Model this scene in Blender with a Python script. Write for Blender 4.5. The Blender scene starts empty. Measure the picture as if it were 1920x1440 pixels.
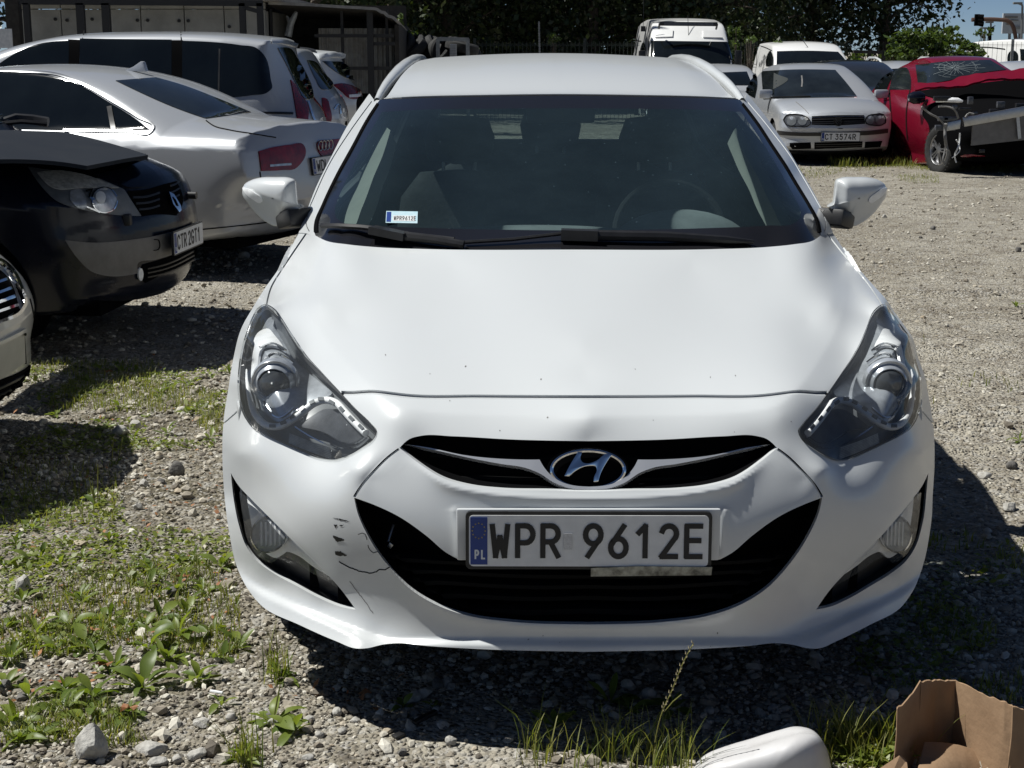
import bpy, bmesh, math, random
import numpy as np
from mathutils import Vector, Matrix
from mathutils.bvhtree import BVHTree
from mathutils.geometry import delaunay_2d_cdt

random.seed(7)
RNG = np.random.default_rng(7)
scene = bpy.context.scene
col = scene.collection

# ------------------------------------------------------------------ camera, sky, sun
F, HC, PITCH = 2800.0, 1.54, math.radians(12.58)
CP, SP = math.cos(PITCH), math.sin(PITCH)
cam_d = bpy.data.cameras.new('camera')
cam_d.sensor_width = 36.0
cam_d.lens = F / 1920 * 36
cam_d.clip_start = 0.05
cam_d.clip_end = 4000
cam = bpy.data.objects.new('camera', cam_d)
col.objects.link(cam)
cam.location = (0, 0, HC)
cam.rotation_euler = (math.pi / 2 - PITCH, 0, 0)
scene.camera = cam

SUN_DIR = Vector((-0.62, 0.09, 1.0)).normalized()
world = bpy.data.worlds.new('World')
scene.world = world
world.use_nodes = True
wn = world.node_tree
wn.nodes.clear()
sky_n = wn.nodes.new('ShaderNodeTexSky')
sky_n.sky_type = 'NISHITA'
sky_n.sun_disc = False
sky_n.sun_elevation = math.asin(SUN_DIR.z)
sky_n.sun_rotation = math.atan2(SUN_DIR.x, SUN_DIR.y)
sky_n.air_density = 0.5
sky_n.dust_density = 0.0
sky_n.altitude = 2000
sky_n.ozone_density = 3.0
bg_n = wn.nodes.new('ShaderNodeBackground')
bg_n.inputs[1].default_value = 0.05
wo_n = wn.nodes.new('ShaderNodeOutputWorld')
wn.links.new(sky_n.outputs[0], bg_n.inputs[0])
wn.links.new(bg_n.outputs[0], wo_n.inputs[0])
sun_d = bpy.data.lights.new('sun', 'SUN')
sun_d.energy = 5.0
sun_d.angle = math.radians(0.53)
sun_d.color = (1.0, 0.99, 0.94)
sun = bpy.data.objects.new('sun', sun_d)
col.objects.link(sun)
sun.location = (-30, 8, 50)
sun.rotation_euler = SUN_DIR.to_track_quat('Z', 'Y').to_euler()
scene.view_settings.view_transform = 'Standard'
scene.view_settings.look = 'None'
scene.view_settings.gamma = 1
scene.view_settings.use_curve_mapping = False
scene.view_settings.exposure = 0.22
scene.cycles.max_bounces = 8
scene.cycles.transparent_max_bounces = 12
scene.cycles.caustics_reflective = False
scene.cycles.caustics_refractive = False

# ------------------------------------------------------------------ photograph <-> world
def raydir(px, py):
    v = (np.asarray(py, float) - 720) / F
    u = (np.asarray(px, float) - 960) / F
    return np.stack([u, CP - v * SP, -SP - v * CP], -1)

def pix(px, py, Y):
    d = raydir(px, py)
    t = np.asarray(Y, float) / d[..., 1]
    p = d * t[..., None]
    p[..., 2] += HC
    return p

def ground_pt(px, py, z=0.0):
    d = raydir(px, py)
    t = (z - HC) / d[..., 2]
    p = d * t[..., None]
    p[..., 2] += HC
    return p

def proj(P):
    P = np.asarray(P, float)
    dz = P[..., 2] - HC
    zc = P[..., 1] * CP - dz * SP
    yc = P[..., 1] * SP + dz * CP
    return np.stack([960 + F * P[..., 0] / zc, 720 - F * yc / zc], -1)

# ------------------------------------------------------------------ curves and polygons
def spl(pts, closed=True, step=6.0):
    """Smooth curve through traced points; a third entry marks a corner."""
    P = [np.array(p[:2], float) for p in pts]
    C = [len(p) > 2 for p in pts]
    n = len(P)
    out = []
    segs = n if closed else n - 1
    def tang(i):
        if not closed and i in (0, n - 1):
            return None
        a, b, c = P[(i - 1) % n], P[i], P[(i + 1) % n]
        d0, d1 = np.linalg.norm(b - a) + 1e-9, np.linalg.norm(c - b) + 1e-9
        return ((b - a) / d0 * d1 + (c - b) / d1 * d0) / (d0 + d1)
    for i in range(segs):
        j = (i + 1) % n
        a, b = P[i], P[j]
        L = np.linalg.norm(b - a)
        ch = (b - a) / (L + 1e-9)
        ta = None if C[i] else tang(i)
        tb = None if C[j] else tang(j)
        if ta is None and tb is None:
            ta = tb = ch
        elif ta is None:
            ta = 1.5 * ch - 0.5 * tb
        elif tb is None:
            tb = 1.5 * ch - 0.5 * ta
        k = max(1, int(round(L / step)))
        for s in range(k):
            t = s / k
            h1, h2 = 2*t**3 - 3*t**2 + 1, t**3 - 2*t**2 + t
            h3, h4 = -2*t**3 + 3*t**2, t**3 - t**2
            out.append(h1*a + h2*L*ta + h3*b + h4*L*tb)
    if not closed:
        out.append(P[-1])
    return np.array(out)

def spln(pts, step=0.05):
    """Open smooth curve through points with extra columns (interpolated linearly)."""
    A = np.array([p[:2] for p in pts], float)
    c = spl([tuple(a) if len(p) < 4 else (a[0], a[1], 'c') for a, p in zip(A, pts)], False, step)
    s0 = np.concatenate([[0], np.cumsum(np.linalg.norm(np.diff(A, axis=0), axis=1))])
    s1 = np.concatenate([[0], np.cumsum(np.linalg.norm(np.diff(c, axis=0), axis=1))])
    # map by nearest knots
    idx = [int(np.argmin(np.linalg.norm(c - a, axis=1))) for a in A]
    ex = np.interp(np.arange(len(c)), idx, [p[2] for p in pts])
    return np.column_stack([c, ex])

def strip(line, w):
    """Closed polygon of width w around an open polyline (2D)."""
    L = np.asarray(line, float)
    t = np.gradient(L, axis=0)
    t /= np.linalg.norm(t, axis=1)[:, None] + 1e-9
    nrm = np.column_stack([-t[:, 1], t[:, 0]])
    ww = np.broadcast_to(np.asarray(w, float), (len(L),))[:, None] / 2
    return np.vstack([L + nrm * ww, (L - nrm * ww)[::-1]])

def pip(pts, poly):
    x, y = pts[:, 0], pts[:, 1]
    ins = np.zeros(len(pts), bool)
    nx = np.roll(poly, -1, 0)
    for (a, b), (c, d) in zip(poly, nx):
        if b == d:
            continue
        cond = (b > y) != (d > y)
        ins ^= cond & (x < (c - a) * (y - b) / (d - b) + a)
    return ins

def ellipse(cx, cy, rx, ry, n=28, rot=0.0, a0=0.0, a1=2 * math.pi):
    t = np.linspace(a0, a1, n, endpoint=abs(a1 - a0 - 2 * math.pi) > 1e-6)
    x, y = rx * np.cos(t), ry * np.sin(t)
    return np.column_stack([cx + x * math.cos(rot) - y * math.sin(rot), cy + x * math.sin(rot) + y * math.cos(rot)])

# ------------------------------------------------------------------ triangle soups
class Soup:
    def __init__(s, P, N):
        s.P, s.N = np.asarray(P, float).reshape(-1, 3, 3), np.asarray(N, float).reshape(-1, 3, 3)
    def __len__(s):
        return len(s.P)
    def sel(s, m):
        return Soup(s.P[m], s.N[m])
    def off(s, d):
        return Soup(s.P + s.N * d, s.N)
    def move(s, v):
        return Soup(s.P + np.asarray(v, float), s.N)
    def flip(s):
        return Soup(s.P[:, ::-1], -s.N[:, ::-1])

def join(*ss):
    ss = [s for s in ss if s is not None and len(s)]
    return Soup(np.concatenate([s.P for s in ss]), np.concatenate([s.N for s in ss]))

class Mirror:
    def __init__(s, point, normal):
        s.c, s.n = np.asarray(point, float), np.asarray(normal, float)
    def pts(s, P):
        return P - 2 * ((P - s.c) @ s.n)[..., None] * s.n
    def __call__(s, S):
        N = S.N - 2 * (S.N @ s.n)[..., None] * s.n
        return Soup(s.pts(S.P)[:, ::-1], N[:, ::-1])

def grid_soup(G, NG=None):
    """(m,n,3) grid of points -> soup, normals from NG or computed smoothly."""
    G = np.asarray(G, float)
    if NG is None:
        du = np.gradient(G, axis=0)
        dv = np.gradient(G, axis=1)
        NG = np.cross(du, dv)
        NG /= np.linalg.norm(NG, axis=-1)[..., None] + 1e-12
    a, b, c, d = G[:-1, :-1], G[1:, :-1], G[1:, 1:], G[:-1, 1:]
    na, nb, nc, nd = NG[:-1, :-1], NG[1:, :-1], NG[1:, 1:], NG[:-1, 1:]
    P = np.concatenate([np.stack([a, b, c], 2).reshape(-1, 3, 3), np.stack([a, c, d], 2).reshape(-1, 3, 3)])
    N = np.concatenate([np.stack([na, nb, nc], 2).reshape(-1, 3, 3), np.stack([na, nc, nd], 2).reshape(-1, 3, 3)])
    return Soup(P, N)

def orient(S):
    """make winding agree with the normals"""
    fn = np.cross(S.P[:, 1] - S.P[:, 0], S.P[:, 2] - S.P[:, 0])
    bad = (fn * S.N.mean(1)).sum(1) < 0
    S.P[bad] = S.P[bad][:, ::-1]
    S.N[bad] = S.N[bad][:, ::-1]
    return S

def facing(S, lim=0.0):
    v = np.array([0, 0, HC]) - S.P.mean(1)
    v /= np.linalg.norm(v, axis=1)[:, None]
    return (S.N.mean(1) * v).sum(1) > lim

def cut(S, poly, prj=proj, ok=None):
    """Split a soup along a 2D polygon: (inside, outside)."""
    poly = np.asarray(poly, float)
    Q = prj(S.P)
    lo, hi = poly.min(0), poly.max(0)
    cand = (Q.min(1) <= hi).all(1) & (Q.max(1) >= lo).all(1)
    if ok is not None:
        cand &= ok
    ci = np.nonzero(cand)[0]
    if not len(ci):
        return Soup(np.zeros((0, 3, 3)), np.zeros((0, 3, 3))), S
    q = Q[ci]
    cen_in = pip(q.mean(1), poly)
    qmn, qmx = q.min(1), q.max(1)
    B = np.roll(poly, -1, 0)
    hits = {}
    for k, (a, b) in enumerate(zip(poly, B)):
        m = np.nonzero((qmn <= np.maximum(a, b)).all(1) & (qmx >= np.minimum(a, b)).all(1))[0]
        if not len(m):
            continue
        d = b - a
        s = (q[m] - a) @ np.array([-d[1], d[0]])
        m = m[(s.min(1) < 0) & (s.max(1) > 0)]
        for i in m:
            hits.setdefault(int(i), []).append(k)
    inside = np.zeros(len(S), bool)
    inside[ci] = cen_in
    split = np.zeros(len(S), bool)
    iP, iN, oP, oN = [], [], [], []
    for i, ks in hits.items():
        t = q[i]
        c = t.mean(0)
        sc = (t.max(0) - t.min(0)).max() + 1e-12
        area = abs((t[1, 0]-t[0, 0])*(t[2, 1]-t[0, 1]) - (t[2, 0]-t[0, 0])*(t[1, 1]-t[0, 1]))
        if area < 1e-4 * sc * sc:
            continue
        vs = [Vector(((p - c) / sc)) for p in t]
        es = []
        for k in ks:
            vs.append(Vector((poly[k] - c) / sc)); vs.append(Vector((B[k] - c) / sc))
            es.append((len(vs) - 2, len(vs) - 1))
        try:
            ov, oe, of = delaunay_2d_cdt(vs, es + [(0, 1), (1, 2), (2, 0)], [], 0, 1e-6)[:3]
        except Exception:
            continue
        V = np.array([(p.x, p.y) for p in ov]) * sc + c
        T = np.array([f[:3] for f in of if len(f) == 3])
        if not len(T):
            continue
        den = (t[1, 1]-t[2, 1])*(t[0, 0]-t[2, 0]) + (t[2, 0]-t[1, 0])*(t[0, 1]-t[2, 1])
        w0 = ((t[1, 1]-t[2, 1])*(V[:, 0]-t[2, 0]) + (t[2, 0]-t[1, 0])*(V[:, 1]-t[2, 1])) / den
        w1 = ((t[2, 1]-t[0, 1])*(V[:, 0]-t[2, 0]) + (t[0, 0]-t[2, 0])*(V[:, 1]-t[2, 1])) / den
        W = np.column_stack([w0, w1, 1 - w0 - w1])
        cw = W[T].mean(1)
        T = T[(cw > -1e-5).all(1)]
        if not len(T):
            continue
        W = np.clip(W, 0, 1); W /= W.sum(1)[:, None]
        gi = ci[i]
        P3, N3 = W @ S.P[gi], W @ S.N[gi]
        N3 /= np.linalg.norm(N3, axis=1)[:, None] + 1e-12
        ins = pip(V[T].mean(1), poly)
        # keep the winding of the source
        fn = np.cross(S.P[gi, 1]-S.P[gi, 0], S.P[gi, 2]-S.P[gi, 0])
        f2 = np.cross(P3[T[:, 1]]-P3[T[:, 0]], P3[T[:, 2]]-P3[T[:, 0]])
        bad = f2 @ fn < 0
        T[bad] = T[bad][:, ::-1]
        split[gi] = True
        iP.append(P3[T[ins]]); iN.append(N3[T[ins]]); oP.append(P3[T[~ins]]); oN.append(N3[T[~ins]])
    e = np.zeros((0, 3, 3))
    a = inside & ~split
    b = ~inside & ~split
    I = Soup(np.concatenate([S.P[a]] + iP + [e]), np.concatenate([S.N[a]] + iN + [e]))
    O = Soup(np.concatenate([S.P[b]] + oP + [e]), np.concatenate([S.N[b]] + oN + [e]))
    return I, O

# ------------------------------------------------------------------ things, parts, meshes
def tag(o, label=None, cat=None, group=None, kind=None):
    if label: o['label'] = label
    if cat: o['category'] = cat
    if group: o['group'] = group
    if kind: o['kind'] = kind
    return o

def thing(name, label, cat, loc=(0, 0, 0), group=None):
    o = bpy.data.objects.new(name, None)
    o.empty_display_size = 0.2
    o.location = loc
    col.objects.link(o)
    return tag(o, label, cat, group)

def wloc(o):
    v = np.zeros(3)
    while o is not None:
        v += np.array(o.location)
        o = o.parent
    return v

def link(name, me, mat, parent=None, loc=(0, 0, 0)):
    o = bpy.data.objects.new(name, me)
    if mat is not None and not len(me.materials):
        for m in (mat if isinstance(mat, (list, tuple)) else [mat]):
            me.materials.append(m)
    o.location = loc
    o.parent = parent
    col.objects.link(o)
    return o

def raw_mesh(name, V, Fc, N=None, smooth=True, mi=None):
    """triangles or quads (n,k) -> mesh; N = per-corner normals"""
    V = np.ascontiguousarray(V, dtype=np.float32)
    Fc = np.ascontiguousarray(Fc, dtype=np.int32)
    me = bpy.data.meshes.new(name)
    n, k = Fc.shape
    me.vertices.add(len(V)); me.vertices.foreach_set('co', V.ravel())
    me.loops.add(n * k); me.loops.foreach_set('vertex_index', Fc.ravel())
    me.polygons.add(n)
    me.polygons.foreach_set('loop_start', np.arange(0, n * k, k, dtype=np.int32))
    me.polygons.foreach_set('use_smooth', np.full(n, bool(smooth)))
    if mi is not None:
        me.polygons.foreach_set('material_index', np.asarray(mi, np.int32))
    me.update(calc_edges=True)
    me.validate()
    if N is not None and len(me.loops) == n * k:
        me.normals_split_custom_set([tuple(x) for x in np.asarray(N, float).reshape(-1, 3)])
    return me

def soup_mesh(name, S, rim=0.0, rimdir=None, base=(0, 0, 0)):
    P = S.P.reshape(-1, 3) - np.asarray(base)
    key = np.round(P / 3e-5).astype(np.int64)
    _, first, inv = np.unique(key, axis=0, return_index=True, return_inverse=True)
    inv = inv.reshape(-1)
    V = P[first]
    T = inv.reshape(-1, 3)
    N = S.N
    good = (T[:, 0] != T[:, 1]) & (T[:, 1] != T[:, 2]) & (T[:, 0] != T[:, 2])
    T, N = T[good], N[good]
    key2 = np.sort(T, axis=1)
    _, ui = np.unique(key2, axis=0, return_index=True)
    T, N = T[ui], N[ui]
    if rim:
        E = np.concatenate([T[:, [0, 1]], T[:, [1, 2]], T[:, [2, 0]]])
        EN = np.concatenate([N[:, [0, 1]], N[:, [1, 2]], N[:, [2, 0]]])
        h = E[:, 0].astype(np.int64) * (len(V) + 1) + E[:, 1]
        hr = E[:, 1].astype(np.int64) * (len(V) + 1) + E[:, 0]
        bm = ~np.isin(h, hr)
        E, EN = E[bm], EN[bm]
        pa, pb = V[E[:, 0]], V[E[:, 1]]
        if rimdir is None:
            qa, qb = pa - EN[:, 0] * rim, pb - EN[:, 1] * rim
        else:
            qa, qb = pa + np.asarray(rimdir) * rim, pb + np.asarray(rimdir) * rim
        n0 = len(V)
        m = len(E)
        V = np.concatenate([V, pa, pb, qb, qa])
        i = np.arange(m)
        A, B, C, D = n0 + i, n0 + m + i, n0 + 2*m + i, n0 + 3*m + i
        T2 = np.concatenate([np.stack([B, A, D], 1), np.stack([B, D, C], 1)])
        fn = np.cross(pa - pb, qa - pb)
        fn /= np.linalg.norm(fn, axis=1)[:, None] + 1e-12
        N2 = np.repeat(np.concatenate([fn, fn])[:, None, :], 3, 1)
        T = np.concatenate([T, T2]); N = np.concatenate([N, N2])
    return raw_mesh(name, V, T, N)

def mk(name, S, mat, parent=None, rim=0.0, rimdir=None, label=None):
    base = wloc(parent) if parent is not None else np.zeros(3)
    me = soup_mesh(name, S, rim, rimdir, base)
    o = link(name, me, mat, parent)
    if label: o['label'] = label
    return o

def patch(poly, surf, off=0.0, g=8.0):
    """Fill a traced polygon and lift it onto a surface."""
    poly = np.asarray(poly, float)
    lo, hi = poly.min(0), poly.max(0)
    xs = np.arange(lo[0] + g * .5, hi[0], g)
    ys = np.arange(lo[1] + g * .5, hi[1], g)
    pts = np.array([(x, y) for x in xs for y in ys]).reshape(-1, 2)
    if len(pts):
        pts = pts[pip(pts, poly)]
        # keep clear of the border
        d = np.full(len(pts), 1e9)
        B = np.roll(poly, -1, 0)
        for a, b in zip(poly, B):
            ab = b - a
            t = np.clip(((pts - a) @ ab) / (ab @ ab + 1e-12), 0, 1)
            d = np.minimum(d, np.linalg.norm(pts - a - t[:, None] * ab, axis=1))
        pts = pts[d > g * .35]
    allp = np.vstack([poly, pts]) if len(pts) else poly
    nb = len(poly)
    ov, oe, of, *_ = delaunay_2d_cdt([Vector(p) for p in allp], [(i, (i + 1) % nb) for i in range(nb)], [], 0, 1e-5)
    V = np.array([(p.x, p.y) for p in ov])
    T = np.array([f[:3] for f in of if len(f) == 3])
    T = T[pip(V[T].mean(1), poly)]
    P, N = surf(V)
    T = T[~np.isnan(P[T]).any((1, 2))]
    S = orient(Soup(P[T], N[T]))
    return S.off(off) if off else S

class BV:
    """ray casts from the photograph's viewpoint onto a soup"""
    def __init__(s, S):
        s.S = S
        V = S.P.reshape(-1, 3)
        s.t = BVHTree.FromPolygons([tuple(v) for v in V], [(3*i, 3*i+1, 3*i+2) for i in range(len(S))])
        s.last = None
    def bary(s, i, p):
        a, b, c = s.S.P[i]
        v0, v1, v2 = b - a, c - a, p - a
        d00, d01, d11, d20, d21 = v0@v0, v0@v1, v1@v1, v2@v0, v2@v1
        den = d00*d11 - d01*d01 + 1e-18
        v = (d11*d20 - d01*d21) / den
        w = (d00*d21 - d01*d20) / den
        n = (1-v-w)*s.S.N[i, 0] + v*s.S.N[i, 1] + w*s.S.N[i, 2]
        return n / (np.linalg.norm(n) + 1e-12)
    def __call__(s, pts, o=None, d=None):
        pts = np.asarray(pts, float)
        D = raydir(pts[:, 0], pts[:, 1])
        O = Vector((0, 0, HC))
        P = np.full((len(pts), 3), np.nan); N = np.zeros((len(pts), 3))
        for k in range(len(pts)):
            h, n, i, dist = s.t.ray_cast(O, Vector(D[k]))
            if h is None:
                continue
            P[k] = h; N[k] = s.bary(i, P[k])
        bad = np.isnan(P[:, 0])
        if bad.all():
            return P, N
        if bad.any():   # just past the outline: carry on at the depth of the nearest hit
            good = np.nonzero(~bad)[0]
            for k in np.nonzero(bad)[0]:
                dd = ((pts[good] - pts[k])**2).sum(1)
                j = good[np.argmin(dd)]
                if dd.min() > 110: continue
                P[k] = pix(pts[k, 0], pts[k, 1], P[j, 1]); N[k] = N[j]
        return P, N

def plane_surf(p0, n):
    p0, n = np.asarray(p0, float), np.asarray(n, float)
    n = n / np.linalg.norm(n)
    def f(pts):
        D = raydir(pts[:, 0], pts[:, 1])
        O = np.array([0, 0, HC])
        t = ((p0 - O) @ n) / (D @ n)
        return O + D * t[:, None], np.broadcast_to(n, D.shape).copy()
    return f

class TPS:
    def __init__(s, X, y, lam=1e-3):
        X = np.asarray(X, float); n = len(X)
        s.X = X
        K = s.k(X, X) + lam * np.eye(n)
        A = np.zeros((n + 3, n + 3))
        A[:n, :n] = K
        A[:n, n] = 1; A[:n, n+1:] = X
        A[n, :n] = 1; A[n+1:, :n] = X.T
        s.w = np.linalg.solve(A, np.concatenate([y, np.zeros(3)]))
    def k(s, A, B):
        r2 = ((A[:, None, :] - B[None])**2).sum(-1)
        return 0.5 * r2 * np.log(r2 + 1e-12)
    def __call__(s, Q):
        Q = np.asarray(Q, float)
        out = np.empty(len(Q))
        n = len(s.X)
        for i in range(0, len(Q), 20000):
            q = Q[i:i+20000]
            out[i:i+20000] = s.k(q, s.X) @ s.w[:n] + s.w[n] + q @ s.w[n+1:]
        return out

# ------------------------------------------------------------------ simple solids
class MB:
    """collects simple solids and links them as one mesh"""
    def __init__(s):
        s.V, s.Fq = [], []
        s.n = 0
    def add(s, V, Fs):
        s.V.extend([tuple(map(float, v)) for v in V])
        s.Fq.extend([tuple(s.n + i for i in f) for f in Fs])
        s.n += len(V)
        return s
    def box(s, c, sz, R=None):
        c = np.asarray(c, float); h = np.asarray(sz, float) / 2
        v = np.array([(x, y, z) for x in (-1, 1) for y in (-1, 1) for z in (-1, 1)]) * h
        if R is not None:
            v = v @ np.asarray(R).T
        return s.add(v + c, [(0,1,3,2),(4,6,7,5),(0,4,5,1),(2,3,7,6),(0,2,6,4),(1,5,7,3)])
    def bar(s, a, b, w, h=None, up=(0, 0, 1)):
        a, b = np.asarray(a, float), np.asarray(b, float)
        h = w if h is None else h
        d = b - a; L = np.linalg.norm(d); d = d / L
        u = np.asarray(up, float)
        if abs(d @ u) > .98: u = np.array([1., 0, 0])
        x = np.cross(d, u); x /= np.linalg.norm(x)
        z = np.cross(x, d)
        return s.box((a + b) / 2, (w, L, h), np.column_stack([x, d, z]))
    def tube(s, pts, r, k=8, caps=True):
        P = np.asarray(pts, float)
        r = np.broadcast_to(np.asarray(r, float), (len(P),))
        t = np.gradient(P, axis=0); t /= np.linalg.norm(t, axis=1)[:, None] + 1e-12
        u = np.array([0, 0, 1.0])
        if abs(t[0] @ u) > .9: u = np.array([1.0, 0, 0])
        V = []
        for i in range(len(P)):
            x = np.cross(t[i], u); x /= np.linalg.norm(x) + 1e-12
            u = np.cross(x, t[i])
            for j in range(k):
                a = 2 * math.pi * j / k
                V.append(P[i] + r[i] * (math.cos(a) * x + math.sin(a) * u))
        Fs = [(i*k+j, i*k+(j+1) % k, (i+1)*k+(j+1) % k, (i+1)*k+j) for i in range(len(P)-1) for j in range(k)]
        if caps:
            Fs += [tuple(range(k))[::-1], tuple((len(P)-1)*k + j for j in range(k))]
        return s.add(V, Fs)
    def lathe(s, prof, k=24, c=(0, 0, 0), ax=(0, 0, 1)):
        ax = np.asarray(ax, float); ax /= np.linalg.norm(ax)
        u = np.array([0, 0, 1.0]) if abs(ax[2]) < .9 else np.array([1.0, 0, 0])
        x = np.cross(u, ax); x /= np.linalg.norm(x); y = np.cross(ax, x)
        V = []
        for r, h in prof:
            for j in range(k):
                a = 2 * math.pi * j / k
                V.append(np.asarray(c) + ax * h + r * (math.cos(a) * x + math.sin(a) * y))
        m = len(prof)
        return s.add(V, [(i*k+j, i*k+(j+1) % k, (i+1)*k+(j+1) % k, (i+1)*k+j) for i in range(m-1) for j in range(k)])
    def prism(s, poly, o, x, y, n, d):
        """flat polygon (2D) at origin o with axes x,y, thickness d along -n"""
        poly = np.asarray(poly, float); k = len(poly)
        o, x, y, n = (np.asarray(q, float) for q in (o, x, y, n))
        top = o + poly[:, :1] * x + poly[:, 1:] * y
        bot = top - n * d
        return s.add(np.vstack([top, bot]), [tuple(range(k)), tuple(range(2*k-1, k-1, -1))] + [(j, k+j, k+(j+1) % k, (j+1) % k) for j in range(k)])
    def build(s, name, mat, parent=None, smooth=False, bevel=0.0, label=None, loc=None, auto=40):
        base = wloc(parent) if parent is not None else np.zeros(3)
        if loc is not None:
            base = base + np.asarray(loc, float)
        me = bpy.data.meshes.new(name)
        me.from_pydata([tuple(np.asarray(v) - base) for v in s.V], [], s.Fq)
        bm = bmesh.new(); bm.from_mesh(me)
        bmesh.ops.recalc_face_normals(bm, faces=bm.faces)
        if bevel:
            ed = [e for e in bm.edges if len(e.link_faces) == 2 and e.calc_face_angle(0) > .6]
            bmesh.ops.bevel(bm, geom=ed, offset=bevel, segments=2, affect='EDGES', profile=.6, clamp_overlap=True)
        bm.to_mesh(me); bm.free()
        me.polygons.foreach_set('use_smooth', [bool(smooth or bevel)] * len(me.polygons))
        if smooth and auto:
            try: me.set_sharp_from_angle(angle=math.radians(auto))
            except Exception: pass
        elif bevel:
            try: me.set_sharp_from_angle(angle=math.radians(35))
            except Exception: pass
        o = link(name, me, mat, parent, (0, 0, 0) if loc is None else loc)
        if label: o['label'] = label
        return o

# ------------------------------------------------------------------ materials
def _new(name):
    m = bpy.data.materials.new(name)
    m.use_nodes = True
    nt = m.node_tree
    b = nt.nodes['Principled BSDF']
    return m, nt, b

def mat(name, c, rough=.5, metal=0.0, coat=0.0, var=0.0, scale=8.0, bump=0.0, bscale=60.0, c2=None, spec=.5, rvar=0.0, trans=0.0, alpha=1.0, coatr=.06):
    m, nt, b = _new(name)
    L = nt.links
    b.inputs['Base Color'].default_value = (*c, 1)
    b.inputs['Roughness'].default_value = rough
    b.inputs['Metallic'].default_value = metal
    b.inputs['Coat Weight'].default_value = coat
    b.inputs['Coat Roughness'].default_value = coatr
    b.inputs['Specular IOR Level'].default_value = spec
    b.inputs['Transmission Weight'].default_value = trans
    tc = nt.nodes.new('ShaderNodeTexCoord')
    if var or c2 or rvar:
        nz = nt.nodes.new('ShaderNodeTexNoise')
        nz.inputs['Scale'].default_value = scale
        nz.inputs['Detail'].default_value = 5
        nz.inputs['Roughness'].default_value = .6
        L.new(tc.outputs['Object'], nz.inputs['Vector'])
        if var or c2:
            mx = nt.nodes.new('ShaderNodeMix'); mx.data_type = 'RGBA'
            a = tuple(max(0, x * (1 - var)) for x in c)
            d = c2 if c2 else tuple(min(1, x * (1 + var)) for x in c)
            mx.inputs[6].default_value = (*(c if c2 else a), 1); mx.inputs[7].default_value = (*d, 1)
            rp = nt.nodes.new('ShaderNodeMapRange')
            rp.inputs[1].default_value = .35; rp.inputs[2].default_value = .65
            L.new(nz.outputs['Fac'], rp.inputs[0]); L.new(rp.outputs[0], mx.inputs[0])
            L.new(mx.outputs[2], b.inputs['Base Color'])
        if rvar:
            r2 = nt.nodes.new('ShaderNodeMapRange')
            r2.inputs[3].default_value = max(0, rough - rvar); r2.inputs[4].default_value = min(1, rough + rvar)
            L.new(nz.outputs['Fac'], r2.inputs[0]); L.new(r2.outputs[0], b.inputs['Roughness'])
    if bump:
        n2 = nt.nodes.new('ShaderNodeTexNoise'); n2.inputs['Scale'].default_value = bscale; n2.inputs['Detail'].default_value = 4
        L.new(tc.outputs['Object'], n2.inputs['Vector'])
        bp = nt.nodes.new('ShaderNodeBump'); bp.inputs['Strength'].default_value = 1; bp.inputs['Distance'].default_value = bump
        L.new(n2.outputs['Fac'], bp.inputs['Height']); L.new(bp.outputs[0], b.inputs['Normal'])
    return m

def glass(name, tint, ior=1.5, rough=0.0, dust_haze=0.0, dcol=(.4, .42, .43)):
    """thin pane: tinted see-through plus mirror reflection, with a film of dust and painted haze"""
    m = bpy.data.materials.new(name); m.use_nodes = True
    nt = m.node_tree; nt.nodes.clear(); L = nt.links
    out = nt.nodes.new('ShaderNodeOutputMaterial')
    tr = nt.nodes.new('ShaderNodeBsdfTransparent'); tr.inputs[0].default_value = (*tint, 1)
    gl = nt.nodes.new('ShaderNodeBsdfGlossy'); gl.inputs['Roughness'].default_value = rough
    fr = nt.nodes.new('ShaderNodeFresnel'); fr.inputs[0].default_value = ior
    mx = nt.nodes.new('ShaderNodeMixShader')
    L.new(fr.outputs[0], mx.inputs[0]); L.new(tr.outputs[0], mx.inputs[1]); L.new(gl.outputs[0], mx.inputs[2])
    last = mx
    if dust_haze:
        df = nt.nodes.new('ShaderNodeBsdfDiffuse'); df.inputs[0].default_value = (*dcol, 1)
        tc = nt.nodes.new('ShaderNodeTexCoord')
        nz = nt.nodes.new('ShaderNodeTexNoise'); nz.inputs['Scale'].default_value = 7; nz.inputs['Detail'].default_value = 7; nz.inputs['Roughness'].default_value = .7
        L.new(tc.outputs['Object'], nz.inputs['Vector'])
        mr = nt.nodes.new('ShaderNodeMapRange'); mr.inputs[3].default_value = dust_haze * .6; mr.inputs[4].default_value = dust_haze * 1.4
        L.new(nz.outputs['Fac'], mr.inputs[0])
        # specks
        vo = nt.nodes.new('ShaderNodeTexVoronoi'); vo.inputs['Scale'].default_value = 26
        L.new(tc.outputs['Object'], vo.inputs['Vector'])
        sp = nt.nodes.new('ShaderNodeMapRange'); sp.inputs[1].default_value = .05; sp.inputs[2].default_value = .03; sp.inputs[3].default_value = 0; sp.inputs[4].default_value = .5
        L.new(vo.outputs['Distance'], sp.inputs[0])
        ad = nt.nodes.new('ShaderNodeMath'); ad.operation = 'MAXIMUM'
        L.new(mr.outputs[0], ad.inputs[0]); L.new(sp.outputs[0], ad.inputs[1])
        m2 = nt.nodes.new('ShaderNodeMixShader')
        L.new(ad.outputs[0], m2.inputs[0]); L.new(mx.outputs[0], m2.inputs[1]); L.new(df.outputs[0], m2.inputs[2])
        last = m2
    L.new(last.outputs[0], out.inputs[0])
    return m

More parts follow.
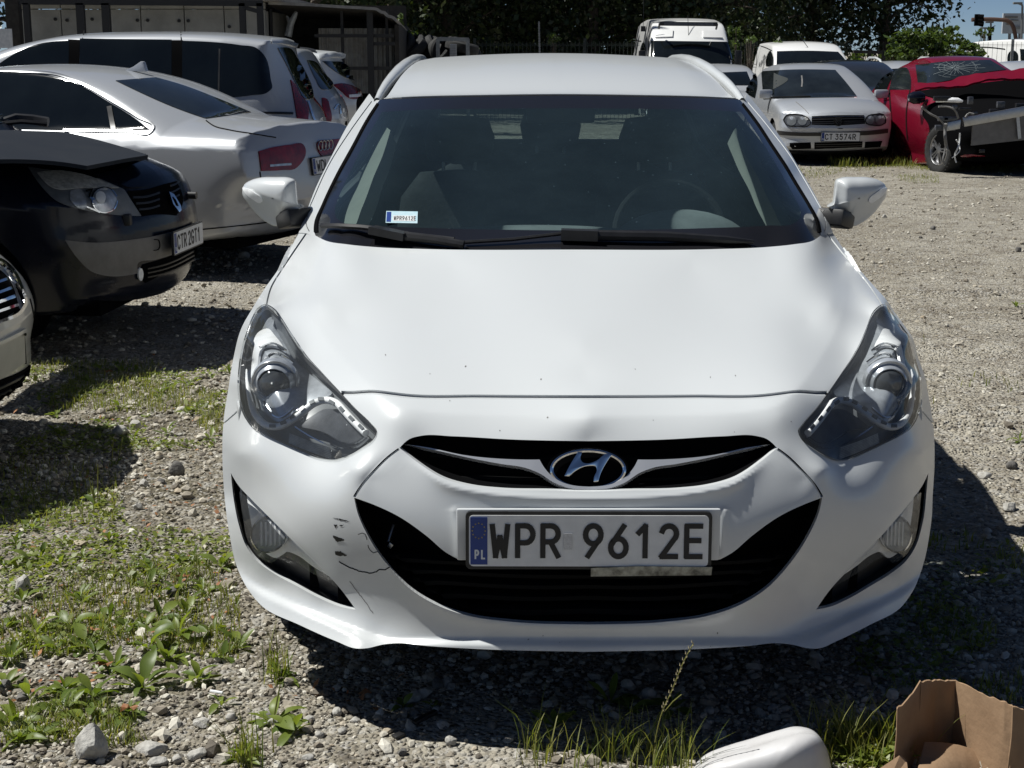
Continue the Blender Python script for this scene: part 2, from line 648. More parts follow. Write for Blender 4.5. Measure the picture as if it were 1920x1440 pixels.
M = {}
def carpaint(name, c, metal=0.0, rough=.3, dust=.12, dcol=(.42, .40, .36)):
    m, nt, b = _new(name); L = nt.links
    b.inputs['Metallic'].default_value = metal
    b.inputs['Coat Weight'].default_value = .8
    b.inputs['Coat Roughness'].default_value = .06
    tc = nt.nodes.new('ShaderNodeTexCoord')
    nz = nt.nodes.new('ShaderNodeTexNoise'); nz.inputs['Scale'].default_value = 3.0; nz.inputs['Detail'].default_value = 9; nz.inputs['Roughness'].default_value = .72
    L.new(tc.outputs['Object'], nz.inputs['Vector'])
    sx = nt.nodes.new('ShaderNodeSeparateXYZ'); L.new(tc.outputs['Object'], sx.inputs[0])
    hz = nt.nodes.new('ShaderNodeMapRange'); hz.inputs[1].default_value = .6; hz.inputs[2].default_value = .15; hz.inputs[3].default_value = .25; hz.inputs[4].default_value = 1.6
    L.new(sx.outputs[2], hz.inputs[0])
    mr = nt.nodes.new('ShaderNodeMapRange'); mr.inputs[1].default_value = .4; mr.inputs[2].default_value = .75; mr.inputs[3].default_value = dust * .25; mr.inputs[4].default_value = dust * 1.5
    L.new(nz.outputs['Fac'], mr.inputs[0])
    mu = nt.nodes.new('ShaderNodeMath'); mu.operation = 'MULTIPLY'; mu.use_clamp = True
    L.new(mr.outputs[0], mu.inputs[0]); L.new(hz.outputs[0], mu.inputs[1])
    mx = nt.nodes.new('ShaderNodeMix'); mx.data_type = 'RGBA'
    mx.inputs[6].default_value = (*c, 1); mx.inputs[7].default_value = (*dcol, 1)
    L.new(mu.outputs[0], mx.inputs[0]); L.new(mx.outputs[2], b.inputs['Base Color'])
    r2 = nt.nodes.new('ShaderNodeMapRange'); r2.inputs[3].default_value = rough; r2.inputs[4].default_value = rough + .4
    L.new(mu.outputs[0], r2.inputs[0]); L.new(r2.outputs[0], b.inputs['Roughness'])
    return m
M['white'] = carpaint('white_paint', (.585, .605, .615), 0, .30, .14, (.38, .375, .34))
M['white'].node_tree.nodes['Principled BSDF'].inputs['Coat Weight'].default_value = .55
M['white'].node_tree.nodes['Principled BSDF'].inputs['Coat Roughness'].default_value = .11
M['silver'] = carpaint('silver_paint', (.42, .435, .46), .18, .34, .10)
M['silver_warm'] = carpaint('cool_silver_paint', (.46, .48, .51), .45, .42, .10, (.45, .45, .44))
M['pale_paint'] = carpaint('pale_dusty_paint', (.50, .50, .48), .3, .38, .2)
M['slate_paint'] = carpaint('slate_black_paint', (.020, .024, .032), 0, .8, .05)
M['slate_paint'].node_tree.nodes['Principled BSDF'].inputs['Coat Weight'].default_value = 0
M['slate_paint'].node_tree.nodes['Principled BSDF'].inputs['Specular IOR Level'].default_value = .05
M['black_paint'] = carpaint('dark_blue_black_paint', (.004, .006, .014), .0, .22, .02)
M['black_paint'].node_tree.nodes['Principled BSDF'].inputs['Coat Weight'].default_value = .15
M['black_paint'].node_tree.nodes['Principled BSDF'].inputs['Specular IOR Level'].default_value = .3
M['red_paint'] = carpaint('red_paint', (.20, .005, .022), .2, .25, .04, (.2, .1, .1))
M['van_white'] = carpaint('van_white_paint', (.80, .80, .79), 0, .4, .12)
M['dark_paint'] = carpaint('dark_grey_paint', (.02, .022, .026), .2, .25, .05)
M['plastic'] = mat('black_plastic', (.012, .012, .013), .42, var=.3, scale=30)
M['matte_black'] = mat('matte_black', (.004, .004, .0045), .9, spec=.02)
M['gap'] = mat('gap_black', (.006, .006, .006), .9, spec=.1)
M['rubber'] = mat('tyre_rubber', (.018, .018, .018), .8, var=.4, scale=20, bump=.002, bscale=80)
M['grey_plastic'] = mat('grey_plastic', (.16, .155, .15), .5, var=.15, scale=12, rvar=.1)
M['chrome'] = mat('chrome', (.75, .76, .78), .07, 1.0)
M['wing_chrome'] = mat('brushed_chrome', (.82, .83, .85), .16, .72)
M['satin'] = mat('satin_metal', (.42, .43, .44), .32, 1.0, var=.08, scale=25)
M['alloy'] = mat('alloy', (.35, .35, .36), .35, .9, var=.15, scale=15)
M['dark_glass'] = mat('dark_car_glass', (.006, .008, .009), .03, coat=.3, var=.2, scale=3)
M['grey_glass'] = mat('grey_car_glass', (.014, .018, .021), .04, coat=.3, var=.3, scale=2.5)
M['red_lens'] = mat('red_lamp_lens', (.17, .003, .008), .25, coat=.15, var=.35, scale=14, spec=.25)
M['clear_lens'] = glass('clear_lamp_lens', (.97, .98, .98), 1.36, .015, .035, (.72, .76, .78))
M['lamp_white'] = mat('pale_lamp_reflector', (.88, .89, .90), .3, 0, var=.08, scale=35)
M['lamp_grey'] = mat('grey_lamp_reflector', (.46, .49, .53), .25, .45, var=.25, scale=18)
M['lamp_dark'] = mat('dark_lamp_housing', (.075, .08, .09), .3, .2, var=.3, scale=20)
M['lamp_mid'] = mat('grey_lamp_shell', (.13, .14, .15), .35, var=.2, scale=12)
M['lamp_pale'] = mat('frosted_lamp', (.42, .42, .40), .4, var=.3, scale=45)
M['lens_ball'] = mat('projector_glass', (.05, .055, .06), .06, coat=.6)
M['plate_white'] = mat('plate_white', (.72, .73, .73), .4, var=.05, scale=30)
M['plate_blue'] = mat('plate_blue', (.012, .045, .24), .4, var=.1, scale=20)
M['ink'] = mat('black_ink', (.006, .006, .007), .5)
M['yellow_ink'] = mat('yellow_ink', (.35, .28, .05), .5)
M['white_ink'] = mat('white_ink', (.7, .72, .74), .5)
M['interior'] = mat('dark_upholstery', (.03, .031, .032), .85, var=.3, scale=25, bump=.002)
M['dash'] = mat('grey_dashboard', (.38, .39, .39), .7, var=.12, scale=14, bump=.001, bscale=250)  # paler than a real dashboard to stand in for haze in the windscreen
M['cream'] = mat('cream_trim', (.42, .41, .36), .7, var=.06, scale=10)
M['windscreen'] = glass('windscreen_glass', (.50, .58, .58), 1.52, 0.0, .055, (.17, .27, .32))  # teal film colour stands in for sky haze reflected in the glass
M['dim_glass'] = mat('dim_glass_patch', (.045, .05, .05), .8, spec=.1)
M['frit'] = mat('black_glass_border', (.012, .012, .014), .08, coat=.4, rvar=.04)

# ------------------------------------------------------------------ plate lettering as flat strokes
def arc(cx, cy, rx, ry, a0, a1, n=10):
    t = np.radians(np.linspace(a0, a1, n))
    return [(cx + rx * math.cos(a), cy + ry * math.sin(a)) for a in t]
GLY = {   # unit box 0..1 wide, 0..1.9 high
 'W': [[(0, 1.9), (.21, 0), (.5, 1.2), (.79, 0), (1, 1.9)]],
 'P': [[(0, 0), (0, 1.9), (.5, 1.9)] + arc(.5, 1.37, .5, .53, 90, -90) + [(0, .84)]],
 'R': [[(0, 0), (0, 1.9), (.5, 1.9)] + arc(.5, 1.4, .5, .5, 90, -90) + [(0, .9)], [(.5, .9), (1, 0)]],
 'T': [[(0, 1.9), (1, 1.9)], [(.5, 1.9), (.5, 0)]],
 'C': [arc(.5, .55, .5, .55, -15, -180, 9) + arc(.5, 1.35, .5, .55, 180, 15, 9)],
 'G': [[(.55, .85), (1, .85), (1, .55)] + arc(.5, .55, .5, .55, 0, -180, 10) + arc(.5, 1.35, .5, .55, 180, 20, 9)],
 'D': [[(0, 0), (0, 1.9), (.4, 1.9)] + arc(.4, 1.3, .6, .6, 90, 0, 6) + arc(.4, .6, .6, .6, 0, -90, 6) + [(0, 0)]],
 'L': [[(0, 1.9), (0, 0), (.9, 0)]],
 'V': [[(0, 1.9), (.5, 0), (1, 1.9)]],
 'E': [[(.95, 1.9), (0, 1.9), (0, 0), (.95, 0)], [(0, 1.0), (.85, 1.0)]],
 '1': [[(.15, 1.45), (.6, 1.9), (.6, 0)]],
 '2': [arc(.5, 1.42, .48, .48, 165, -30, 11) + [(.02, 0), (1, 0)]],
 '3': [[(.05, 1.9), (.92, 1.9), (.45, 1.15)] + arc(.45, .57, .5, .57, 90, -150, 12)],
 '4': [[(.75, 0), (.75, .95)], [(.6, 1.9), (.02, .5), (1, .5)]],
 '5': [[(.95, 1.9), (.15, 1.9), (.1, 1.05), (.45, 1.2)] + arc(.45, .6, .5, .6, 90, -150, 12)],
 '6': [[(.85, 1.9), (.12, .85)], arc(.5, .55, .5, .55, 0, 360, 22)],
 '7': [[(0, 1.9), (1, 1.9), (.3, 0)]],
 '9': [[(.15, 0), (.88, 1.05)], arc(.5, 1.35, .5, .55, 0, 360, 22)],
 'A': [[(0, 0), (.5, 1.9), (1, 0)], [(.2, .6), (.8, .6)]],
 'S': [arc(.5, 1.42, .48, .48, 30, 250, 10) + arc(.5, .48, .48, .48, 70, -150, 10)],
}
def letters(mb, text, o, x, y, n, h, w, gap, sw, d=.0012):
    """flat raised strokes; o = lower left corner of the first letter"""
    o, x, y, n = (np.asarray(q, float) for q in (o, x, y, n))
    cx = 0.0
    k = 0
    for ch in text:
        if ch == ' ':
            cx += gap * 2.6 if w else 0
            continue
        for st in GLY.get(ch, []):
            L = np.array([(cx + sw/2 + p[0] * (w - sw), sw/2 + p[1] / 1.9 * (h - sw)) for p in st])
            for a, b in zip(L[:-1], L[1:]):
                t = b - a; ln = np.linalg.norm(t)
                if ln < 1e-6: continue
                t /= ln; m = np.array([-t[1], t[0]]) * sw / 2
                e = t * sw * .35
                k += 1
                mb.prism([a - e - m, b + e - m, b + e + m, a - e + m], o + n * (2e-5 * (k % 9)), x, y, n, d)
        cx += w + gap
    return cx

def plate(root, c, x, y, text, wid=.52, hei=.114, frame=True, name='number_plate', state='PL', pos=None, cw=None, gap=.0095, space=.025):
    """EU plate: white sheet with blue band; parts of the car"""
    c, x, y = (np.asarray(q, float) for q in (c, x, y))
    x = x / np.linalg.norm(x); n = np.cross(x, y); n /= np.linalg.norm(n); y = np.cross(n, x)
    mb = MB()
    def rr(w, h, r):
        p = []
        for sx, sy, a0 in ((1, 1, 0), (-1, 1, 90), (-1, -1, 180), (1, -1, 270)):
            p += [(sx*(w/2-r) + r*math.cos(math.radians(a0+a)), sy*(h/2-r) + r*math.sin(math.radians(a0+a))) for a in (0, 30, 60, 90)]
        return p
    if frame:
        fr = MB(); fr.prism(rr(wid+.015, hei+.015, .011), c - n*.001, x, y, n, .012)
        base = fr.build('plate_frame', M['plastic'], root)
    mb.prism(rr(wid, hei, .009), c + n*.0015, x, y, n, .0025)
    p = mb.build(name, M['plate_white'], root)
    b = MB(); bw = .040 * wid/.52
    b.prism([(-wid/2+.003, -hei/2+.004), (-wid/2+bw, -hei/2+.004), (-wid/2+bw, hei/2-.004), (-wid/2+.003, hei/2-.004)], c + n*.0024, x, y, n, .001)
    b.build('blue_band', M['plate_blue'], p)
    lh = hei * .70; lw = (cw or .058) * wid/.52
    cx = (pos or .058)*wid/.52; gp = gap*wid/.52
    for ch in text:
        if ch == ' ':
            cx += space*wid/.52; continue
        lt = MB()
        letters(lt, ch, c + x*(-wid/2 + cx) - y*lh/2, x, y, n, lh, lw, gp, .0115*wid/.52, .001)
        for i, v in enumerate(lt.V):
            lt.V[i] = tuple(np.asarray(v) + n*.0034)
        lt.build('letter', M['ink'], p)
        cx += lw + gp
    s = MB()
    letters(s, state, c + x*(-wid/2 + .012*wid/.52) - y*(hei*.36), x, y, n, hei*.19, .010*wid/.52, .004*wid/.52, .0038*wid/.52, .0006)
    for i, v in enumerate(s.V):
        s.V[i] = tuple(np.asarray(v) + n*.0032)
    s.build('country_letters', M['white_ink'], p)
    st = MB()
    for k in range(12):
        a = k * math.pi / 6
        cc = np.array([-wid/2 + bw*.53 + .014*math.cos(a)*wid/.52, hei*.2 + .017*math.sin(a)])
        pl = [(cc[0] + .0022*(1 if j % 2 == 0 else .45)*math.sin(j*math.pi/5), cc[1] + .0022*(1 if j % 2 == 0 else .45)*math.cos(j*math.pi/5)) for j in range(10)]
        st.prism(pl, c + n*.0031, x, y, n, .0005)
    st.build('star_ring', M['yellow_ink'], p)
    return p

# ------------------------------------------------------------------ wheels
_wheel_cache = {}
def wheel(root, c, axis, R=.32, W=.2, spokes=5, dark=False, name='wheel'):
    """wheel > tyre, rim; axis points outwards"""
    c = np.asarray(c, float); axis = np.asarray(axis, float); axis = axis / np.linalg.norm(axis)
    q = Vector((1, 0, 0)).rotation_difference(Vector(axis))
    key = (round(R, 3), round(W, 3), spokes, dark)
    if key not in _wheel_cache:
        t = MB()
        r0 = R * .66
        prof = [(r0, -W*.42), (R*.80, -W*.5), (R*.93, -W*.48), (R*.985, -W*.40), (R, -W*.28), (R, W*.28), (R*.985, W*.40), (R*.93, W*.48), (R*.80, W*.5), (r0, W*.42), (r0*.97, W*.2), (r0*.97, -W*.2), (r0, -W*.42)]
        t.lathe(prof, 40, ax=(1, 0, 0))
        tread = MB()
        ty = t
        for k in range(36):
            a = 2*math.pi*k/36
            for sgn in (-1, 1):
                ty.box((sgn*W*.33, math.cos(a)*R*.99, math.sin(a)*R*.99), (W*.26, R*.055, R*.03), np.array([[1,0,0],[0,-math.sin(a),math.cos(a)],[0,math.cos(a),math.sin(a)]]).T)
        ot = ty.build('tyre', M['rubber'], None, True)
        me_t = ot.data; bpy.data.objects.remove(ot)
        r = MB()
        r.lathe([(r0*.98, W*.40), (r0*.93, W*.43), (r0*.88, W*.36), (r0*.86, W*.05), (r0*.4, -W*.02), (.0001, -W*.02)], 40, ax=(1, 0, 0))
        for k in range(spokes):
            a = 2*math.pi*k/spokes
            d = np.array([0, math.cos(a), math.sin(a)]); s2 = np.array([0, -math.sin(a), math.cos(a)])
            for o in (-1, 1):
                p0 = d*R*.06 + s2*o*R*.035 + np.array([W*.36, 0, 0]); p1 = d*r0*.92 + s2*o*R*.085 + np.array([W*.33, 0, 0])
                r.bar(p0, p1, R*.055, R*.07, up=(1, 0, 0))
        r.lathe([(R*.16, W*.2), (R*.16, W*.38), (R*.12, W*.41), (.0001, W*.41)], 20, ax=(1, 0, 0))
        orr = r.build('rim', M['lamp_dark'] if dark else M['alloy'], None, True)
        me_r = orr.data; bpy.data.objects.remove(orr)
        _wheel_cache[key] = (me_t, me_r)
    me_t, me_r = _wheel_cache[key]
    e = bpy.data.objects.new(name, None)
    e.location = c - wloc(root); e.rotation_mode = 'QUATERNION'; e.rotation_quaternion = q
    e.parent = root; col.objects.link(e)
    link('tyre', me_t, None, e); link('rim', me_r, None, e)
    return e
# ================================================================== the white estate car
CX = 0.170
CAR = thing('estate_car', 'white estate car facing the viewer, large in the middle, cracked bumper and plate WPR 9612E', 'car', (CX, 5.5, 0))
MIRX = Mirror((CX, 0, 0), (1, 0, 0))

def ctrl(pts):
    """(px or 'C', py, Y) -> virtual-eye coordinates on the car's centre plane"""
    U, Y = [], []
    for px, py, y in pts:
        if px == 'C':
            d = raydir(960.0, py); t = y / d[1]
            x, z = 0.0, HC + d[2] * t
        else:
            p = pix(px, py, y); x, z = p[0] - CX, p[2]
        U.append((F * x / y, F * (z - HC) / y)); Y.append(y)
        if px != 'C':
            U.append((-F * x / y, F * (z - HC) / y)); Y.append(y)
    return np.array(U), np.array(Y)

class Skin:
    """smooth body surface over the virtual eye's directions"""
    def __init__(s, pts, lam=2.5e-3):
        U, Y = ctrl(pts)
        s.t = TPS(U / 100, Y, lam)
        s.kinks = []
    def Y(s, U):
        y = s.t(U / 100)
        A = U.copy(); A[:, 0] = -np.abs(A[:, 0])
        for f in s.kinks:
            y = y + f(A)
        return y
    def at(s, U):
        y = s.Y(U)
        return np.column_stack([U[:, 0] * y / F + CX, y, U[:, 1] * y / F + HC])
    def normals(s, U, e=1.2):
        du = s.at(U + [e, 0]) - s.at(U - [e, 0])
        dv = s.at(U + [0, e]) - s.at(U - [0, e])
        n = np.cross(du, dv)
        n /= np.linalg.norm(n, axis=1)[:, None] + 1e-12
        v = np.array([CX, 0, HC]) - s.at(U)
        n[(n * v).sum(1) < 0] *= -1
        return n
    def virt(s, pts):
        pts = np.asarray(pts, float)
        y = np.full(len(pts), 3.6)
        for _ in range(9):
            p = pix(pts[:, 0], pts[:, 1], y)
            U = np.column_stack([F * (p[:, 0] - CX) / y, F * (p[:, 2] - HC) / y])
            y = y + .85 * (s.Y(U) - y)
        return U
    def __call__(s, pts):
        U = s.virt(pts)
        return s.at(U), s.normals(U)
    def line(s, pts, step=8):
        return s.virt(spl(pts, False, step))
    def seg(s, L, U):
        A, B = L[:-1], L[1:]
        AB = B - A
        l2 = (AB**2).sum(1) + 1e-12
        ln = np.concatenate([[0], np.cumsum(np.sqrt(l2))]); ln /= ln[-1]
        sd = np.empty(len(U)); al = np.empty(len(U))
        for i0 in range(0, len(U), 8000):
            D = U[i0:i0+8000, None, :] - A[None]
            t = np.clip((D * AB).sum(-1) / l2, 0, 1)
            q = D - t[..., None] * AB
            d2 = (q**2).sum(-1)
            k = d2.argmin(1); r = np.arange(len(k))
            cr = AB[k, 0] * D[r, k, 1] - AB[k, 1] * D[r, k, 0]
            sd[i0:i0+8000] = np.sign(cr) * np.sqrt(d2[r, k])
            al[i0:i0+8000] = ln[k] + t[r, k] * (ln[k+1] - ln[k])
        return sd, al
    def local(s, L, R, f):
        lo, hi = L.min(0) - R, L.max(0) + R
        def g(U):
            m = ((U >= lo) & (U <= hi)).all(1)
            o = np.zeros(len(U))
            if m.any(): o[m] = f(U[m])
            return o
        return g
    def ridge(s, pts, amp, w, r=3.0, fade=(.15, .15), side=None):
        """amp>0: proud crest towards the viewer. side=+1/-1: full width w on one side, quick on the other"""
        L = s.line(pts)
        def f(U):
            d, al = s.seg(L, U)
            win = (np.clip(al / fade[0], 0, 1) if fade[0] else 1.0) * (np.clip((1 - al) / fade[1], 0, 1) if fade[1] else np.ones(len(al)))
            win = win * win * (3 - 2 * win)
            win = np.where((al <= 0) & (fade[0] > 0), 0, win)
            ww = np.where(d * (side or 0) >= 0, w, w * (.35 if side else 1))
            a = np.sqrt(d * d + r * r) - r
            return -amp * np.exp(-a / ww) * win
        s._pend = getattr(s, '_pend', []) + [s.local(L, 7 * w, f)]
    def step(s, pts, amp, w, back=1e9, fade=(.12, .12), sgn=1):
        """ledge: amp towards the viewer on the side sgn of the line, over width w"""
        L = s.line(pts)
        def f(U):
            d, al = s.seg(L, U); d = d * sgn
            win = (np.clip(al / fade[0], 0, 1) if fade[0] else 1.0) * (np.clip((1 - al) / fade[1], 0, 1) if fade[1] else np.ones(len(al)))
            t = np.clip(d / w, 0, 1); t = t * t * (3 - 2 * t)
            return -amp * t * np.exp(-np.maximum(d - w, 0) / back) * win
        s._pend = getattr(s, '_pend', []) + [s.local(L, 250, f)]
    def commit(s):
        s.kinks += s._pend; s._pend = []

body = Skin([
    ('C', 1222, 3.115), (880, 1216, 3.135), (673, 1213, 3.18), (560, 1168, 3.31), (490, 1132, 3.44), (450, 1085, 3.54),
    ('C', 1186, 3.125), (880, 1184, 3.14), (705, 1190, 3.20), (600, 1146, 3.30), (500, 1104, 3.45), (440, 1060, 3.57),
    (620, 1070, 3.265), (500, 1030, 3.42), (430, 960, 3.60), (419, 850, 3.68), (421, 930, 3.66),
    (600, 930, 3.265), (500, 900, 3.42), (450, 850, 3.54), (660, 880, 3.22), (700, 900, 3.195), (760, 960, 3.155), (800, 1090, 3.14), (720, 1060, 3.18),
    ('C', 960, 3.125), ('C', 1040, 3.115), ('C', 1100, 3.115), ('C', 900, 3.15), ('C', 827, 3.205), ('C', 785, 3.235), (900, 900, 3.16), (780, 830, 3.225), (740, 780, 3.27),
    (706, 807, 3.265), (630, 865, 3.30), (527, 830, 3.42), (462, 783, 3.57), (449, 713, 3.67), (463, 630, 3.84), (497, 575, 4.02),
    (525, 595, 3.945), (573, 667, 3.68), (638, 735, 3.43), (667, 767, 3.35), (560, 740, 3.50),
    (428, 730, 3.76), (438, 670, 3.90), (452, 617, 4.03), (474, 577, 4.17), (497, 540, 4.30), (520, 508, 4.42), (538, 480, 4.55), (552, 452, 4.66), (562, 434, 4.72),
    ('C', 742, 3.315), ('C', 700, 3.42), ('C', 650, 3.55), ('C', 600, 3.72), ('C', 540, 3.94), ('C', 500, 4.09), ('C', 466, 4.22),
    (850, 741, 3.335), (700, 733, 3.37), (800, 600, 3.775), (850, 500, 4.13), (700, 650, 3.62), (650, 600, 3.83), (600, 570, 3.95), (600, 480, 4.33), (592, 441, 4.52), (700, 500, 4.16), (700, 464, 4.30), (850, 467, 4.235), (560, 500, 4.38), (548, 540, 4.20),
])
CREASE = [(554, 455), (554, 500), (562, 545), (573, 571), (589, 602), (613, 638), (653, 684), (698, 727), (738, 757), (800, 771), (900, 777), (1000, 780), (1092, 781), (1150, 781)]
body.ridge(CREASE, .012, 50, 3.5, (.2, 0))
body.ridge([(430, 868), (467, 913), (533, 985), (600, 1058), (655, 1118)], .006, 30, 5)
body.step([(425, 1015), (440, 1056), (470, 1084), (530, 1117), (600, 1147), (660, 1172), (715, 1190), (800, 1192), (900, 1192), (1000, 1193), (1092, 1194), (1150, 1194)], .013, 24, 1e9, (.12, 0), -1)
body.ridge([(430, 1046), (441, 1077), (467, 1100), (533, 1134), (600, 1162), (655, 1190), (680, 1201), (705, 1205)], .007, 18, 5, (.25, .35))
body.ridge([(750, 842), (762, 858), (790, 880), (835, 908), (890, 922), (960, 931), (1040, 935), (1092, 936), (1150, 936)], .012, 17, 3.5, (.25, 0))
body.ridge([(664, 925), (690, 1000), (728, 1060), (780, 1112), (840, 1148), (960, 1172), (1092, 1177), (1150, 1177)], .005, 12, 3, (.2, 0))
body.ridge([(740, 842), (700, 880), (672, 915), (662, 930)], -.003, 9, 2, (.35, .35))
# shallow ridge beside the plate and panel edge
body.ridge([(850, 948), (856, 1000), (858, 1048)], .003, 6, 2, (.1, .05))
body.commit()

u = np.arange(-720, 0.1, 6.0); u[-1] = 0
v = np.arange(-1200, -318, 6.0)
GU = np.array(np.meshgrid(u, v, indexing='ij')).reshape(2, -1).T
GP, GN = body.at(GU).reshape(len(u), len(v), 3), body.normals(GU).reshape(len(u), len(v), 3)
GN[-1, :, 0] = 0; GN[-1] /= np.linalg.norm(GN[-1], axis=-1)[:, None]
skin = orient(grid_soup(GP, GN))
OUT = spl([(1300, 1224, 'c'), (1102, 1222), (900, 1217), (800, 1211), (745, 1206), (715, 1209), (690, 1215), (668, 1216), (630, 1202), (560, 1171), (492, 1137), (465, 1105), (445, 1065), (430, 1000), (421, 930), (417, 850), (419, 790), (428, 730), (438, 670), (452, 617), (474, 577), (497, 540), (520, 508), (538, 480), (552, 452), (562, 434, 'c'), (580, 436), (592, 442), (610, 451), (650, 458), (700, 463), (800, 467), (1085, 468), (1300, 468, 'c')], True, 8)
skin, _ = cut(skin, OUT)
HL = spl([(487, 578), (497, 573), (513, 581), (525, 595), (543, 623), (573, 667), (607, 703), (638, 735), (667, 766), (697, 795), (707, 808), (702, 822), (677, 843), (648, 859), (630, 864), (600, 861), (567, 848), (527, 830), (500, 817), (477, 802), (462, 782), (453, 757), (449, 713), (453, 673), (463, 630), (477, 594)], True, 6)
UG = spl([(749, 840, 'c'), (768, 823), (790, 817), (850, 818), (960, 824), (1103, 827), (1300, 827, 'c'), (1300, 922, 'c'), (1103, 922), (1032, 920), (940, 918), (886, 912), (832, 897), (782, 866)], True, 6)
LG = spl([(664, 933, 'c'), (700, 946), (745, 967), (800, 1005), (838, 1037), (860, 1049, 'c'), (1300, 1049, 'c'), (1300, 1171, 'c'), (1100, 1171), (960, 1166), (880, 1155), (820, 1135), (770, 1105), (725, 1058), (690, 1005), (670, 960)], True, 6)
FG = spl([(433, 887, 'c'), (447, 910), (470, 935), (510, 975), (560, 1025), (600, 1064), (635, 1100), (667, 1143, 'c'), (640, 1138), (600, 1122), (555, 1098), (510, 1073), (480, 1050), (462, 1025), (448, 985), (438, 935)], True, 6)
lens, skin = cut(skin, HL)
ug, skin = cut(skin, UG)
lg, skin = cut(skin, LG)
fg, skin = cut(skin, FG)
gapA = strip(spl([(640, 737), (660, 737), (700, 735), (735, 739), (760, 742), (900, 744), (1102, 745), (1300, 745)], False, 8), 8.5)
gapB = strip(spl([(499, 575), (508, 540), (528, 506), (552, 470), (574, 438)], False, 6), 3.0)
gapC = strip([(453, 764), (440, 776), (424, 790), (410, 800)], 3.0)
gapD = strip(spl([(748, 842), (728, 857), (700, 885), (676, 913), (664, 932)], False, 6), 5)
hood_gap, skin = cut(skin, gapA)
fender_gap, skin = cut(skin, gapB)
bump_gap, skin = cut(skin, gapC)
wing_gap, skin = cut(skin, gapD)
hoodpoly = np.vstack([[(1300, 740)], spl([(1300, 742), (1102, 742), (900, 741), (760, 740), (735, 737), (700, 733), (660, 735), (640, 735)], False, 8), [(606, 701), (572, 665), (542, 621), (524, 593), (513, 580), (501, 575)], [(499, 575), (508, 540), (528, 506), (552, 470), (574, 438)], [(590, 430), (1300, 430)]])
hood, skin = cut(skin, hoodpoly)
fpoly = [(450, 765), (440, 776), (424, 790), (400, 806), (380, 700), (480, 500), (560, 420), (576, 436), (552, 470), (528, 506), (508, 540), (499, 575), (487, 580), (460, 630), (445, 713)]
fender, bumper = cut(skin, np.array(fpoly, float))
WH = M['white']
def both(S): return join(S, MIRX(S))
mk('hood', both(hood), WH, CAR, rim=.012)
mk('bumper', both(bumper), WH, CAR, rim=.016, rimdir=(0, 1, 0))
mk('fender', fender, WH, CAR, rim=.014)
mk('fender', MIRX(fender), WH, CAR, rim=.014)
mk('hood_gap', both(hood_gap.off(-.012)), M['gap'], CAR)
for f in (lambda s: s, MIRX):
    mk('panel_gap', f(fender_gap.off(-.009)), M['gap'], CAR)
    mk('panel_gap', f(bump_gap.off(-.009)), M['gap'], CAR)
    mk('bumper_seam', f(wing_gap.off(-.006)), WH, CAR)
# openings: black cavities behind the skin
def cavity(name, S, depth, m, parent=CAR, pair=False):
    wall = S.off(-.002)
    back = S.move((0, depth, 0))
    o = []
    for T in ([S] if not pair else [S, MIRX(S)]):
        T2 = T if pair else both(T)
        mm = mk(name, T2.move((0, depth, 0)), m, parent, rim=depth - .0165, rimdir=(0, -1, 0))
        o.append(mm)
    return o
cavity('upper_grille', ug, .07, M['matte_black'])
cavity('lower_grille', lg, .10, M['matte_black'])
cavity('fog_lamp_pocket', fg, .05, M['plastic'], pair=True)
# seals round the lamps
for T in (lens, MIRX(lens)):
    pass
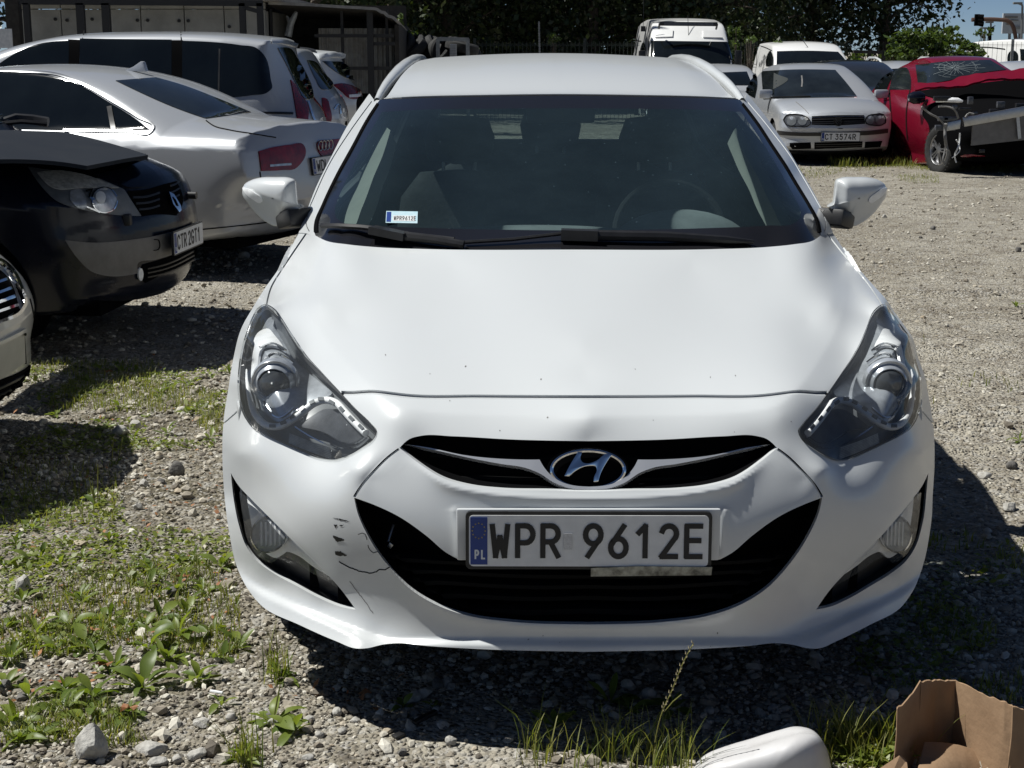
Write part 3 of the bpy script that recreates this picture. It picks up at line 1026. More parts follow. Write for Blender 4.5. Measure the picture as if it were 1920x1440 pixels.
# ---- head lamps
_pc = {}
def cpatch(poly, off, g):
    k = (round(float(np.sum(poly * [[1.0, 1.7]])), 4), len(poly), off, g)
    if k not in _pc:
        _pc[k] = patch(poly, inner(off), 0, g)
    return _pc[k]
inner = lambda off: (lambda pts: (lambda PN: (PN[0] - PN[1] * off, PN[1]))(body(pts)))
def lamp(flip):
    f = MIRX if flip else (lambda s: s)
    h = mk('headlight', f(lens.off(-.036)), M['lamp_mid'], CAR, rim=-.032)
    def sub(name, poly, off, m, g=7, rim=.006):
        return mk(name, f(cpatch(poly, off, g)), m, h, rim=rim)
    sub('reflector', spl([(492, 585), (508, 588), (528, 615), (560, 662), (598, 705), (612, 722), (590, 735), (560, 750), (530, 775), (505, 787), (480, 772), (463, 740), (459, 700), (465, 650), (478, 610)], True, 6), .026, M['lamp_grey'])
    sub('upper_reflector', spl([(480, 612), (497, 606), (520, 622), (533, 640), (512, 636), (490, 640), (478, 652), (470, 690), (463, 705), (461, 680), (466, 645)], True, 5), .016, M['lamp_white'], 6)
    for (a, b, c) in (((478, 645), (513, 634), (540, 648)), ((487, 668), (514, 652), (553, 670)), ((483, 752), (512, 780), (548, 757))):
        sub('trim_arc', strip(spl([a, b, c], False, 4), 2.4), .013, M['chrome'], 4)
    if 'guide' not in _pc:
        _pc['guide'] = inner(.007)(spl([(458, 690), (459, 720), (464, 749), (475, 778), (495, 796), (515, 799), (540, 789), (567, 768), (589, 752), (609, 747), (627, 753), (642, 769), (660, 789), (682, 810)], False, 5))[0]
    GPts = _pc['guide']; GPts = MIRX.pts(GPts) if flip else GPts
    gt = MB(); gt.tube(GPts, np.clip(np.linspace(.002, .03, len(GPts)), .002, .0088), 12); gt.build('light_guide', M['lamp_white'], h, True)
    for (x, y, a) in ((512, 799, 0), (532, 793, -20), (549, 782, -32), (567, 767, -38), (586, 755, -25), (603, 749, 0), (623, 755, 30), (642, 768, 48), (660, 785, 45), (678, 801, 45)):
        c, s = math.cos(math.radians(a)), math.sin(math.radians(a))
        sub('diode', np.array([(x + dx*c - dy*s, y + dx*s + dy*c) for dx, dy in ((-5.5, -3), (5.5, -3), (5.5, 3), (-5.5, 3))]), -.0035, M['lamp_mid'], 6, .002)
    sub('inner_wedge', spl([(553, 795, 'c'), (580, 772), (602, 760), (620, 762), (650, 792), (674, 812, 'c'), (651, 828), (633, 826), (598, 806)], True, 6), .016, M['lamp_dark'])
    sub('trim_line', strip(spl([(549, 797), (589, 822), (620, 836), (644, 838), (660, 834), (684, 816)], False, 6), 2.6), .009, M['chrome'], 4)
    sub('trim_line', strip(spl([(598, 808), (633, 827), (651, 828), (678, 814)], False, 6), 2.0), .012, M['chrome'], 4)
    for k in range(7):
        t = k / 6
        a = (538 - 2*t, 811 + 16*t); b = (612 + 4*t, 838 + 19*t)
        sub('indicator_rib', strip([a, ((a[0]+b[0])/2, (a[1]+b[1])/2 + .5), b], 2.0), .010, M['lamp_pale'], 4, .004)
    # projector
    P, N = body(np.array([(510.0, 722.0)]))
    c = P[0] + np.array([0, .062, -.005])
    def lathe(name, prof, m):
        mb = MB(); mb.lathe(prof, 40, c, (-.03, -1, -.06))
        o = mb.build(name, m, None, True)
        me = o.data
        if flip:
            for vv in me.vertices:
                vv.co.x = 2*CX - vv.co.x
            me.flip_normals()
        for vv in me.vertices:
            vv.co = Vector(vv.co) - Vector(wloc(CAR))
        o.parent = h
        return o
    lathe('projector_lens', [(.0001, .046), (.016, .044), (.028, .039), (.036, .031), (.038, .024)], M['lens_ball'])
    lathe('projector_ring', [(.037, .020), (.038, .029), (.041, .031), (.044, .028), (.046, .021), (.050, .017), (.054, .019), (.057, .019), (.059, .016), (.060, .0)], M['lamp_grey'])
    cov = mk('lamp_cover', f(lens.off(.0055)), M['clear_lens'], h, rim=.004)
    seal = strip(np.vstack([HL, HL[:1]]), 5.0)
    P3, N3 = body(HL); I = HL - (HL - HL.mean(0)) * np.minimum(1, 5.0 / np.linalg.norm(HL - HL.mean(0), axis=1))[:, None]
    Pi, Ni = body(I)
    ring = grid_soup(np.stack([np.vstack([P3, P3[:1]]) - np.vstack([N3, N3[:1]])*.004, np.vstack([Pi, Pi[:1]]) - np.vstack([Ni, Ni[:1]])*.006], 0), np.stack([np.vstack([N3, N3[:1]]), np.vstack([Ni, Ni[:1]])], 0))
    mk('lamp_seal', f(orient(ring)), M['plastic'], h)
lamp(False); lamp(True)
# ---- fog lamps
def fog(flip):
    f = MIRX if flip else (lambda s: s)
    base = mk('fog_lamp', f(cpatch(spl([(449, 925, 'c'), (464, 936), (505, 982), (560, 1036), (600, 1072), (634, 1103, 'c'), (575, 1068), (545, 1047), (526, 1041), (508, 1052), (484, 1040), (466, 1012), (456, 970)], True, 6), .018, 6)), M['lamp_white'], CAR, rim=.012)
    mk('lamp_face', f(cpatch(ellipse(499, 1003, 33, 36, 28, .5), .010, 6)), M['lamp_grey'], base, rim=.01)
    mk('lamp_ring', f(cpatch(np.vstack([ellipse(499, 1003, 34, 37, 30, .5), ellipse(499, 1003, 34, 37, 30, .5)[:1], ellipse(499, 1003, 31, 34, 30, .5)[:1], ellipse(499, 1003, 31, 34, 30, .5)[::-1]]), .007, 40)), M['chrome'], base, rim=.006)
    for k in range(5):
        x = 482 + k*8.5
        mk('lens_flute', f(cpatch(np.array([(x, 980), (x+3.5, 979), (x+4.5, 1024), (x+1, 1026)]), .0085, 12)), M['lamp_white'], base, rim=.001)
    mk('lens_cover', f(cpatch(spl([(447, 922, 'c'), (464, 933), (505, 979), (560, 1033), (600, 1069), (636, 1104, 'c'), (575, 1070), (545, 1050), (526, 1044), (508, 1056), (483, 1043), (464, 1015), (454, 970)], True, 6), .002, 8)), M['clear_lens'], base)
fog(False); fog(True)
# ---- grille fittings
def renorm(S):
    n = np.cross(S.P[:, 1]-S.P[:, 0], S.P[:, 2]-S.P[:, 0])
    key = np.round(S.P.reshape(-1, 3) / 3e-5).astype(np.int64)
    _, inv = np.unique(key, axis=0, return_inverse=True); inv = inv.reshape(-1)
    acc = np.zeros((inv.max()+1, 3)); np.add.at(acc, inv, np.repeat(n, 3, 0))
    acc /= np.linalg.norm(acc, axis=1)[:, None] + 1e-15
    return Soup(S.P, acc[inv].reshape(-1, 3, 3))
def wing_surf(pts):
    P, N = body(pts)
    k = np.interp(pts[:, 0], [755, 1000, 1103], [852, 875, 905])
    t = np.clip((pts[:, 1] - k + 12) / 30, 0, 1.4)
    P = P.copy(); P[:, 1] += .024 - .0115 * t
    return P, N
wp = spl([(757, 838, 'c'), (800, 844), (870, 858), (960, 866), (1012, 867, 'c'), (1020, 880), (1034, 895), (1056, 908), (1080, 914), (1103, 916), (1180, 914, 'c'), (1180, 921, 'c'), (1103, 921), (1070, 918), (1040, 908), (1010, 890), (985, 881), (940, 874), (880, 863), (820, 850)], True, 5)
ws = renorm(patch(wp, wing_surf, 0, 5))
ws, _ = cut(ws, np.array([(CX-5, 0), (CX, 0), (CX, 10), (CX-5, 10)]), lambda P: P[..., [0, 1]])
mk('chrome_wing', both(ws), M['wing_chrome'], CAR, rim=.012)
sl = []
for k in range(5):
    y = 1072 + k * 20
    for (a, b) in ((700 + 14*k, 1103),):
        line = spl([(a, y - 10 + k*2), ((a+b)/2, y + 2 + k*1.0), (b, y + 5 + k*.6), (1180, y + 5 + k*.6)], False, 12)
        S = patch(strip(line, 7), inner(.045), 0, 9)
        S, _ = cut(S, np.array([(CX-5, 0), (CX, 0), (CX, 10), (CX-5, 10)]), lambda P: P[..., [0, 1]])
        mk('grille_slat', both(S), M['gap'], CAR, rim=.03, rimdir=(0, 1, .1))
for y0 in (842, 884, 902):
    line = spl([(800 if y0 < 880 else 860, y0), (950, y0 + 4), (1103, y0 + 5), (1180, y0 + 5)], False, 12)
    S = patch(strip(line, 5), inner(.045), 0, 9)
    S, _ = cut(S, np.array([(CX-5, 0), (CX, 0), (CX, 10), (CX-5, 10)]), lambda P: P[..., [0, 1]])
    mk('grille_slat', both(S), M['gap'], CAR, rim=.03, rimdir=(0, 1, .1))
# tow loop glimpsed through the broken edge of the grille
tb = MB(); q = pix(728, 1016, 3.22); tb.bar(q, q + np.array([.012, .02, .035]), .006); tb.bar(q + np.array([.002, 0, -.004]), q + np.array([.010, -.002, -.010]), .012)
tb.build('bumper_clip', M['satin'], CAR, bevel=.001)
# ---- emblem: oval ring with a slanted letter in it
EC = pix(1102.5, 880.5, 3.172)
EX, EY = np.array([1.0, 0, 0]), np.array([0, .28, 1.0]); EY /= np.linalg.norm(EY); EN = np.cross(EX, EY)
em = MB()
pxm = 3.40 / F
A0 = ellipse(0, 0, 66*pxm, 34.5*pxm, 48)
em.tube([EC + a[0]*EX + a[1]*EY for a in np.vstack([A0, A0[:2]])], .0052, 8, False)
emb = em.build('emblem', M['chrome'], CAR, True)
def ept(x, y): return ((x - 1102.5) * pxm, -(y - 880.5) * pxm * 1.02)
hl = [ept(*p) for p in spl([(1084, 849, 'c'), (1092, 850, 'c'), (1089, 862), (1094, 868), (1103, 869), (1118, 864), (1134, 853), (1141, 852, 'c'), (1146, 854, 'c'), (1136, 868), (1126, 886), (1121, 902, 'c'), (1112, 903, 'c'), (1113, 893), (1118, 882), (1116, 875), (1108, 874), (1094, 876), (1080, 883), (1068, 893, 'c'), (1059, 892, 'c'), (1069, 873)], True, 4)]
e2 = MB(); e2.prism(hl, EC + EN*.007, EX, EY, EN, .008)
e2.build('emblem_letter', M['chrome'], emb, bevel=.0018)
e3 = MB(); e3.prism(ellipse(0, 0, 74*pxm, 41*pxm, 40), EC - EN*.008, EX, EY, EN, .02)
e3.build('emblem_backing', M['matte_black'], emb)
# ---- number plate
pl, pr = pix(885, 1012, 3.10), pix(1322, 1012, 3.10)
pc = (pl + pr) / 2 + np.array([0, .0, 0]); pc[1] = 3.092
plate(CAR, pc, (1, 0, -.002), (0, .05, 1), 'WPR 9612E', .52, .114, cw=.0445, pos=.045, gap=.0103, space=.038)
pb = MB(); pb.box(pc + np.array([0, .022, .008]), (.575, .012, .118))
pb.build('plate_bracket', WH, CAR, bevel=.005)
pt = MB(); pt.prism([(0, 0), (.262, .002), (.264, .020), (.10, .0225), (0, .0185)], pc + np.array([.005, -.010, -.078]), (1, 0, .004), (0, .05, 1), (0, -1, .05), .003)
pt.build('torn_tape', mat('torn_tape', (.48, .46, .36), .7, c2=(.12, .11, .08), scale=45, bump=.002), CAR)
ps = MB(); ps.prism([(-.009, -.018), (.009, -.018), (.009, .018), (-.009, .018)], pc + np.array([-.045, -.0045, .0]), (1, 0, 0), (0, .05, 1), (0, -1, .05), .001)
ps.build('plate_sticker', mat('silver_sticker', (.5, .5, .5), .35, c2=(.66, .66, .66), scale=300), CAR)
# ---- scars on the bumper
scar = M['ink']
for poly in ([(624, 971), (640, 973), (657, 978), (640, 976)], [(626, 984), (633, 983), (632, 988), (629, 989)], [(636, 985), (646, 984), (640, 987)],
             [(624, 1004), (640, 1009), (647, 1013), (640, 1015), (632, 1016), (628, 1011)], [(628, 1034), (640, 1034), (651, 1042), (638, 1043), (630, 1040)],
             [(640, 854), (646, 851), (654, 852), (646, 855)]):
    q = spl([tuple(p) + ('c',) for p in poly], True, 1.6); q = q + RNG.normal(0, .55, q.shape)
    mk('paint_scratch', patch(q, body, .0007, 9), scar, CAR)
for line, w in (([(636, 1053), (655, 1063), (680, 1072), (703, 1073), (712, 1068), (722, 1068), (731, 1062)], 2.0), ([(671, 1002), (684, 1001), (688, 1011)], 1.3), ([(690, 1022), (700, 1036), (708, 1034)], 1.3), ([(656, 1090), (668, 1106), (700, 1150)], 1.2)):
    L = spl(line, False, 4)
    L = L + RNG.normal(0, .5, L.shape)
    mk('bumper_crack', patch(strip(L, w), body, .0006, 30), M['gap'] if w > 1.25 else M['grey_plastic'], CAR)
# stone chips and grime
for k in range(20):
    x, y = RNG.uniform(560, 1560), RNG.choice([RNG.uniform(640, 735), RNG.uniform(750, 815), RNG.uniform(1186, 1215)])
    r = RNG.uniform(.6, 1.5)
    if 640 < x < 1530 or y < 700:
        try:
            mk('stone_chip', patch(ellipse(x, y, r*RNG.uniform(1, 1.8), r, 7, RNG.uniform(0, 3)), body, .0005, 30), M['grey_plastic'], CAR)
        except Exception:
            pass

# ================================================================== glasshouse
gh = Skin([
    ('C', 470, 4.235), ('C', 430, 4.37), ('C', 360, 4.60), ('C', 300, 4.80), ('C', 240, 5.03), ('C', 178, 5.30), ('C', 150, 5.44),
    (850, 469, 4.26), (850, 300, 4.83), (870, 178, 5.33),
    (700, 464, 4.33), (592, 442, 4.52), (605, 395, 4.64), (640, 310, 4.93), (675, 240, 5.19), (708, 186, 5.42), (790, 180, 5.36),
    (562, 434, 4.70), (580, 380, 4.86), (610, 318, 5.08), (650, 238, 5.36), (680, 193, 5.53), (697, 170, 5.64),
])
u = np.arange(-560, 0.1, 7.0); u[-1] = 0
v = np.arange(-385, 12, 5.0)
GU = np.array(np.meshgrid(u, v, indexing='ij')).reshape(2, -1).T
GP, GN = gh.at(GU).reshape(len(u), len(v), 3), gh.normals(GU).reshape(len(u), len(v), 3)
GN[-1, :, 0] = 0; GN[-1] /= np.linalg.norm(GN[-1], axis=-1)[:, None]
gs = orient(grid_soup(GP, GN))
gout = spl([(560, 436, 'c'), (572, 405), (590, 357), (623, 290), (653, 233), (680, 193), (697, 171), (712, 160, 'c'), (760, 157), (1050, 155), (1300, 155, 'c'), (1300, 472, 'c'), (1085, 472), (800, 471), (700, 467), (650, 462), (610, 455), (592, 446), (576, 438)], True, 7)
gs, _ = cut(gs, gout)
WS = spl([(1300, 177, 'c'), (1050, 177), (900, 179), (780, 182), (712, 187, 'c'), (690, 220), (660, 275), (630, 330), (604, 385), (590, 422), (591, 441), (610, 454), (650, 461), (700, 466), (800, 470), (1085, 471), (1300, 471, 'c')], True, 7)
CL = spl([(1300, 203, 'c'), (1050, 203), (900, 204), (780, 206), (716, 210, 'c'), (690, 255), (660, 315), (635, 370), (628, 392), (630, 408), (644, 418), (700, 423), (820, 428), (960, 431), (1085, 432), (1300, 432, 'c')], True, 7)
wsoup, gs = cut(gs, WS)
clear, frit = cut(wsoup, CL)
rub = strip(spl([(705, 192), (686, 222), (656, 278), (626, 333), (601, 386), (590, 418), (590, 436)], False, 6), 13)
rub_s, frit = cut(frit, rub)
_, gs = cut(gs, np.array([(702, 188), (735, 186), (1300, 180), (1300, 140), (690, 140), (690, 172)], float))   # header strip is roof
pg = strip(spl([(697, 190), (655, 248), (620, 303), (590, 367), (577, 400), (574, 420), (580, 434)], False, 6), 1.8)
pgs, gs = cut(gs, pg)
mk('windscreen', both(clear), M['windscreen'], CAR)
mk('windscreen_border', both(frit), M['frit'], CAR)
for f in (lambda s: s, MIRX):
    mk('windscreen_seal', f(rub_s.off(.003)), M['matte_black'], CAR, rim=.006)
    mk('roof_pillar', f(gs), WH, CAR, rim=.012)
    mk('panel_gap', f(pgs.off(-.004)), M['gap'], CAR)
# roof
hx = spl([(716, 186), (760, 183.5), (800, 182), (900, 180), (1000, 178.5), (1105, 178)], False, 9)
HP, HN = gh(hx)
tx = (HP[:, 0] - CX)
ys = np.array([0, .02, .06, .12, .2, .32, .45, .6, .8, 1.0, 1.2, 1.45, 1.7, 2.0, 2.2, 2.35])
ZY = np.array([[5.3, 1.391], [5.45, 1.421], [5.6, 1.447], [5.8, 1.476], [6.0, 1.499], [6.2, 1.515], [6.4, 1.526], [6.7, 1.530], [7.1, 1.518], [7.4, 1.495], [7.7, 1.455]])
zc = lambda Y: np.interp(Y, spln([(a, b, 0) for a, b in ZY], .05)[:, 0], spln([(a, b, 0) for a, b in ZY], .05)[:, 1])
ts = np.linspace(0, 1, 19)
order = np.argsort(-tx)
G = []
for s_ in ys:
    row = []
    for t in ts:
        x0 = -t * abs(tx).max()
        hy = np.interp(x0, tx[np.argsort(tx)], HP[np.argsort(tx), 1]); hz = np.interp(x0, tx[np.argsort(tx)], HP[np.argsort(tx), 2])
        Y = hy + s_
        wdt = np.interp(Y, [5.3, 5.6, 6.0, 6.4, 7.0, 7.7], [1, .965, .93, .90, .875, .84])
        x = x0 * wdt
        z = zc(Y) - .075 * x * x - .10 * max(0, abs(x) - .5)
        k = math.exp(-s_ / .10)
        z = z * (1 - k) + (hz + .004) * k
        row.append((x + CX, Y, z))
    G.append(row)
roofS = orient(Soup(*(lambda s: (s.P, s.N))(grid_soup(np.array(G)))))
if roofS.N.mean((0, 1))[2] < 0:
    roofS = roofS.flip()
roofS = orient(roofS)
roofS = renorm(roofS)
mk('roof', both(roofS), WH, CAR, rim=.02)
mk('header_seal', both(orient(grid_soup(np.stack([HP + HN*.001, HP + HN*.001 + np.array([0, -.006, -.004])], 0), np.stack([HN, HN], 0)))), M['gap'], CAR)
# roof rails
rp = []
for (px_, py_, y_) in ((708, 189, 5.42), (716, 172, 5.54), (726, 156, 5.68), (738, 141, 5.84), (752, 126, 6.05), (766, 114.5, 6.3), (778, 108, 6.6), (786, 106, 6.95), (792, 107, 7.3), (796, 112, 7.55)):
    rp.append(pix(px_, py_, y_))
rp = np.array(rp)
kk = np.linspace(0, len(rp)-1, 40)
rp = np.array([[np.interp(k, range(len(rp)), rp[:, j]) for j in range(3)] for k in kk])
sec = [(-.026, -.03), (-.027, -.005), (-.021, .006), (-.010, .011), (.004, .010), (.013, .004), (.018, -.006), (.017, -.03)]
RG = np.array([[p + np.array([a * w_, 0, b]) for a, b in sec] for p, w_ in zip(rp, np.interp(kk, [0, 4, 9], [.55, 1, 1]))])
rs = renorm(orient(grid_soup(RG)))
if (rs.N.mean((0, 1))[2]) < 0: rs = rs.flip()
tr = np.array([[p + np.array([.018, 0, -.014]), p + np.array([.058, 0, -.010])] for p in rp])
trs = grid_soup(tr)
if trs.N.mean((0, 1))[2] < 0: trs = trs.flip()
for f in (lambda s: s, MIRX):
    mk('roof_rail', f(rs), M['white'], CAR)
    mk('roof_channel', f(trs), M['matte_black'], CAR)
# ================================================================== car bodies from a side outline
def car_shell(up, lo, prof, plan=None, n=7.0, nl=110, nz=56, ridge=None):
    """half body (x>=0) in car axes: x sideways, l from the nose back, z up.
    up/lo: outline points (l, z, c[, corner]) nose to tail; c sets how round the body is across that edge.
    prof: (z, half width) ; plan: (l, factor)."""
    def dens(pts):
        A = np.array([p[:2] for p in pts]); C = np.array([p[2] for p in pts])
        c = spl([tuple(p[:2]) + (('c',) if len(p) > 3 else ()) for p in pts], False, .06)
        s1 = np.concatenate([[0], np.cumsum(np.linalg.norm(np.diff(c, axis=0), axis=1))])
        idx = [int(np.argmin(((c - a)**2).sum(1))) for a in A]
        return np.column_stack([c, np.interp(np.arange(len(c)), idx, C)])
    U, Lo = dens(up), dens(lo)
    ring = np.vstack([U, Lo[::-1][1:-1]])
    A, B = ring, np.roll(ring, -1, 0)
    pl = np.array(plan) if plan else np.array([(0, 1.0), (9, 1.0)])
    pzs = spln([(q[0], q[1], 0) + (('c',) if len(q) > 2 else ()) for q in prof], .03)
    poly = ring[:, :2]
    def X2(l, z):
        q = np.stack([l, z], -1)
        best = np.full(l.shape, 1e9)
        for a, b in zip(A, B):
            ab = b[:2] - a[:2]
            L2 = ab @ ab
            if L2 < 1e-12: continue
            t = np.clip(((q - a[:2]) @ ab) / L2, 0, 1)
            d = np.sqrt(((q - a[:2] - t[..., None] * ab)**2).sum(-1))
            best = np.minimum(best, d / (a[2] + t * (b[2] - a[2])))
        ins = pip(q.reshape(-1, 2), poly).reshape(l.shape)
        best = np.where(ins, best, -best)
        w = np.interp(z, pzs[:, 0], pzs[:, 1]) * np.interp(l, pl[:, 0], pl[:, 1])
        if ridge is not None:
            w = w + ridge(l, z)
        pos = np.maximum(best, 1e-9)
        m = (pos**(-n/2) + w**(-n))**(-2/n)
        return np.where(best > 0, m, best)
    L = up[-1][0]
    i = np.linspace(0, 1, nl)
    l = L * (i - np.sin(2*math.pi*i) / (2*math.pi) * .93)
    l[0] = .0008; l[-1] = L - .0008
    zt = np.interp(l, U[:, 0], U[:, 1]); zb = np.interp(l, Lo[:, 0], Lo[:, 1])
    j = (1 - np.cos(np.pi * np.linspace(0, 1, nz))) / 2
    LL = np.repeat(l[:, None], nz, 1)
    ZZ = zb[:, None] + (zt - zb)[:, None] * j
    v = X2(LL, ZZ)
    X = np.sqrt(np.maximum(v, 0)); X[:, 0] = 0; X[:, -1] = 0
    e = .004
    gl = (X2(LL + e, ZZ) - X2(LL - e, ZZ)) / (2*e)
    gz = (X2(LL, ZZ + e) - X2(LL, ZZ - e)) / (2*e)
    N = np.stack([2*X, -gl, -gz], -1)
    N /= np.linalg.norm(N, axis=-1)[..., None] + 1e-12
    return orient(grid_soup(np.stack([X, LL, ZZ], -1), N)), X2

class Pose:
    """car axes -> world. o: point on the ground under the nose; head: compass of the nose (unit x,y)."""
    def __init__(s, o, yaw, scale=1.0, pitch=0.0):
        # yaw: direction the nose points, degrees from -Y (towards the viewer), positive = towards +X
        a = math.radians(yaw)
        s.h = np.array([math.sin(a), -math.cos(a), 0.0])
        s.r = np.array([math.cos(a), math.sin(a), 0.0])    # picture-right when the nose faces us
        s.u = np.array([0, 0, 1.0])
        s.o = np.array(o, float); s.k = scale
    def p(s, x, l, z):
        x, l, z = np.asarray(x, float), np.asarray(l, float), np.asarray(z, float)
        return s.o + s.k * (x[..., None] * s.r - l[..., None] * s.h + z[..., None] * s.u)
    def soup(s, S, side=1):
        P = s.p(side * S.P[..., 0], S.P[..., 1], S.P[..., 2])
        N = side * S.N[..., :1] * s.r - S.N[..., 1:2] * s.h + S.N[..., 2:] * s.u
        T = Soup(P, N)
        return orient(T)
    def mirror(s):
        return Mirror(s.o, s.r)
    def loc(s, P):
        d = (np.asarray(P) - s.o) / s.k
        return np.stack([d @ s.r, -(d @ s.h), d @ s.u], -1)

def side_prj(P): return P[..., 1:3]

def arch(S, l0, zc, r):
    """cut a wheel arch out of a half body"""
    a = np.linspace(math.radians(-35), math.radians(215), 30)
    poly = np.column_stack([l0 + r*np.cos(a), zc + r*np.sin(a)])
    poly = np.vstack([poly, [(l0 - r*.82, -.2), (l0 + r*.82, -.2)]])
    return cut(S, poly, side_prj, S.P[..., 0].max(1) > .35)[1]

def well(x0, l0, zc, r, w=.32):
    """dark wheel well lining (half body axes)"""
    a = np.linspace(math.radians(-40), math.radians(220), 24)
    G = np.array([[(x, l0 + r*math.cos(t), zc + r*math.sin(t)) for x in (x0, x0 - w)] for t in a])
    S = grid_soup(G)
    a2 = np.array([[(x0 - w, l0 + rr*math.cos(t), zc + rr*math.sin(t)) for rr in (r, .02)] for t in a])
    return join(S, grid_soup(a2))
# ------------------------------------------------------------------ white estate: flanks, tail, cabin
NOSE = 3.115
PM = Pose((CX, NOSE, 0), 0)
upM = [(0, .52, .5), (.03, .66, .5), (.12, .74, .4), (.25, .79, .25), (.6, .87, .13), (1.12, .985, .12, 'c'), (2.19, 1.375, .14), (2.6, 1.47, .10), (3.2, 1.515, .09), (3.9, 1.50, .09), (4.35, 1.44, .10, 'c'), (4.62, 1.10, .16), (4.70, .95, .22, 'c'), (4.75, .72, .3), (4.77, .55, .3)]
loM = [(0, .52, .5), (.02, .36, .4), (.05, .22, .2), (.4, .19, .03), (2.4, .20, .02), (4.3, .22, .03), (4.65, .30, .1), (4.74, .42, .3), (4.77, .55, .3)]
profM = [(.15, .82), (.30, .875), (.50, .90), (.72, .905), (.86, .895), (.96, .865), (1.04, .815), (1.25, .70), (1.42, .60), (1.55, .54)]
shell, _ = car_shell(upM, loM, profM, [(0, .985), (.9, 1), (3.4, 1), (4.4, .96), (4.77, .9)], 8, 120, 60)
side, _ = (shell, 0)
cen = side.P.mean(1); nr = side.N.mean(1)
keep = (cen[:, 1] > .50) & ~((cen[:, 1] < 2.45) & (nr[:, 2] > .55)) & ~((cen[:, 1] < 4.25) & (nr[:, 2] > .8)) & ~((cen[:, 1] < 2.3) & (nr[:, 1] < -.35)) & ~((cen[:, 1] < 1.65) & (cen[:, 2] > .93))
side = side.sel(keep)
side = arch(arch(side, .93, .33, .375), 3.70, .33, .375)
wpoly = spl([(1.66, .985, 'c'), (2.0, 1.16), (2.35, 1.32), (2.7, 1.385), (3.3, 1.40), (3.9, 1.375), (4.2, 1.31, 'c'), (4.34, 1.10, 'c'), (4.2, 1.06), (3.2, 1.0), (2.2, .975)], True, .06)
swin, side = cut(side, wpoly, side_prj, side.N.mean(1)[:, 0] > .3)
pills = [strip([(2.72, .9), (2.80, 1.45)], .07), strip([(3.62, .9), (3.74, 1.45)], .06)]
pil = []
for p in pills:
    a, swin = cut(swin, p, side_prj); pil.append(a)
rwin, side = cut(side, np.array([(-.6, 1.10), (.6, 1.10), (.5, 1.36), (-.5, 1.36)]), lambda P: P[..., [0, 2]], side.N.mean(1)[:, 1] > .5)
lampr, side = cut(side, spl([(.5, .98), (.8, 1.02), (.95, .92), (.8, .78), (.5, .84)], True, .05), lambda P: P[..., [0, 2]], (side.N.mean(1)[:, 1] > .25) & (side.P.mean(1)[:, 1] > 4.0))
seams = []
for line in ([(1.62, .30), (1.55, .60), (1.60, .92)], [(2.72, .28), (2.70, .6), (2.74, .97)], [(3.40, .72), (3.62, .85), (3.70, .98)], [(1.62, .30), (2.2, .28), (3.1, .28), (3.28, .45)]):
    a, side = cut(side, strip(spl(line, False, .05), .008), side_prj, side.N.mean(1)[:, 0] > .3)
    seams.append(a)
bl = MIRX
for sg in (-1, 1):
    mk('side_panel', PM.soup(side, sg), WH, CAR, rim=.012)
    mk('side_window', PM.soup(swin, sg), M['windscreen'], CAR)
    for q_ in pil: mk('window_pillar', PM.soup(q_, sg), M['plastic'], CAR)
    for q_ in seams: mk('door_seam', PM.soup(q_.off(-.007), sg), M['gap'], CAR)
    mk('tail_lamp', PM.soup(lampr.off(.004), sg), M['red_lens'], CAR, rim=.02)
    for l0 in (.93, 3.70):
        mk('wheel_well', PM.soup(well(.80 if l0 < 2 else .88, l0, .33, .378), sg), M['matte_black'], CAR)
        wheel(CAR, PM.p(sg*.745, l0, .325), (sg, 0, 0), .325, .215, 5)
    for l0 in (2.50, 3.40):
        hb = MB(); hb.bar(PM.p(sg*.905, l0, .85), PM.p(sg*.90, l0 + .2, .855), .03, .035)
        hb.build('door_handle', WH, CAR, bevel=.008)
mk('rear_window', join(PM.soup(rwin, 1), PM.soup(rwin, -1)), M['windscreen'], CAR)
lin = side.off(-.03)
lin = lin.sel((lin.P.mean(1)[:, 1] > 1.5) & (lin.P.mean(1)[:, 2] > .35))
mk('cabin_lining', join(PM.soup(lin, 1), PM.soup(lin, -1)).flip(), M['interior'], CAR)
rl = both(roofS).move((0, 0, -.035))
mk('roof_lining', rl, M['interior'], CAR)
ub = MB(); ub.box(PM.p(0, 2.45, .24), (1.52, 4.2, .06)); ub.box(PM.p(0, .62, .42), (1.30, .75, .30)); ub.build('underbody', M['matte_black'], CAR)
uf = MB(); uf.box(PM.p(0, .42, .30), (1.15, .5, .10)); uf.build('front_undertray', M['matte_black'], CAR)
# cabin
dg = []
for k, l in enumerate((1.22, 1.45, 1.62, 1.78, 1.86, 1.90)):
    z = (.945, .955, .96, .945, .86, .60)[k]
    dg.append([PM.p(x, l + .18 * (x/.7)**2 * (1 if k < 3 else .4), z - .05 * (x/.7)**4) for x in np.linspace(-.72, .72, 15)])
ds = renorm(grid_soup(np.array(dg)))
if ds.N.mean((0, 1))[2] < 0: ds = ds.flip()
mk('dashboard', ds, M['dash'], CAR)
def dome(name, x, l, z, rx, rl_, rz, m):
    G = np.array([[PM.p(x + rx*math.cos(a)*math.sin(b), l + rl_*math.sin(a)*math.sin(b), z + rz*math.cos(b)) for a in np.linspace(0, 2*math.pi, 25)] for b in np.linspace(0.02, math.pi/2, 9)])
    S = renorm(grid_soup(G))
    if S.N.mean((0, 1))[2] < 0: S = S.flip()
    return mk(name, S, m, CAR)
dome('instrument_hood', .37, 1.66, .92, .23, .17, .125, M['dash'])
dome('dashboard_pad', -.10, 1.60, .925, .52, .20, .075, M['dash'])
sw = MB(); a = np.linspace(0, 2*math.pi, 33)
cS = PM.p(.37, 1.98, .93); ux = np.array([1, 0, 0]); uy = np.array([0, .42, .9])
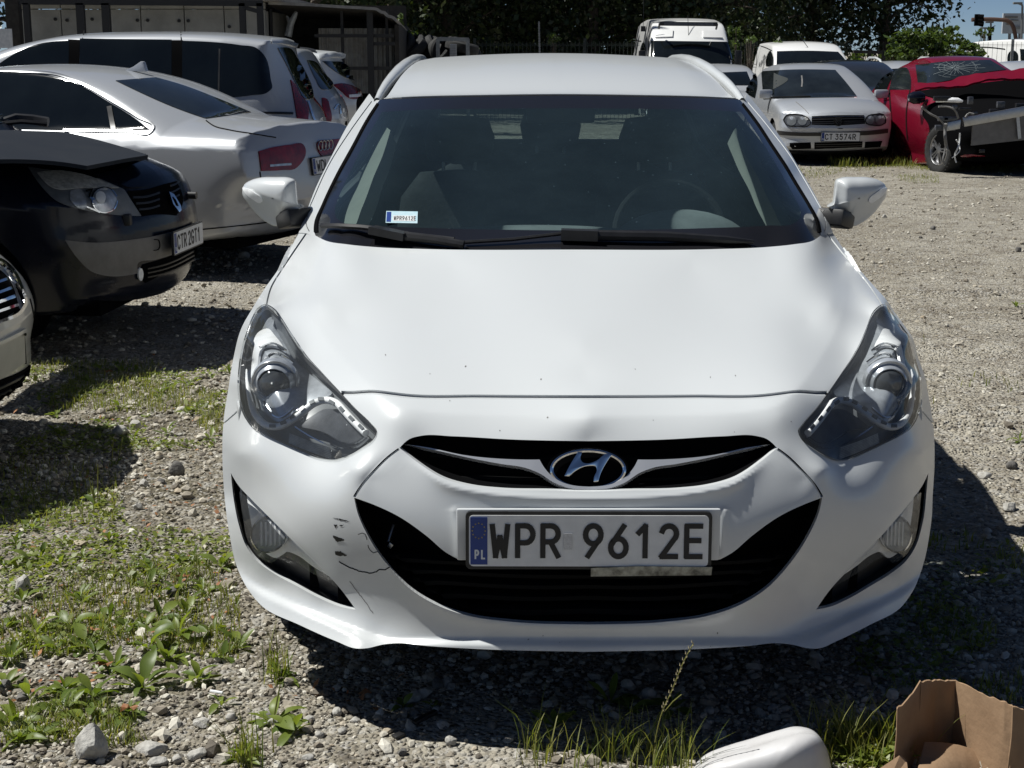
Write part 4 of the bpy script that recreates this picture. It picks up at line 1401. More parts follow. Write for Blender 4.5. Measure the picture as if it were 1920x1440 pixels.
sw.tube([cS + .185*math.cos(t)*ux + .185*math.sin(t)*uy for t in a], .014, 8, False)
sw.bar(cS - .17*ux, cS + .17*ux, .04, .03); sw.bar(cS, cS - .17*uy, .05, .03)
sw.build('steering_wheel', M['interior'], CAR, True)
def seat(x, l, w=.50, name='front_seat'):
    e = bpy.data.objects.new(name, None); e.parent = CAR; e.location = PM.p(x, l, .3) - wloc(CAR); col.objects.link(e)
    def soft(nm, rows):
        G = np.array([[PM.p(x + hw*math.copysign(abs(math.cos(a))**.6, math.cos(a)), l + dl + d*math.copysign(abs(math.sin(a))**.6, math.sin(a)), z) for a in np.linspace(0, 2*math.pi, 21)] for (hw, dl, d, z) in rows])
        S = renorm(grid_soup(G)); S = orient(S)
        c = S.P.mean((0, 1)); f = ((S.P.mean(1) - c) * S.N.mean(1)).sum()
        return mk(nm, S if f > 0 else S.flip(), M['interior'], e)
    soft('backrest', [(.02, .05, .02, .45), (w*.46, .05, .07, .46), (w*.50, .12, .075, .75), (w*.44, .20, .065, 1.0), (w*.30, .24, .045, 1.09), (.02, .24, .01, 1.10)])
    soft('headrest', [(.02, .25, .01, 1.12), (.12, .25, .045, 1.14), (.135, .26, .05, 1.22), (.11, .27, .04, 1.29), (.02, .27, .01, 1.30)])
    soft('cushion', [(.02, -.25, .02, .46), (w*.48, -.25, .26, .48), (w*.5, -.25, .28, .56), (w*.44, -.25, .24, .62), (.02, -.25, .02, .63)])
    p = MB()
    for o in (-.06, .06): p.tube([PM.p(x+o, l+.24, 1.05), PM.p(x+o, l+.25, 1.17)], .007, 8)
    p.build('headrest_post', M['satin'], e)
seat(.37, 2.35); seat(-.37, 2.35)
seat(0, 3.3, 1.25, 'rear_bench')
mr = MB(); q = PM.p(-.0, 2.20, 1.325); mr.box(q, (.24, .03, .065)); mr.bar(q + np.array([0, 0, .02]), q + np.array([0, -.01, .045]), .02)
mr.build('interior_mirror', M['plastic'], CAR, bevel=.012)
# pillar trims behind the glass
tp = spl([(706, 214, 'c'), (692, 246), (664, 300), (640, 356), (631, 392), (630, 410), (644, 416), (652, 404), (662, 372), (684, 316), (708, 262), (722, 222, 'c')], True, 6)
tsf = lambda pts: (lambda q: (q[0] - q[1]*.045, q[1]))(gh(pts))
tS = patch(tp, tsf, 0, 8)
for f in (lambda s: s, MIRX):
    mk('pillar_trim', f(tS), M['cream'], CAR, rim=.05)
# inspection sticker on the glass
stp = np.array([(724, 399), (783, 400), (785, 418), (722, 419)], float)
P, N = gh(stp)
c = P.mean(0); sx = (P[1] - P[0]) / np.linalg.norm(P[1] - P[0]); sn = N.mean(0); sn /= np.linalg.norm(sn); sy = np.cross(sn, sx)
w_, h_ = np.linalg.norm(P[1] - P[0]), .055
sb = MB(); sb.prism([(-w_/2, -h_/2), (w_/2, -h_/2), (w_/2, h_/2), (-w_/2, h_/2)], c + sn*.004, sx, sy, sn, .001)
so = sb.build('inspection_sticker', mat('sticker_blue', (.42, .62, .70), .5, c2=(.55, .70, .75), scale=90), CAR)
s2 = MB(); s2.prism([(-w_*.48, -h_*.42), (-w_*.34, -h_*.42), (-w_*.34, h_*.42), (-w_*.48, h_*.42)], c + sn*.0046, sx, sy, sn, .0005); s2.build('sticker_band', M['plate_blue'], so)
s4 = MB(); s4.prism([(-w_*.28, -h_*.34), (w_*.42, -h_*.34), (w_*.42, h_*.12), (-w_*.28, h_*.12)], c + sn*.0046, sx, sy, sn, .0005); s4.build('sticker_field', M['plate_white'], so)
s3 = MB(); letters(s3, 'WPR9612E', c + sn*.0052 - sx*w_*.25 - sy*h_*.28, sx, sy, sn, h_*.34, .0062, .0022, .0016, .0004); s3.build('sticker_lettering', M['ink'], so)
# wipers
def gp(x, y, o=.018):
    P, N = gh(np.array([(x, y)], float)); return P[0] + N[0]*o
w1 = MB(); w1.tube([gp(612, 430), gp(640, 431.5), gp(680, 434), gp(712, 437)], .0085, 6); w1.tube([gp(735, 444), gp(790, 451), gp(852, 459)], .007, 6)
w1.bar(gp(700, 438), gp(765, 453), .045, .022); w1.tube([gp(760, 452), gp(820, 460), gp(870, 466, .012)], [.014, .013, .012], 8)
w1.build('wiper', M['plastic'], CAR, True)
w2 = MB(); w2.tube([gp(872, 460, .01), gp(960, 456, .012), gp(1060, 449, .02)], .006, 6); w2.bar(gp(1052, 450), gp(1120, 452), .05, .03)
w2.tube([gp(1115, 452), gp(1250, 454), gp(1360, 456, .012), gp(1410, 458, .01)], [.016, .015, .012, .006], 8)
w2.build('wiper', M['plastic'], CAR, True)
# mirrors: cap, foot, repeater
def pillow(poly, Y0, bulge, dback, g=7, tilt=0.0, kink=None, pw=2.4, rings=16):
    """rounded closed body whose outline was traced; bulges towards the viewer"""
    poly = np.asarray(poly, float)
    c = poly.mean(0)
    k = np.sin(np.linspace(0.02, 1, rings) * math.pi / 2)
    def yf(pts, s):
        y = Y0 + tilt * (pts[:, 0] - c[0]) - bulge * np.sqrt(np.maximum(0, 1 - s**pw))
        if kink is not None: y = y + kink(pts) * (1 - s**6)
        return y
    Fr, Bk = [], []
    ring = np.vstack([poly, poly[:1]])
    for s in k:
        q = c + s * (ring - c)
        Fr.append(pix(q[:, 0], q[:, 1], yf(q, np.full(len(q), s))))
        Bk.append(pix(q[:, 0], q[:, 1], Y0 + tilt * (q[:, 0] - c[0])) + dback * math.sqrt(max(0, 1 - s**pw)) * np.array([0, 1, 0.0]))
    A = grid_soup(np.array(Fr)); 
    if A.N.mean((0, 1))[1] > 0: A = A.flip()
    B = grid_soup(np.array(Bk))
    if B.N.mean((0, 1))[1] < 0: B = B.flip()
    A, B = orient(A), orient(B)
    S = join(A, B)
    bv = BV(A)
    return renorm(S), bv
mo = spl([(454, 357), (458, 346), (470, 338), (488, 333), (515, 332), (545, 334), (552, 337), (555, 352), (557, 372), (559, 384), (569, 388, 'c'), (545, 400), (530, 407, 'c'), (528, 418), (519, 424), (500, 417), (478, 399), (463, 380), (455, 367)], True, 5)
def mkink(pts):
    # crease along the cap, lower half tucked under
    yl = np.interp(pts[:, 0], [454, 478, 500, 528, 540], [352, 360, 368, 377, 379])
    d = (pts[:, 1] - yl)
    e = .0011 * (np.sqrt(d*d + 9) + d) * .5
    x0 = 538 - (pts[:, 1] - 340) * .14
    f = pts[:, 0] - x0
    return e + .0022 * (np.sqrt(f*f + 6) + f) * .5
ms, mf = pillow(mo, 4.80, .075, .09, 4.0, -.0010, mkink, 3.0)
rep = spl([(456, 352), (464, 353), (480, 362), (491, 370), (493, 377), (489, 380), (476, 374), (462, 363)], True, 4)
for f in (lambda s: s, MIRX):
    mb_ = mk('door_mirror', f(ms), WH, CAR)
    mk('indicator_lens', f(patch(rep, mf, .003, 5)), M['lamp_white'], mb_, rim=.004, rimdir=(0, 1, 0))
    fb = MB(); a_, b_ = pix(540, 408, 4.80), pix(567, 405, 4.74)
    if f is MIRX: a_, b_ = MIRX.pts(a_), MIRX.pts(b_)
    fb.bar(a_ + np.array([0, 0, -.01]), b_, .10, .055); fb.build('mirror_foot', M['plastic'], mb_, bevel=.014)
# ================================================================== the other vehicles
class Vehicle:
    def __init__(s, name, label, cat, pose, shell, paint, parts=(), wheels=(), R=.31, Wd=.2, arches=True, group=None, spokes=5, wx=.78, half=None, lift=0.0):
        s.pose = pose
        S, s.X2 = shell
        L = S.P[..., 1].max()
        base = pose.p(0, L/2, 0)
        s.dist = max(0, float(pose.p(0, 0, 0)[1]) - 8)
        s.root = thing(name, label, cat, tuple(base), group)
        H = S
        for l0 in wheels:
            H = arch(H, l0, R + .01, R + .05)
        s.full = join(pose.soup(H, 1), pose.soup(H, -1))
        s.bv = BV(s.full)
        s.body = mk('body', s.full, paint, s.root)
        s.mir = pose.mirror()
        wmax = S.P[..., 0].max()
        for l0 in wheels:
            for sg in (1, -1):
                mk('wheel_well', pose.soup(well(wmax - .02, l0, R + .01, R + .052), sg), M['matte_black'], s.root)
                wheel(s.root, pose.p(sg * (wmax - Wd/2 - .02), l0, R * .99), pose.r * sg, R * pose.k, Wd * pose.k, spokes)
        if wheels:
            ub = MB()
            c = pose.p(0, L/2, .27)
            ub.box(c, (1.35 * pose.k, (L - .55) * pose.k, .12), np.column_stack([pose.r, pose.h, pose.u]))
            ub.build('underbody', M['matte_black'], s.root)
    def patch(s, name, poly, m, off=.004, g=6, thick=.008, mirror=False, corner=False, step=5, parent=None, label=None):
        P = np.array([p[:2] for p in poly], float) if corner else spl(poly, True, step)
        off = off + .0004 * s.dist
        S = patch(P, s.bv, off, g)
        o = mk(name, S, m, parent or s.root, rim=thick, label=label)
        if mirror:
            mk(name, s.mir(S), m, s.root, rim=thick)
        return o
    def line(s, name, pts, w, m, off=.002, mirror=False, step=6, thick=.003, g=30):
        S = patch(strip(spl(pts, False, step), w), s.bv, off + .0004 * s.dist, g)
        o = mk(name, S, m, s.root, rim=thick)
        if mirror: mk(name, s.mir(S), m, s.root, rim=thick)
        return o
    def plate(s, px, py, text, up=(0, 0, 1), wid=.52, n=None, **k):
        P, N = s.bv(np.array([(px, py)], float))
        n = N[0] if n is None else np.asarray(n, float)
        n = n / np.linalg.norm(n)
        x = np.cross((0, 0, 1.0), n); x /= np.linalg.norm(x)
        y = np.cross(n, x)
        return plate(s.root, P[0] + n * (.014 + .0016 * s.dist), x, y, text, wid, wid * .22, **k)

# ---- silver saloon, left
sal_up = [(0, .55, .5), (.05, .75, .4), (.3, .84, .2), (1.35, 1.00, .12, 'c'), (2.20, 1.36, .16), (2.7, 1.43, .10), (3.2, 1.44, .10), (3.75, 1.37, .12), (4.46, 1.095, .13, 'c'), (4.8, 1.065, .10), (5.04, 1.045, .09, 'c'), (5.09, .90, .05), (5.12, .72, .05), (5.14, .52, .08)]
sal_lo = [(0, .55, .5), (.05, .36, .4), (.2, .23, .1), (.5, .19, .03), (4.6, .24, .03), (5.0, .30, .12), (5.10, .40, .25), (5.14, .52, .30)]
sal_pr = [(.2, .86), (.36, .915), (.6, .94), (.90, .935, 'c'), (.975, .885), (1.03, .83), (1.2, .735), (1.38, .62), (1.46, .55)]
sh = car_shell(sal_up, sal_lo, sal_pr, [(0, .96), (.8, 1), (4.4, 1), (5.14, .97)], 14, 120, 64)
V1 = Vehicle('saloon_car', 'silver saloon parked side-on behind the dark people carrier, red tail lamp towards the white estate', 'car', Pose((-6.26, 12.45, 0), -109), sh, M['silver'], wheels=(.95, 3.98), R=.34, Wd=.22)
V1.patch('side_window', [(-60, 138, 'c'), (40, 138), (110, 146), (150, 160), (205, 192), (250, 220), (280, 243, 'c'), (200, 244), (-60, 240, 'c')], M['dark_glass'], mirror=True)
V1.line('window_trim', [(-60, 135), (40, 135), (112, 142), (155, 158), (212, 191), (258, 219), (288, 240), (284, 247), (240, 247), (120, 245)], 4, M['satin'], .008, True)
V1.line('window_post', [(206, 200), (214, 245)], 9, M['plastic'], .010, True)
V1.patch('rear_window', [(217, 152, 'c'), (292, 146, 'c'), (335, 158), (405, 184), (470, 211, 'c'), (386, 223, 'c'), (330, 203)], M['grey_glass'])
V1.line('boot_gap', [(386, 226), (400, 236), (430, 244), (480, 252), (517, 258)], 1.6, M['gap'])
V1.patch('tail_lamp', [(484, 284, 'c'), (500, 279), (540, 272), (567, 271), (571, 278), (571, 292), (563, 306), (551, 317), (530, 319), (489, 321, 'c')], M['red_lens'], .006, thick=.02, mirror=True)
V1.line('lamp_strip', [(504, 311), (530, 309), (544, 308)], 4, M['lamp_grey'], .010)
V1.line('bumper_seam', [(380, 430), (440, 424), (520, 414), (560, 408)], 2.0, M['gap'])
V1.line('bumper_gap', [(487, 322), (490, 345), (493, 380)], 1.6, M['gap'])
V1.plate(612, 308, 'WDL 4V', up=(0, 0, 1), n=V1.pose.h * -1 + np.array([0, 0, .1]))
P, N = V1.bv(np.array([(606, 272)], float))
rg = MB(); x = V1.pose.r
for k in range(4):
    cc = P[0] - V1.pose.h * .02 + x * (.056 * (k - 1.5))
    a = np.linspace(0, 2*math.pi, 21)
    rg.tube([cc + .034*math.cos(t)*x + np.array([0, 0, .034*math.sin(t)]) for t in a], .004, 6, False)
rg.build('ring_badge', M['satin'], V1.root, True)
fn = MB(); q = V1.bv(np.array([(252, 134)], float))[0][0]; h = V1.pose.h
fn.prism([(-.11, 0), (.10, 0), (.0, .035), (-.07, .075), (-.09, .07)], q + V1.pose.r*.02, h, np.array([0, 0, 1.0]), V1.pose.r, .04)
fn.build('roof_aerial', M['silver'], V1.root, bevel=.008)
for k in (0, 1):
    l = (2.55, 3.55)[k]
    hb = MB(); hb.bar(V1.pose.p(.945, l, .80), V1.pose.p(.94, l + .2, .81), .03, .035, up=(0, 0, 1)); hb.build('door_handle', M['silver'], V1.root, bevel=.008)
EX_ = MB()

# ---- silver people carrier behind it
van_up = [(0, .55, .5), (.05, .75, .45), (.3, .90, .2), (.95, 1.10, .13, 'c'), (1.9, 1.58, .15), (2.4, 1.68, .09), (3.2, 1.715, .08), (4.1, 1.69, .08), (4.42, 1.655, .10, 'c'), (4.60, 1.15, .22), (4.72, .98, .22), (4.75, .6, .25)]
van_lo = [(0, .55, .5), (.05, .36, .4), (.2, .23, .1), (.5, .2, .03), (4.3, .24, .03), (4.65, .32, .1), (4.75, .6, .25)]
van_pr = [(.2, .84), (.5, .92), (.9, .925), (1.06, .90), (1.35, .80), (1.6, .71), (1.75, .62)]
V2 = Vehicle('people_carrier', 'tall silver people carrier with long dark side windows behind the silver saloon', 'car', Pose((-6.53, 14.63, 0), -94), car_shell(van_up, van_lo, van_pr, [(0, .96), (.8, 1), (4, 1), (4.75, .93)], 9, 110, 60), M['silver'], wheels=(.95, 3.85), R=.33)
V2.patch('side_window', [(0, 119, 'c'), (30, 100), (70, 84), (130, 77, 'c'), (128, 160, 'c'), (0, 160, 'c')], M['dark_glass'], mirror=True)
V2.patch('side_window', [(150, 73, 'c'), (322, 75, 'c'), (322, 200, 'c'), (150, 200, 'c')], M['dark_glass'], mirror=True)
V2.patch('side_window', [(342, 77, 'c'), (450, 85), (482, 91), (494, 103), (507, 150), (509, 166), (502, 173), (470, 179), (342, 182, 'c')], M['dark_glass'], mirror=True)
V2.line('window_pillar', [(139, 75), (137, 160)], 22, M['matte_black'], .003, True)
V2.line('window_pillar', [(332, 76), (332, 182)], 22, M['matte_black'], .003, True)
V2.line('window_post', [(412, 92), (410, 178)], 3, M['plastic'], .006, True)
V2.patch('rear_window', [(520, 90, 'c'), (545, 92), (556, 108), (573, 137), (586, 170), (588, 185, 'c'), (573, 186), (556, 160), (536, 120)], M['dark_glass'])
V2.patch('tail_lamp', [(544, 150, 'c'), (552, 158), (563, 180), (573, 190), (576, 228, 'c'), (557, 228, 'c'), (553, 200), (548, 170)], M['red_lens'], .006, thick=.02, mirror=True)
V2.line('roof_seam', [(158, 58), (155, 72)], 1.8, M['gap'])
V2.line('roof_seam', [(339, 60), (340, 77)], 1.8, M['gap'])
V2.line('rubbing_strip', [(400, 209), (470, 211), (549, 213)], 4, M['plastic'], .006, True)
V2.line('roof_spoiler', [(508, 78), (530, 79), (556, 86)], 7, M['silver'], .012, thick=.03)
V2.line('chrome_bar', [(577, 190), (584, 215), (590, 230)], 3, M['chrome'], .01)

# ---- second silver people carrier, mostly hidden
mp_up = [(0, .55, .5), (.05, .75, .45), (.3, .88, .2), (.9, 1.04, .13, 'c'), (1.8, 1.48, .15), (2.3, 1.58, .09), (3.2, 1.60, .08), (3.9, 1.56, .09, 'c'), (4.2, 1.12, .22), (4.30, .98, .25), (4.35, .6, .28)]
mp_lo = [(0, .55, .5), (.05, .36, .4), (.2, .23, .1), (.5, .2, .03), (4.0, .24, .03), (4.28, .32, .1), (4.35, .6, .28)]
mp_pr = [(.2, .80), (.5, .88), (.85, .885), (1.02, .86), (1.3, .75), (1.5, .66), (1.62, .58)]
V3 = Vehicle('compact_carrier', 'silver compact carrier, narrow tail with upright red lamp just right of the tall carrier', 'car', Pose((-6.22, 17.47, 0), -94), car_shell(mp_up, mp_lo, mp_pr, [(0, .96), (.8, 1), (3.6, 1), (4.35, .94)], 9, 90, 48), M['silver'], wheels=(.9, 3.5), R=.31)
V3.patch('rear_window', [(575, 113, 'c'), (590, 116), (606, 136), (624, 162), (620, 168, 'c'), (604, 168), (590, 146)], M['dark_glass'])
V3.patch('tail_lamp', [(603, 184, 'c'), (612, 186), (617, 200), (620, 226), (616, 234), (609, 232, 'c'), (605, 208)], M['red_lens'], .006, thick=.02, mirror=True)
V3.line('chrome_bar', [(626, 205), (634, 195), (638, 214)], 2.5, M['chrome'], .006)

# ---- white crossover
su_up = [(0, .6, .5), (.05, .85, .45), (.3, .96, .2), (1.05, 1.10, .12, 'c'), (1.9, 1.50, .15), (2.4, 1.585, .09), (3.4, 1.58, .08), (4.1, 1.53, .09, 'c'), (4.28, 1.15, .25), (4.40, 1.02, .3), (4.42, .6, .3)]
su_lo = [(0, .6, .5), (.05, .40, .4), (.2, .28, .1), (.5, .24, .03), (4.1, .28, .03), (4.35, .38, .1), (4.42, .6, .3)]
V4 = Vehicle('crossover', 'white crossover with roof spoiler and almond red tail lamp beside the corrugated shed', 'car', Pose((-6.40, 20.2, 0), -94), car_shell(su_up, su_lo, [(.2, .84), (.5, .90), (.85, .91), (1.02, .88), (1.3, .76), (1.5, .66), (1.62, .58)], [(0, .96), (.8, 1), (3.6, 1), (4.42, .92)], 9, 90, 48), M['white'], wheels=(.92, 3.56), R=.34)
V4.patch('rear_window', [(604, 115, 'c'), (640, 116, 'c'), (660, 129), (684, 152, 'c'), (655, 149), (634, 138)], M['dark_glass'])
V4.patch('tail_lamp', [(624, 159, 'c'), (640, 157), (664, 163), (676, 171), (678, 181), (668, 186), (652, 183), (640, 172)], M['red_lens'], .006, thick=.02)
V4.line('reverse_lamp', [(653, 181), (664, 180), (676, 179)], 5, M['lamp_white'], .012)
V4.line('roof_spoiler', [(598, 108), (620, 104), (645, 106)], 7, M['white'], .02, thick=.05)
V4.line('roof_rail', [(562, 93), (580, 95), (592, 98)], 3, M['plastic'], .02)

# ---- silver hatchback, right
go_up = [(0, .55, .35), (.03, .68, .35), (.10, .78, .30), (.22, .84, .16), (1.0, .985, .12, 'c'), (1.80, 1.34, .16), (2.15, 1.41, .10), (2.8, 1.425, .09), (3.5, 1.36, .09, 'c'), (3.85, .98, .2), (4.02, .82, .2), (4.1, .55, .25)]
go_lo = [(0, .55, .35), (.02, .40, .35), (.06, .26, .25), (.3, .20, .04), (3.8, .24, .03), (4.02, .34, .1), (4.1, .55, .25)]
GP_ = Pose((4.46, 20.55, -.02), 0, .965)
V5 = Vehicle('hatchback', 'silver hatchback with plate CT 3574R facing the viewer between estate and red wreck', 'car', GP_, car_shell(go_up, go_lo, [(.2, .74), (.4, .80), (.6, .815), (.84, .805), (.95, .77), (1.2, .635), (1.38, .50), (1.45, .44)], [(0, .985), (.8, 1), (3.5, 1), (4.1, .94)], 10, 100, 56), M['silver_warm'], wheels=(.85, 3.35), R=.30, Wd=.19)
V5.patch('windscreen', [(1428, 134, 'c'), (1500, 131), (1566, 132, 'c'), (1586, 155), (1607, 182, 'c'), (1500, 184), (1432, 186, 'c')], M['grey_glass'], g=5)
V5.patch('side_window', [(1375, 150, 'c'), (1382, 136), (1402, 131, 'c'), (1391, 158, 'c'), (1386, 162)], M['dark_glass'], mirror=True)
V5.patch('side_window', [(1391, 164, 'c'), (1398, 150), (1407, 134), (1413, 132), (1417, 138), (1416, 184, 'c'), (1402, 176)], M['dark_glass'], mirror=True)
for nm, poly in (('l', [(1470, 225), (1475, 217), (1490, 215), (1510, 219), (1519, 226), (1520, 233), (1514, 237), (1495, 237), (1476, 235)]), ('r', [(1621, 226), (1627, 218), (1640, 215), (1655, 215), (1659, 222), (1659, 231), (1652, 235), (1635, 235), (1624, 232)])):
    h = V5.patch('headlight', poly, M['lamp_dark'], .004, 4, .02)
    c = np.mean(poly, 0)
    for dx, r_, mm in ((-12, 9, 'lamp_mid'), (8, 8.5, 'lamp_mid'), (-1, 4, 'lamp_dark'), (16, 4, 'lamp_pale'), (-12, 3.2, 'lamp_grey'), (8, 3, 'lamp_grey')):
        V5.patch('lamp_bowl', [tuple(p) for p in ellipse(c[0] + dx, c[1] + (0 if r_ > 5 else -5), r_, r_ * .95, 12)], M[mm], .008, 5, .002, parent=h)
    V5.line('lamp_rim', list(map(tuple, poly)) + [tuple(poly[0])], 1.6, M['gap'], .010)
gr = V5.patch('grille', [(1522, 221, 'c'), (1570, 219), (1620, 219, 'c'), (1622, 232, 'c'), (1570, 235), (1522, 234, 'c')], M['matte_black'], .003, 5)
for y in (224, 228.5, 232):
    V5.line('grille_bar', [(1523, y + .5), (1570, y - .5), (1621, y - 1.5)], 1.6, M['plastic'], .008)
bd = V5.patch('badge', [tuple(p) for p in ellipse(1572, 228, 9.5, 8.5, 20)], M['gap'], .016, 5, .01)
V5.line('badge_letter', [(1565.5, 223), (1570, 229), (1572, 226), (1574, 229), (1578.5, 223)], 1.4, M['plastic'], .022, step=40)
V5.line('badge_letter', [(1566, 228), (1569.5, 234), (1572, 230), (1574.5, 234), (1578, 228)], 1.4, M['plastic'], .022, step=40)
V5.patch('bumper_strip', [(1448, 243, 'c'), (1480, 247), (1575, 247), (1640, 244), (1664, 241, 'c'), (1664, 249, 'c'), (1640, 252), (1575, 254), (1480, 254), (1452, 252, 'c')], M['plastic'], .008, 6, .02)
for poly in ([(1481, 268, 'c'), (1520, 267, 'c'), (1521, 278, 'c'), (1486, 279, 'c'), (1481, 274)], [(1527, 267, 'c'), (1617, 265, 'c'), (1616, 276, 'c'), (1527, 279, 'c')], [(1622, 266, 'c'), (1654, 264, 'c'), (1650, 275, 'c'), (1621, 277, 'c')]):
    o = V5.patch('air_intake', poly, M['matte_black'], .003, 6)
for y in (270.5, 274.5):
    V5.line('intake_bar', [(1529, y), (1570, y - .6), (1615, y - 1.8)], 1.4, M['plastic'], .008)
V5.patch('chin_spoiler', [(1478, 281, 'c'), (1575, 282), (1655, 278, 'c'), (1650, 290, 'c'), (1575, 295), (1486, 293, 'c')], M['plastic'], .006, 6)
V5.plate(1575, 256.5, 'CT 3574R', n=(0, -1, .03), cw=.047, pos=.048, gap=.0115, space=.022)
V5.line('bonnet_crease', [(1492, 191), (1504, 201), (1516, 213)], .8, M['grey_plastic'], .0012)
V5.line('bonnet_gap', [(1522, 219), (1570, 217), (1620, 217)], 1.4, M['gap'], .0012)
V5.line('wiper', [(1434, 184), (1480, 183), (1520, 182)], 1.6, M['gap'], .012)
V5.patch('paper_label', [(1435, 179, 'c'), (1449, 177, 'c'), (1449, 182, 'c'), (1436, 183, 'c')], M['plate_white'], .008, 6, .002)
V5.line('hanging_tag', [(1503, 143), (1504, 155), (1503, 164)], 2.6, M['grey_plastic'], .008)
V5.patch('light_patch', [(1452, 137, 'c'), (1461, 142), (1478, 150), (1466, 160), (1451, 168, 'c')], M['dim_glass'], .0072, 6, .001)  # light patch on the windscreen painted as a thin dim panel
for sx, px_ in ((1, 1623), (-1, 1405)):
    q = GP_.p(sx * .86, 1.28, .99)
    mb = MB(); mb.box(q, (.20, .12, .125)); o = mb.build('door_mirror', M['silver_warm'], V5.root, bevel=.035)
    m2 = MB(); m2.bar(GP_.p(sx * .72, 1.3, .95), GP_.p(sx * .80, 1.3, .96), .05); m2.build('mirror_foot', M['plastic'], V5.root)

# ---- red wrecked saloon coupe
rd_up = [(0, .55, .4), (.05, .70, .35), (.3, .80, .2), (1.35, .96, .12, 'c'), (2.15, 1.42, .16), (2.6, 1.53, .10), (3.1, 1.51, .10), (3.9, 1.31, .13), (4.35, 1.03, .12, 'c'), (4.55, .9, .2), (4.6, .55, .25)]
rd_lo = [(0, .55, .4), (.05, .36, .4), (.2, .25, .1), (.5, .2, .03), (4.2, .22, .03), (4.5, .32, .1), (4.6, .55, .25)]
RP = Pose((6.46, 18.75, -.02), 5.0, .97)
V6 = Vehicle('wrecked_car', 'red wrecked car with torn off front, buckled bonnet and shattered windscreen', 'car', RP, car_shell(rd_up, rd_lo, [(.2, .80), (.45, .88), (.65, .89), (.86, .87), (.95, .83), (1.2, .68), (1.35, .57), (1.42, .5)], [(0, .93), (.9, 1), (3.4, 1), (4.6, .92)], 9, 100, 54), M['red_paint'], wheels=(3.55,), R=.32)
wheel(V6.root, RP.p(-.80, .93, .315), (-.955, -.29, 0), .315, .21, 5)
wheel(V6.root, RP.p(.80, .93, .315), (.99, .1, 0), .315, .21, 5)
V6.patch('windscreen', [(1717, 122, 'c'), (1764, 117), (1856, 113, 'c'), (1886, 131, 'c'), (1830, 139), (1776, 152), (1722, 159, 'c')], M['grey_glass'], g=5)
rr = random.Random(5)
M['sign_grey'] = mat('crazed_glass', (.20, .23, .24), .4)
ic = (1790, 128)
for k in range(20):
    an = k*.314 + rr.uniform(-.1, .1); ln = rr.uniform(.4, 1.0)
    pts = [(ic[0] + math.cos(an)*66*ln*t + rr.uniform(-1.5, 1.5), ic[1] + math.sin(an)*30*ln*t + rr.uniform(-.7, .7)) for t in (.06, .3, .55, .8, 1)]
    pts = [p for p in pts if 120.5 - (p[0]-1717)*.065 < p[1] < 156 - (p[0]-1722)*.165 and p[0] > 1722]
    if len(pts) > 1: V6.line('glass_crack', pts, rr.uniform(.22, .5), M['sign_grey'], .006, step=30, thick=.001)
for r_ in (.16, .3, .46, .62):
    for j in range(5):
        a0 = rr.uniform(0, 6.28)
        pts = [(ic[0] + math.cos(a0 + q)*66*r_*rr.uniform(.92, 1.08), ic[1] + math.sin(a0 + q)*30*r_*rr.uniform(.92, 1.08)) for q in (0, .3, .6, .9)]
        pts = [p for p in pts if 120.5 - (p[0]-1717)*.065 < p[1] < 156 - (p[0]-1722)*.165 and p[0] > 1722]
        if len(pts) > 1: V6.line('glass_crack', pts, rr.uniform(.2, .4), M['sign_grey'], .006, step=30, thick=.001)
V6.patch('side_window', [(1671, 155, 'c'), (1681, 131), (1692, 127), (1701, 128), (1707, 141), (1708, 168, 'c'), (1668, 168, 'c')], M['grey_glass'], g=5, mirror=True)  # greyer glass than the rear pane stands in for reflected sky
V6.patch('side_window', [(1640, 168, 'c'), (1657, 144), (1679, 132, 'c'), (1669, 154), (1663, 168, 'c')], M['dark_glass'], g=5, mirror=True)
V6.line('door_seam', [(1668, 168), (1671, 215), (1677, 262)], 2.2, M['gap'], .002)
V6.line('door_seam', [(1707, 168), (1700, 210), (1702, 262)], 1.8, M['gap'], .002)
V6.line('door_handle', [(1657, 187), (1668, 185)], 4, M['red_paint'], .012, thick=.02)
mb = MB(); q = RP.p(-.97, 1.62, .98); mb.lathe([(.001, -.12), (.05, -.11), (.085, -.04), (.085, .04), (.06, .10), (.001, .12)], 14, q, RP.r); o = mb.build('door_mirror', M['black_paint'], V6.root, True)
for v_ in o.data.vertices: pass
V6.patch('engine_bay', [(1716, 172, 'c'), (1740, 181), (1757, 189), (1735, 203), (1731, 212), (1742, 232), (1746, 290), (1750, 297), (1800, 302), (1990, 302, 'c'), (1990, 140, 'c'), (1900, 150), (1800, 162)], M['matte_black'], .01, 8, .01)
HP6 = plane_surf(RP.p(-.4, 1.05, 1.01), (-.10, -.52, .85))
S = patch(spl([(1713, 161, 'c'), (1773, 154), (1796, 146), (1824, 143), (1905, 131), (1925, 128), (2010, 122, 'c'), (2010, 140, 'c'), (1907, 147), (1796, 161), (1716, 171, 'c')], True, 6), HP6, 0, 7)
S.P += (np.sin(S.P[..., :1] * 7.3) * .014 + np.abs(np.sin(S.P[..., :1] * 4.1 + S.P[..., 1:2] * 9)) * .022 + np.sin(S.P[..., :1] * 31 + S.P[..., 1:2] * 25) * .005) * np.array([0, 0, 1.0])
mk('buckled_bonnet', renorm(S), M['red_paint'], V6.root, rim=.03)
bb = MB()
bb.bar(pix(1806, 229, 18.72), pix(2000, 194, 18.45), .10, .115); bb.build('crash_beam', M['satin'], V6.root, bevel=.01)
b2 = MB(); b2.prism([(0, 0), (.75, .08), (.78, .36), (.0, .28)], pix(1822, 273, 18.66), (1, -.02, 0), (0, 0, 1), (0, -1, 0), .04); b2.build('radiator', M['grey_plastic'], V6.root)
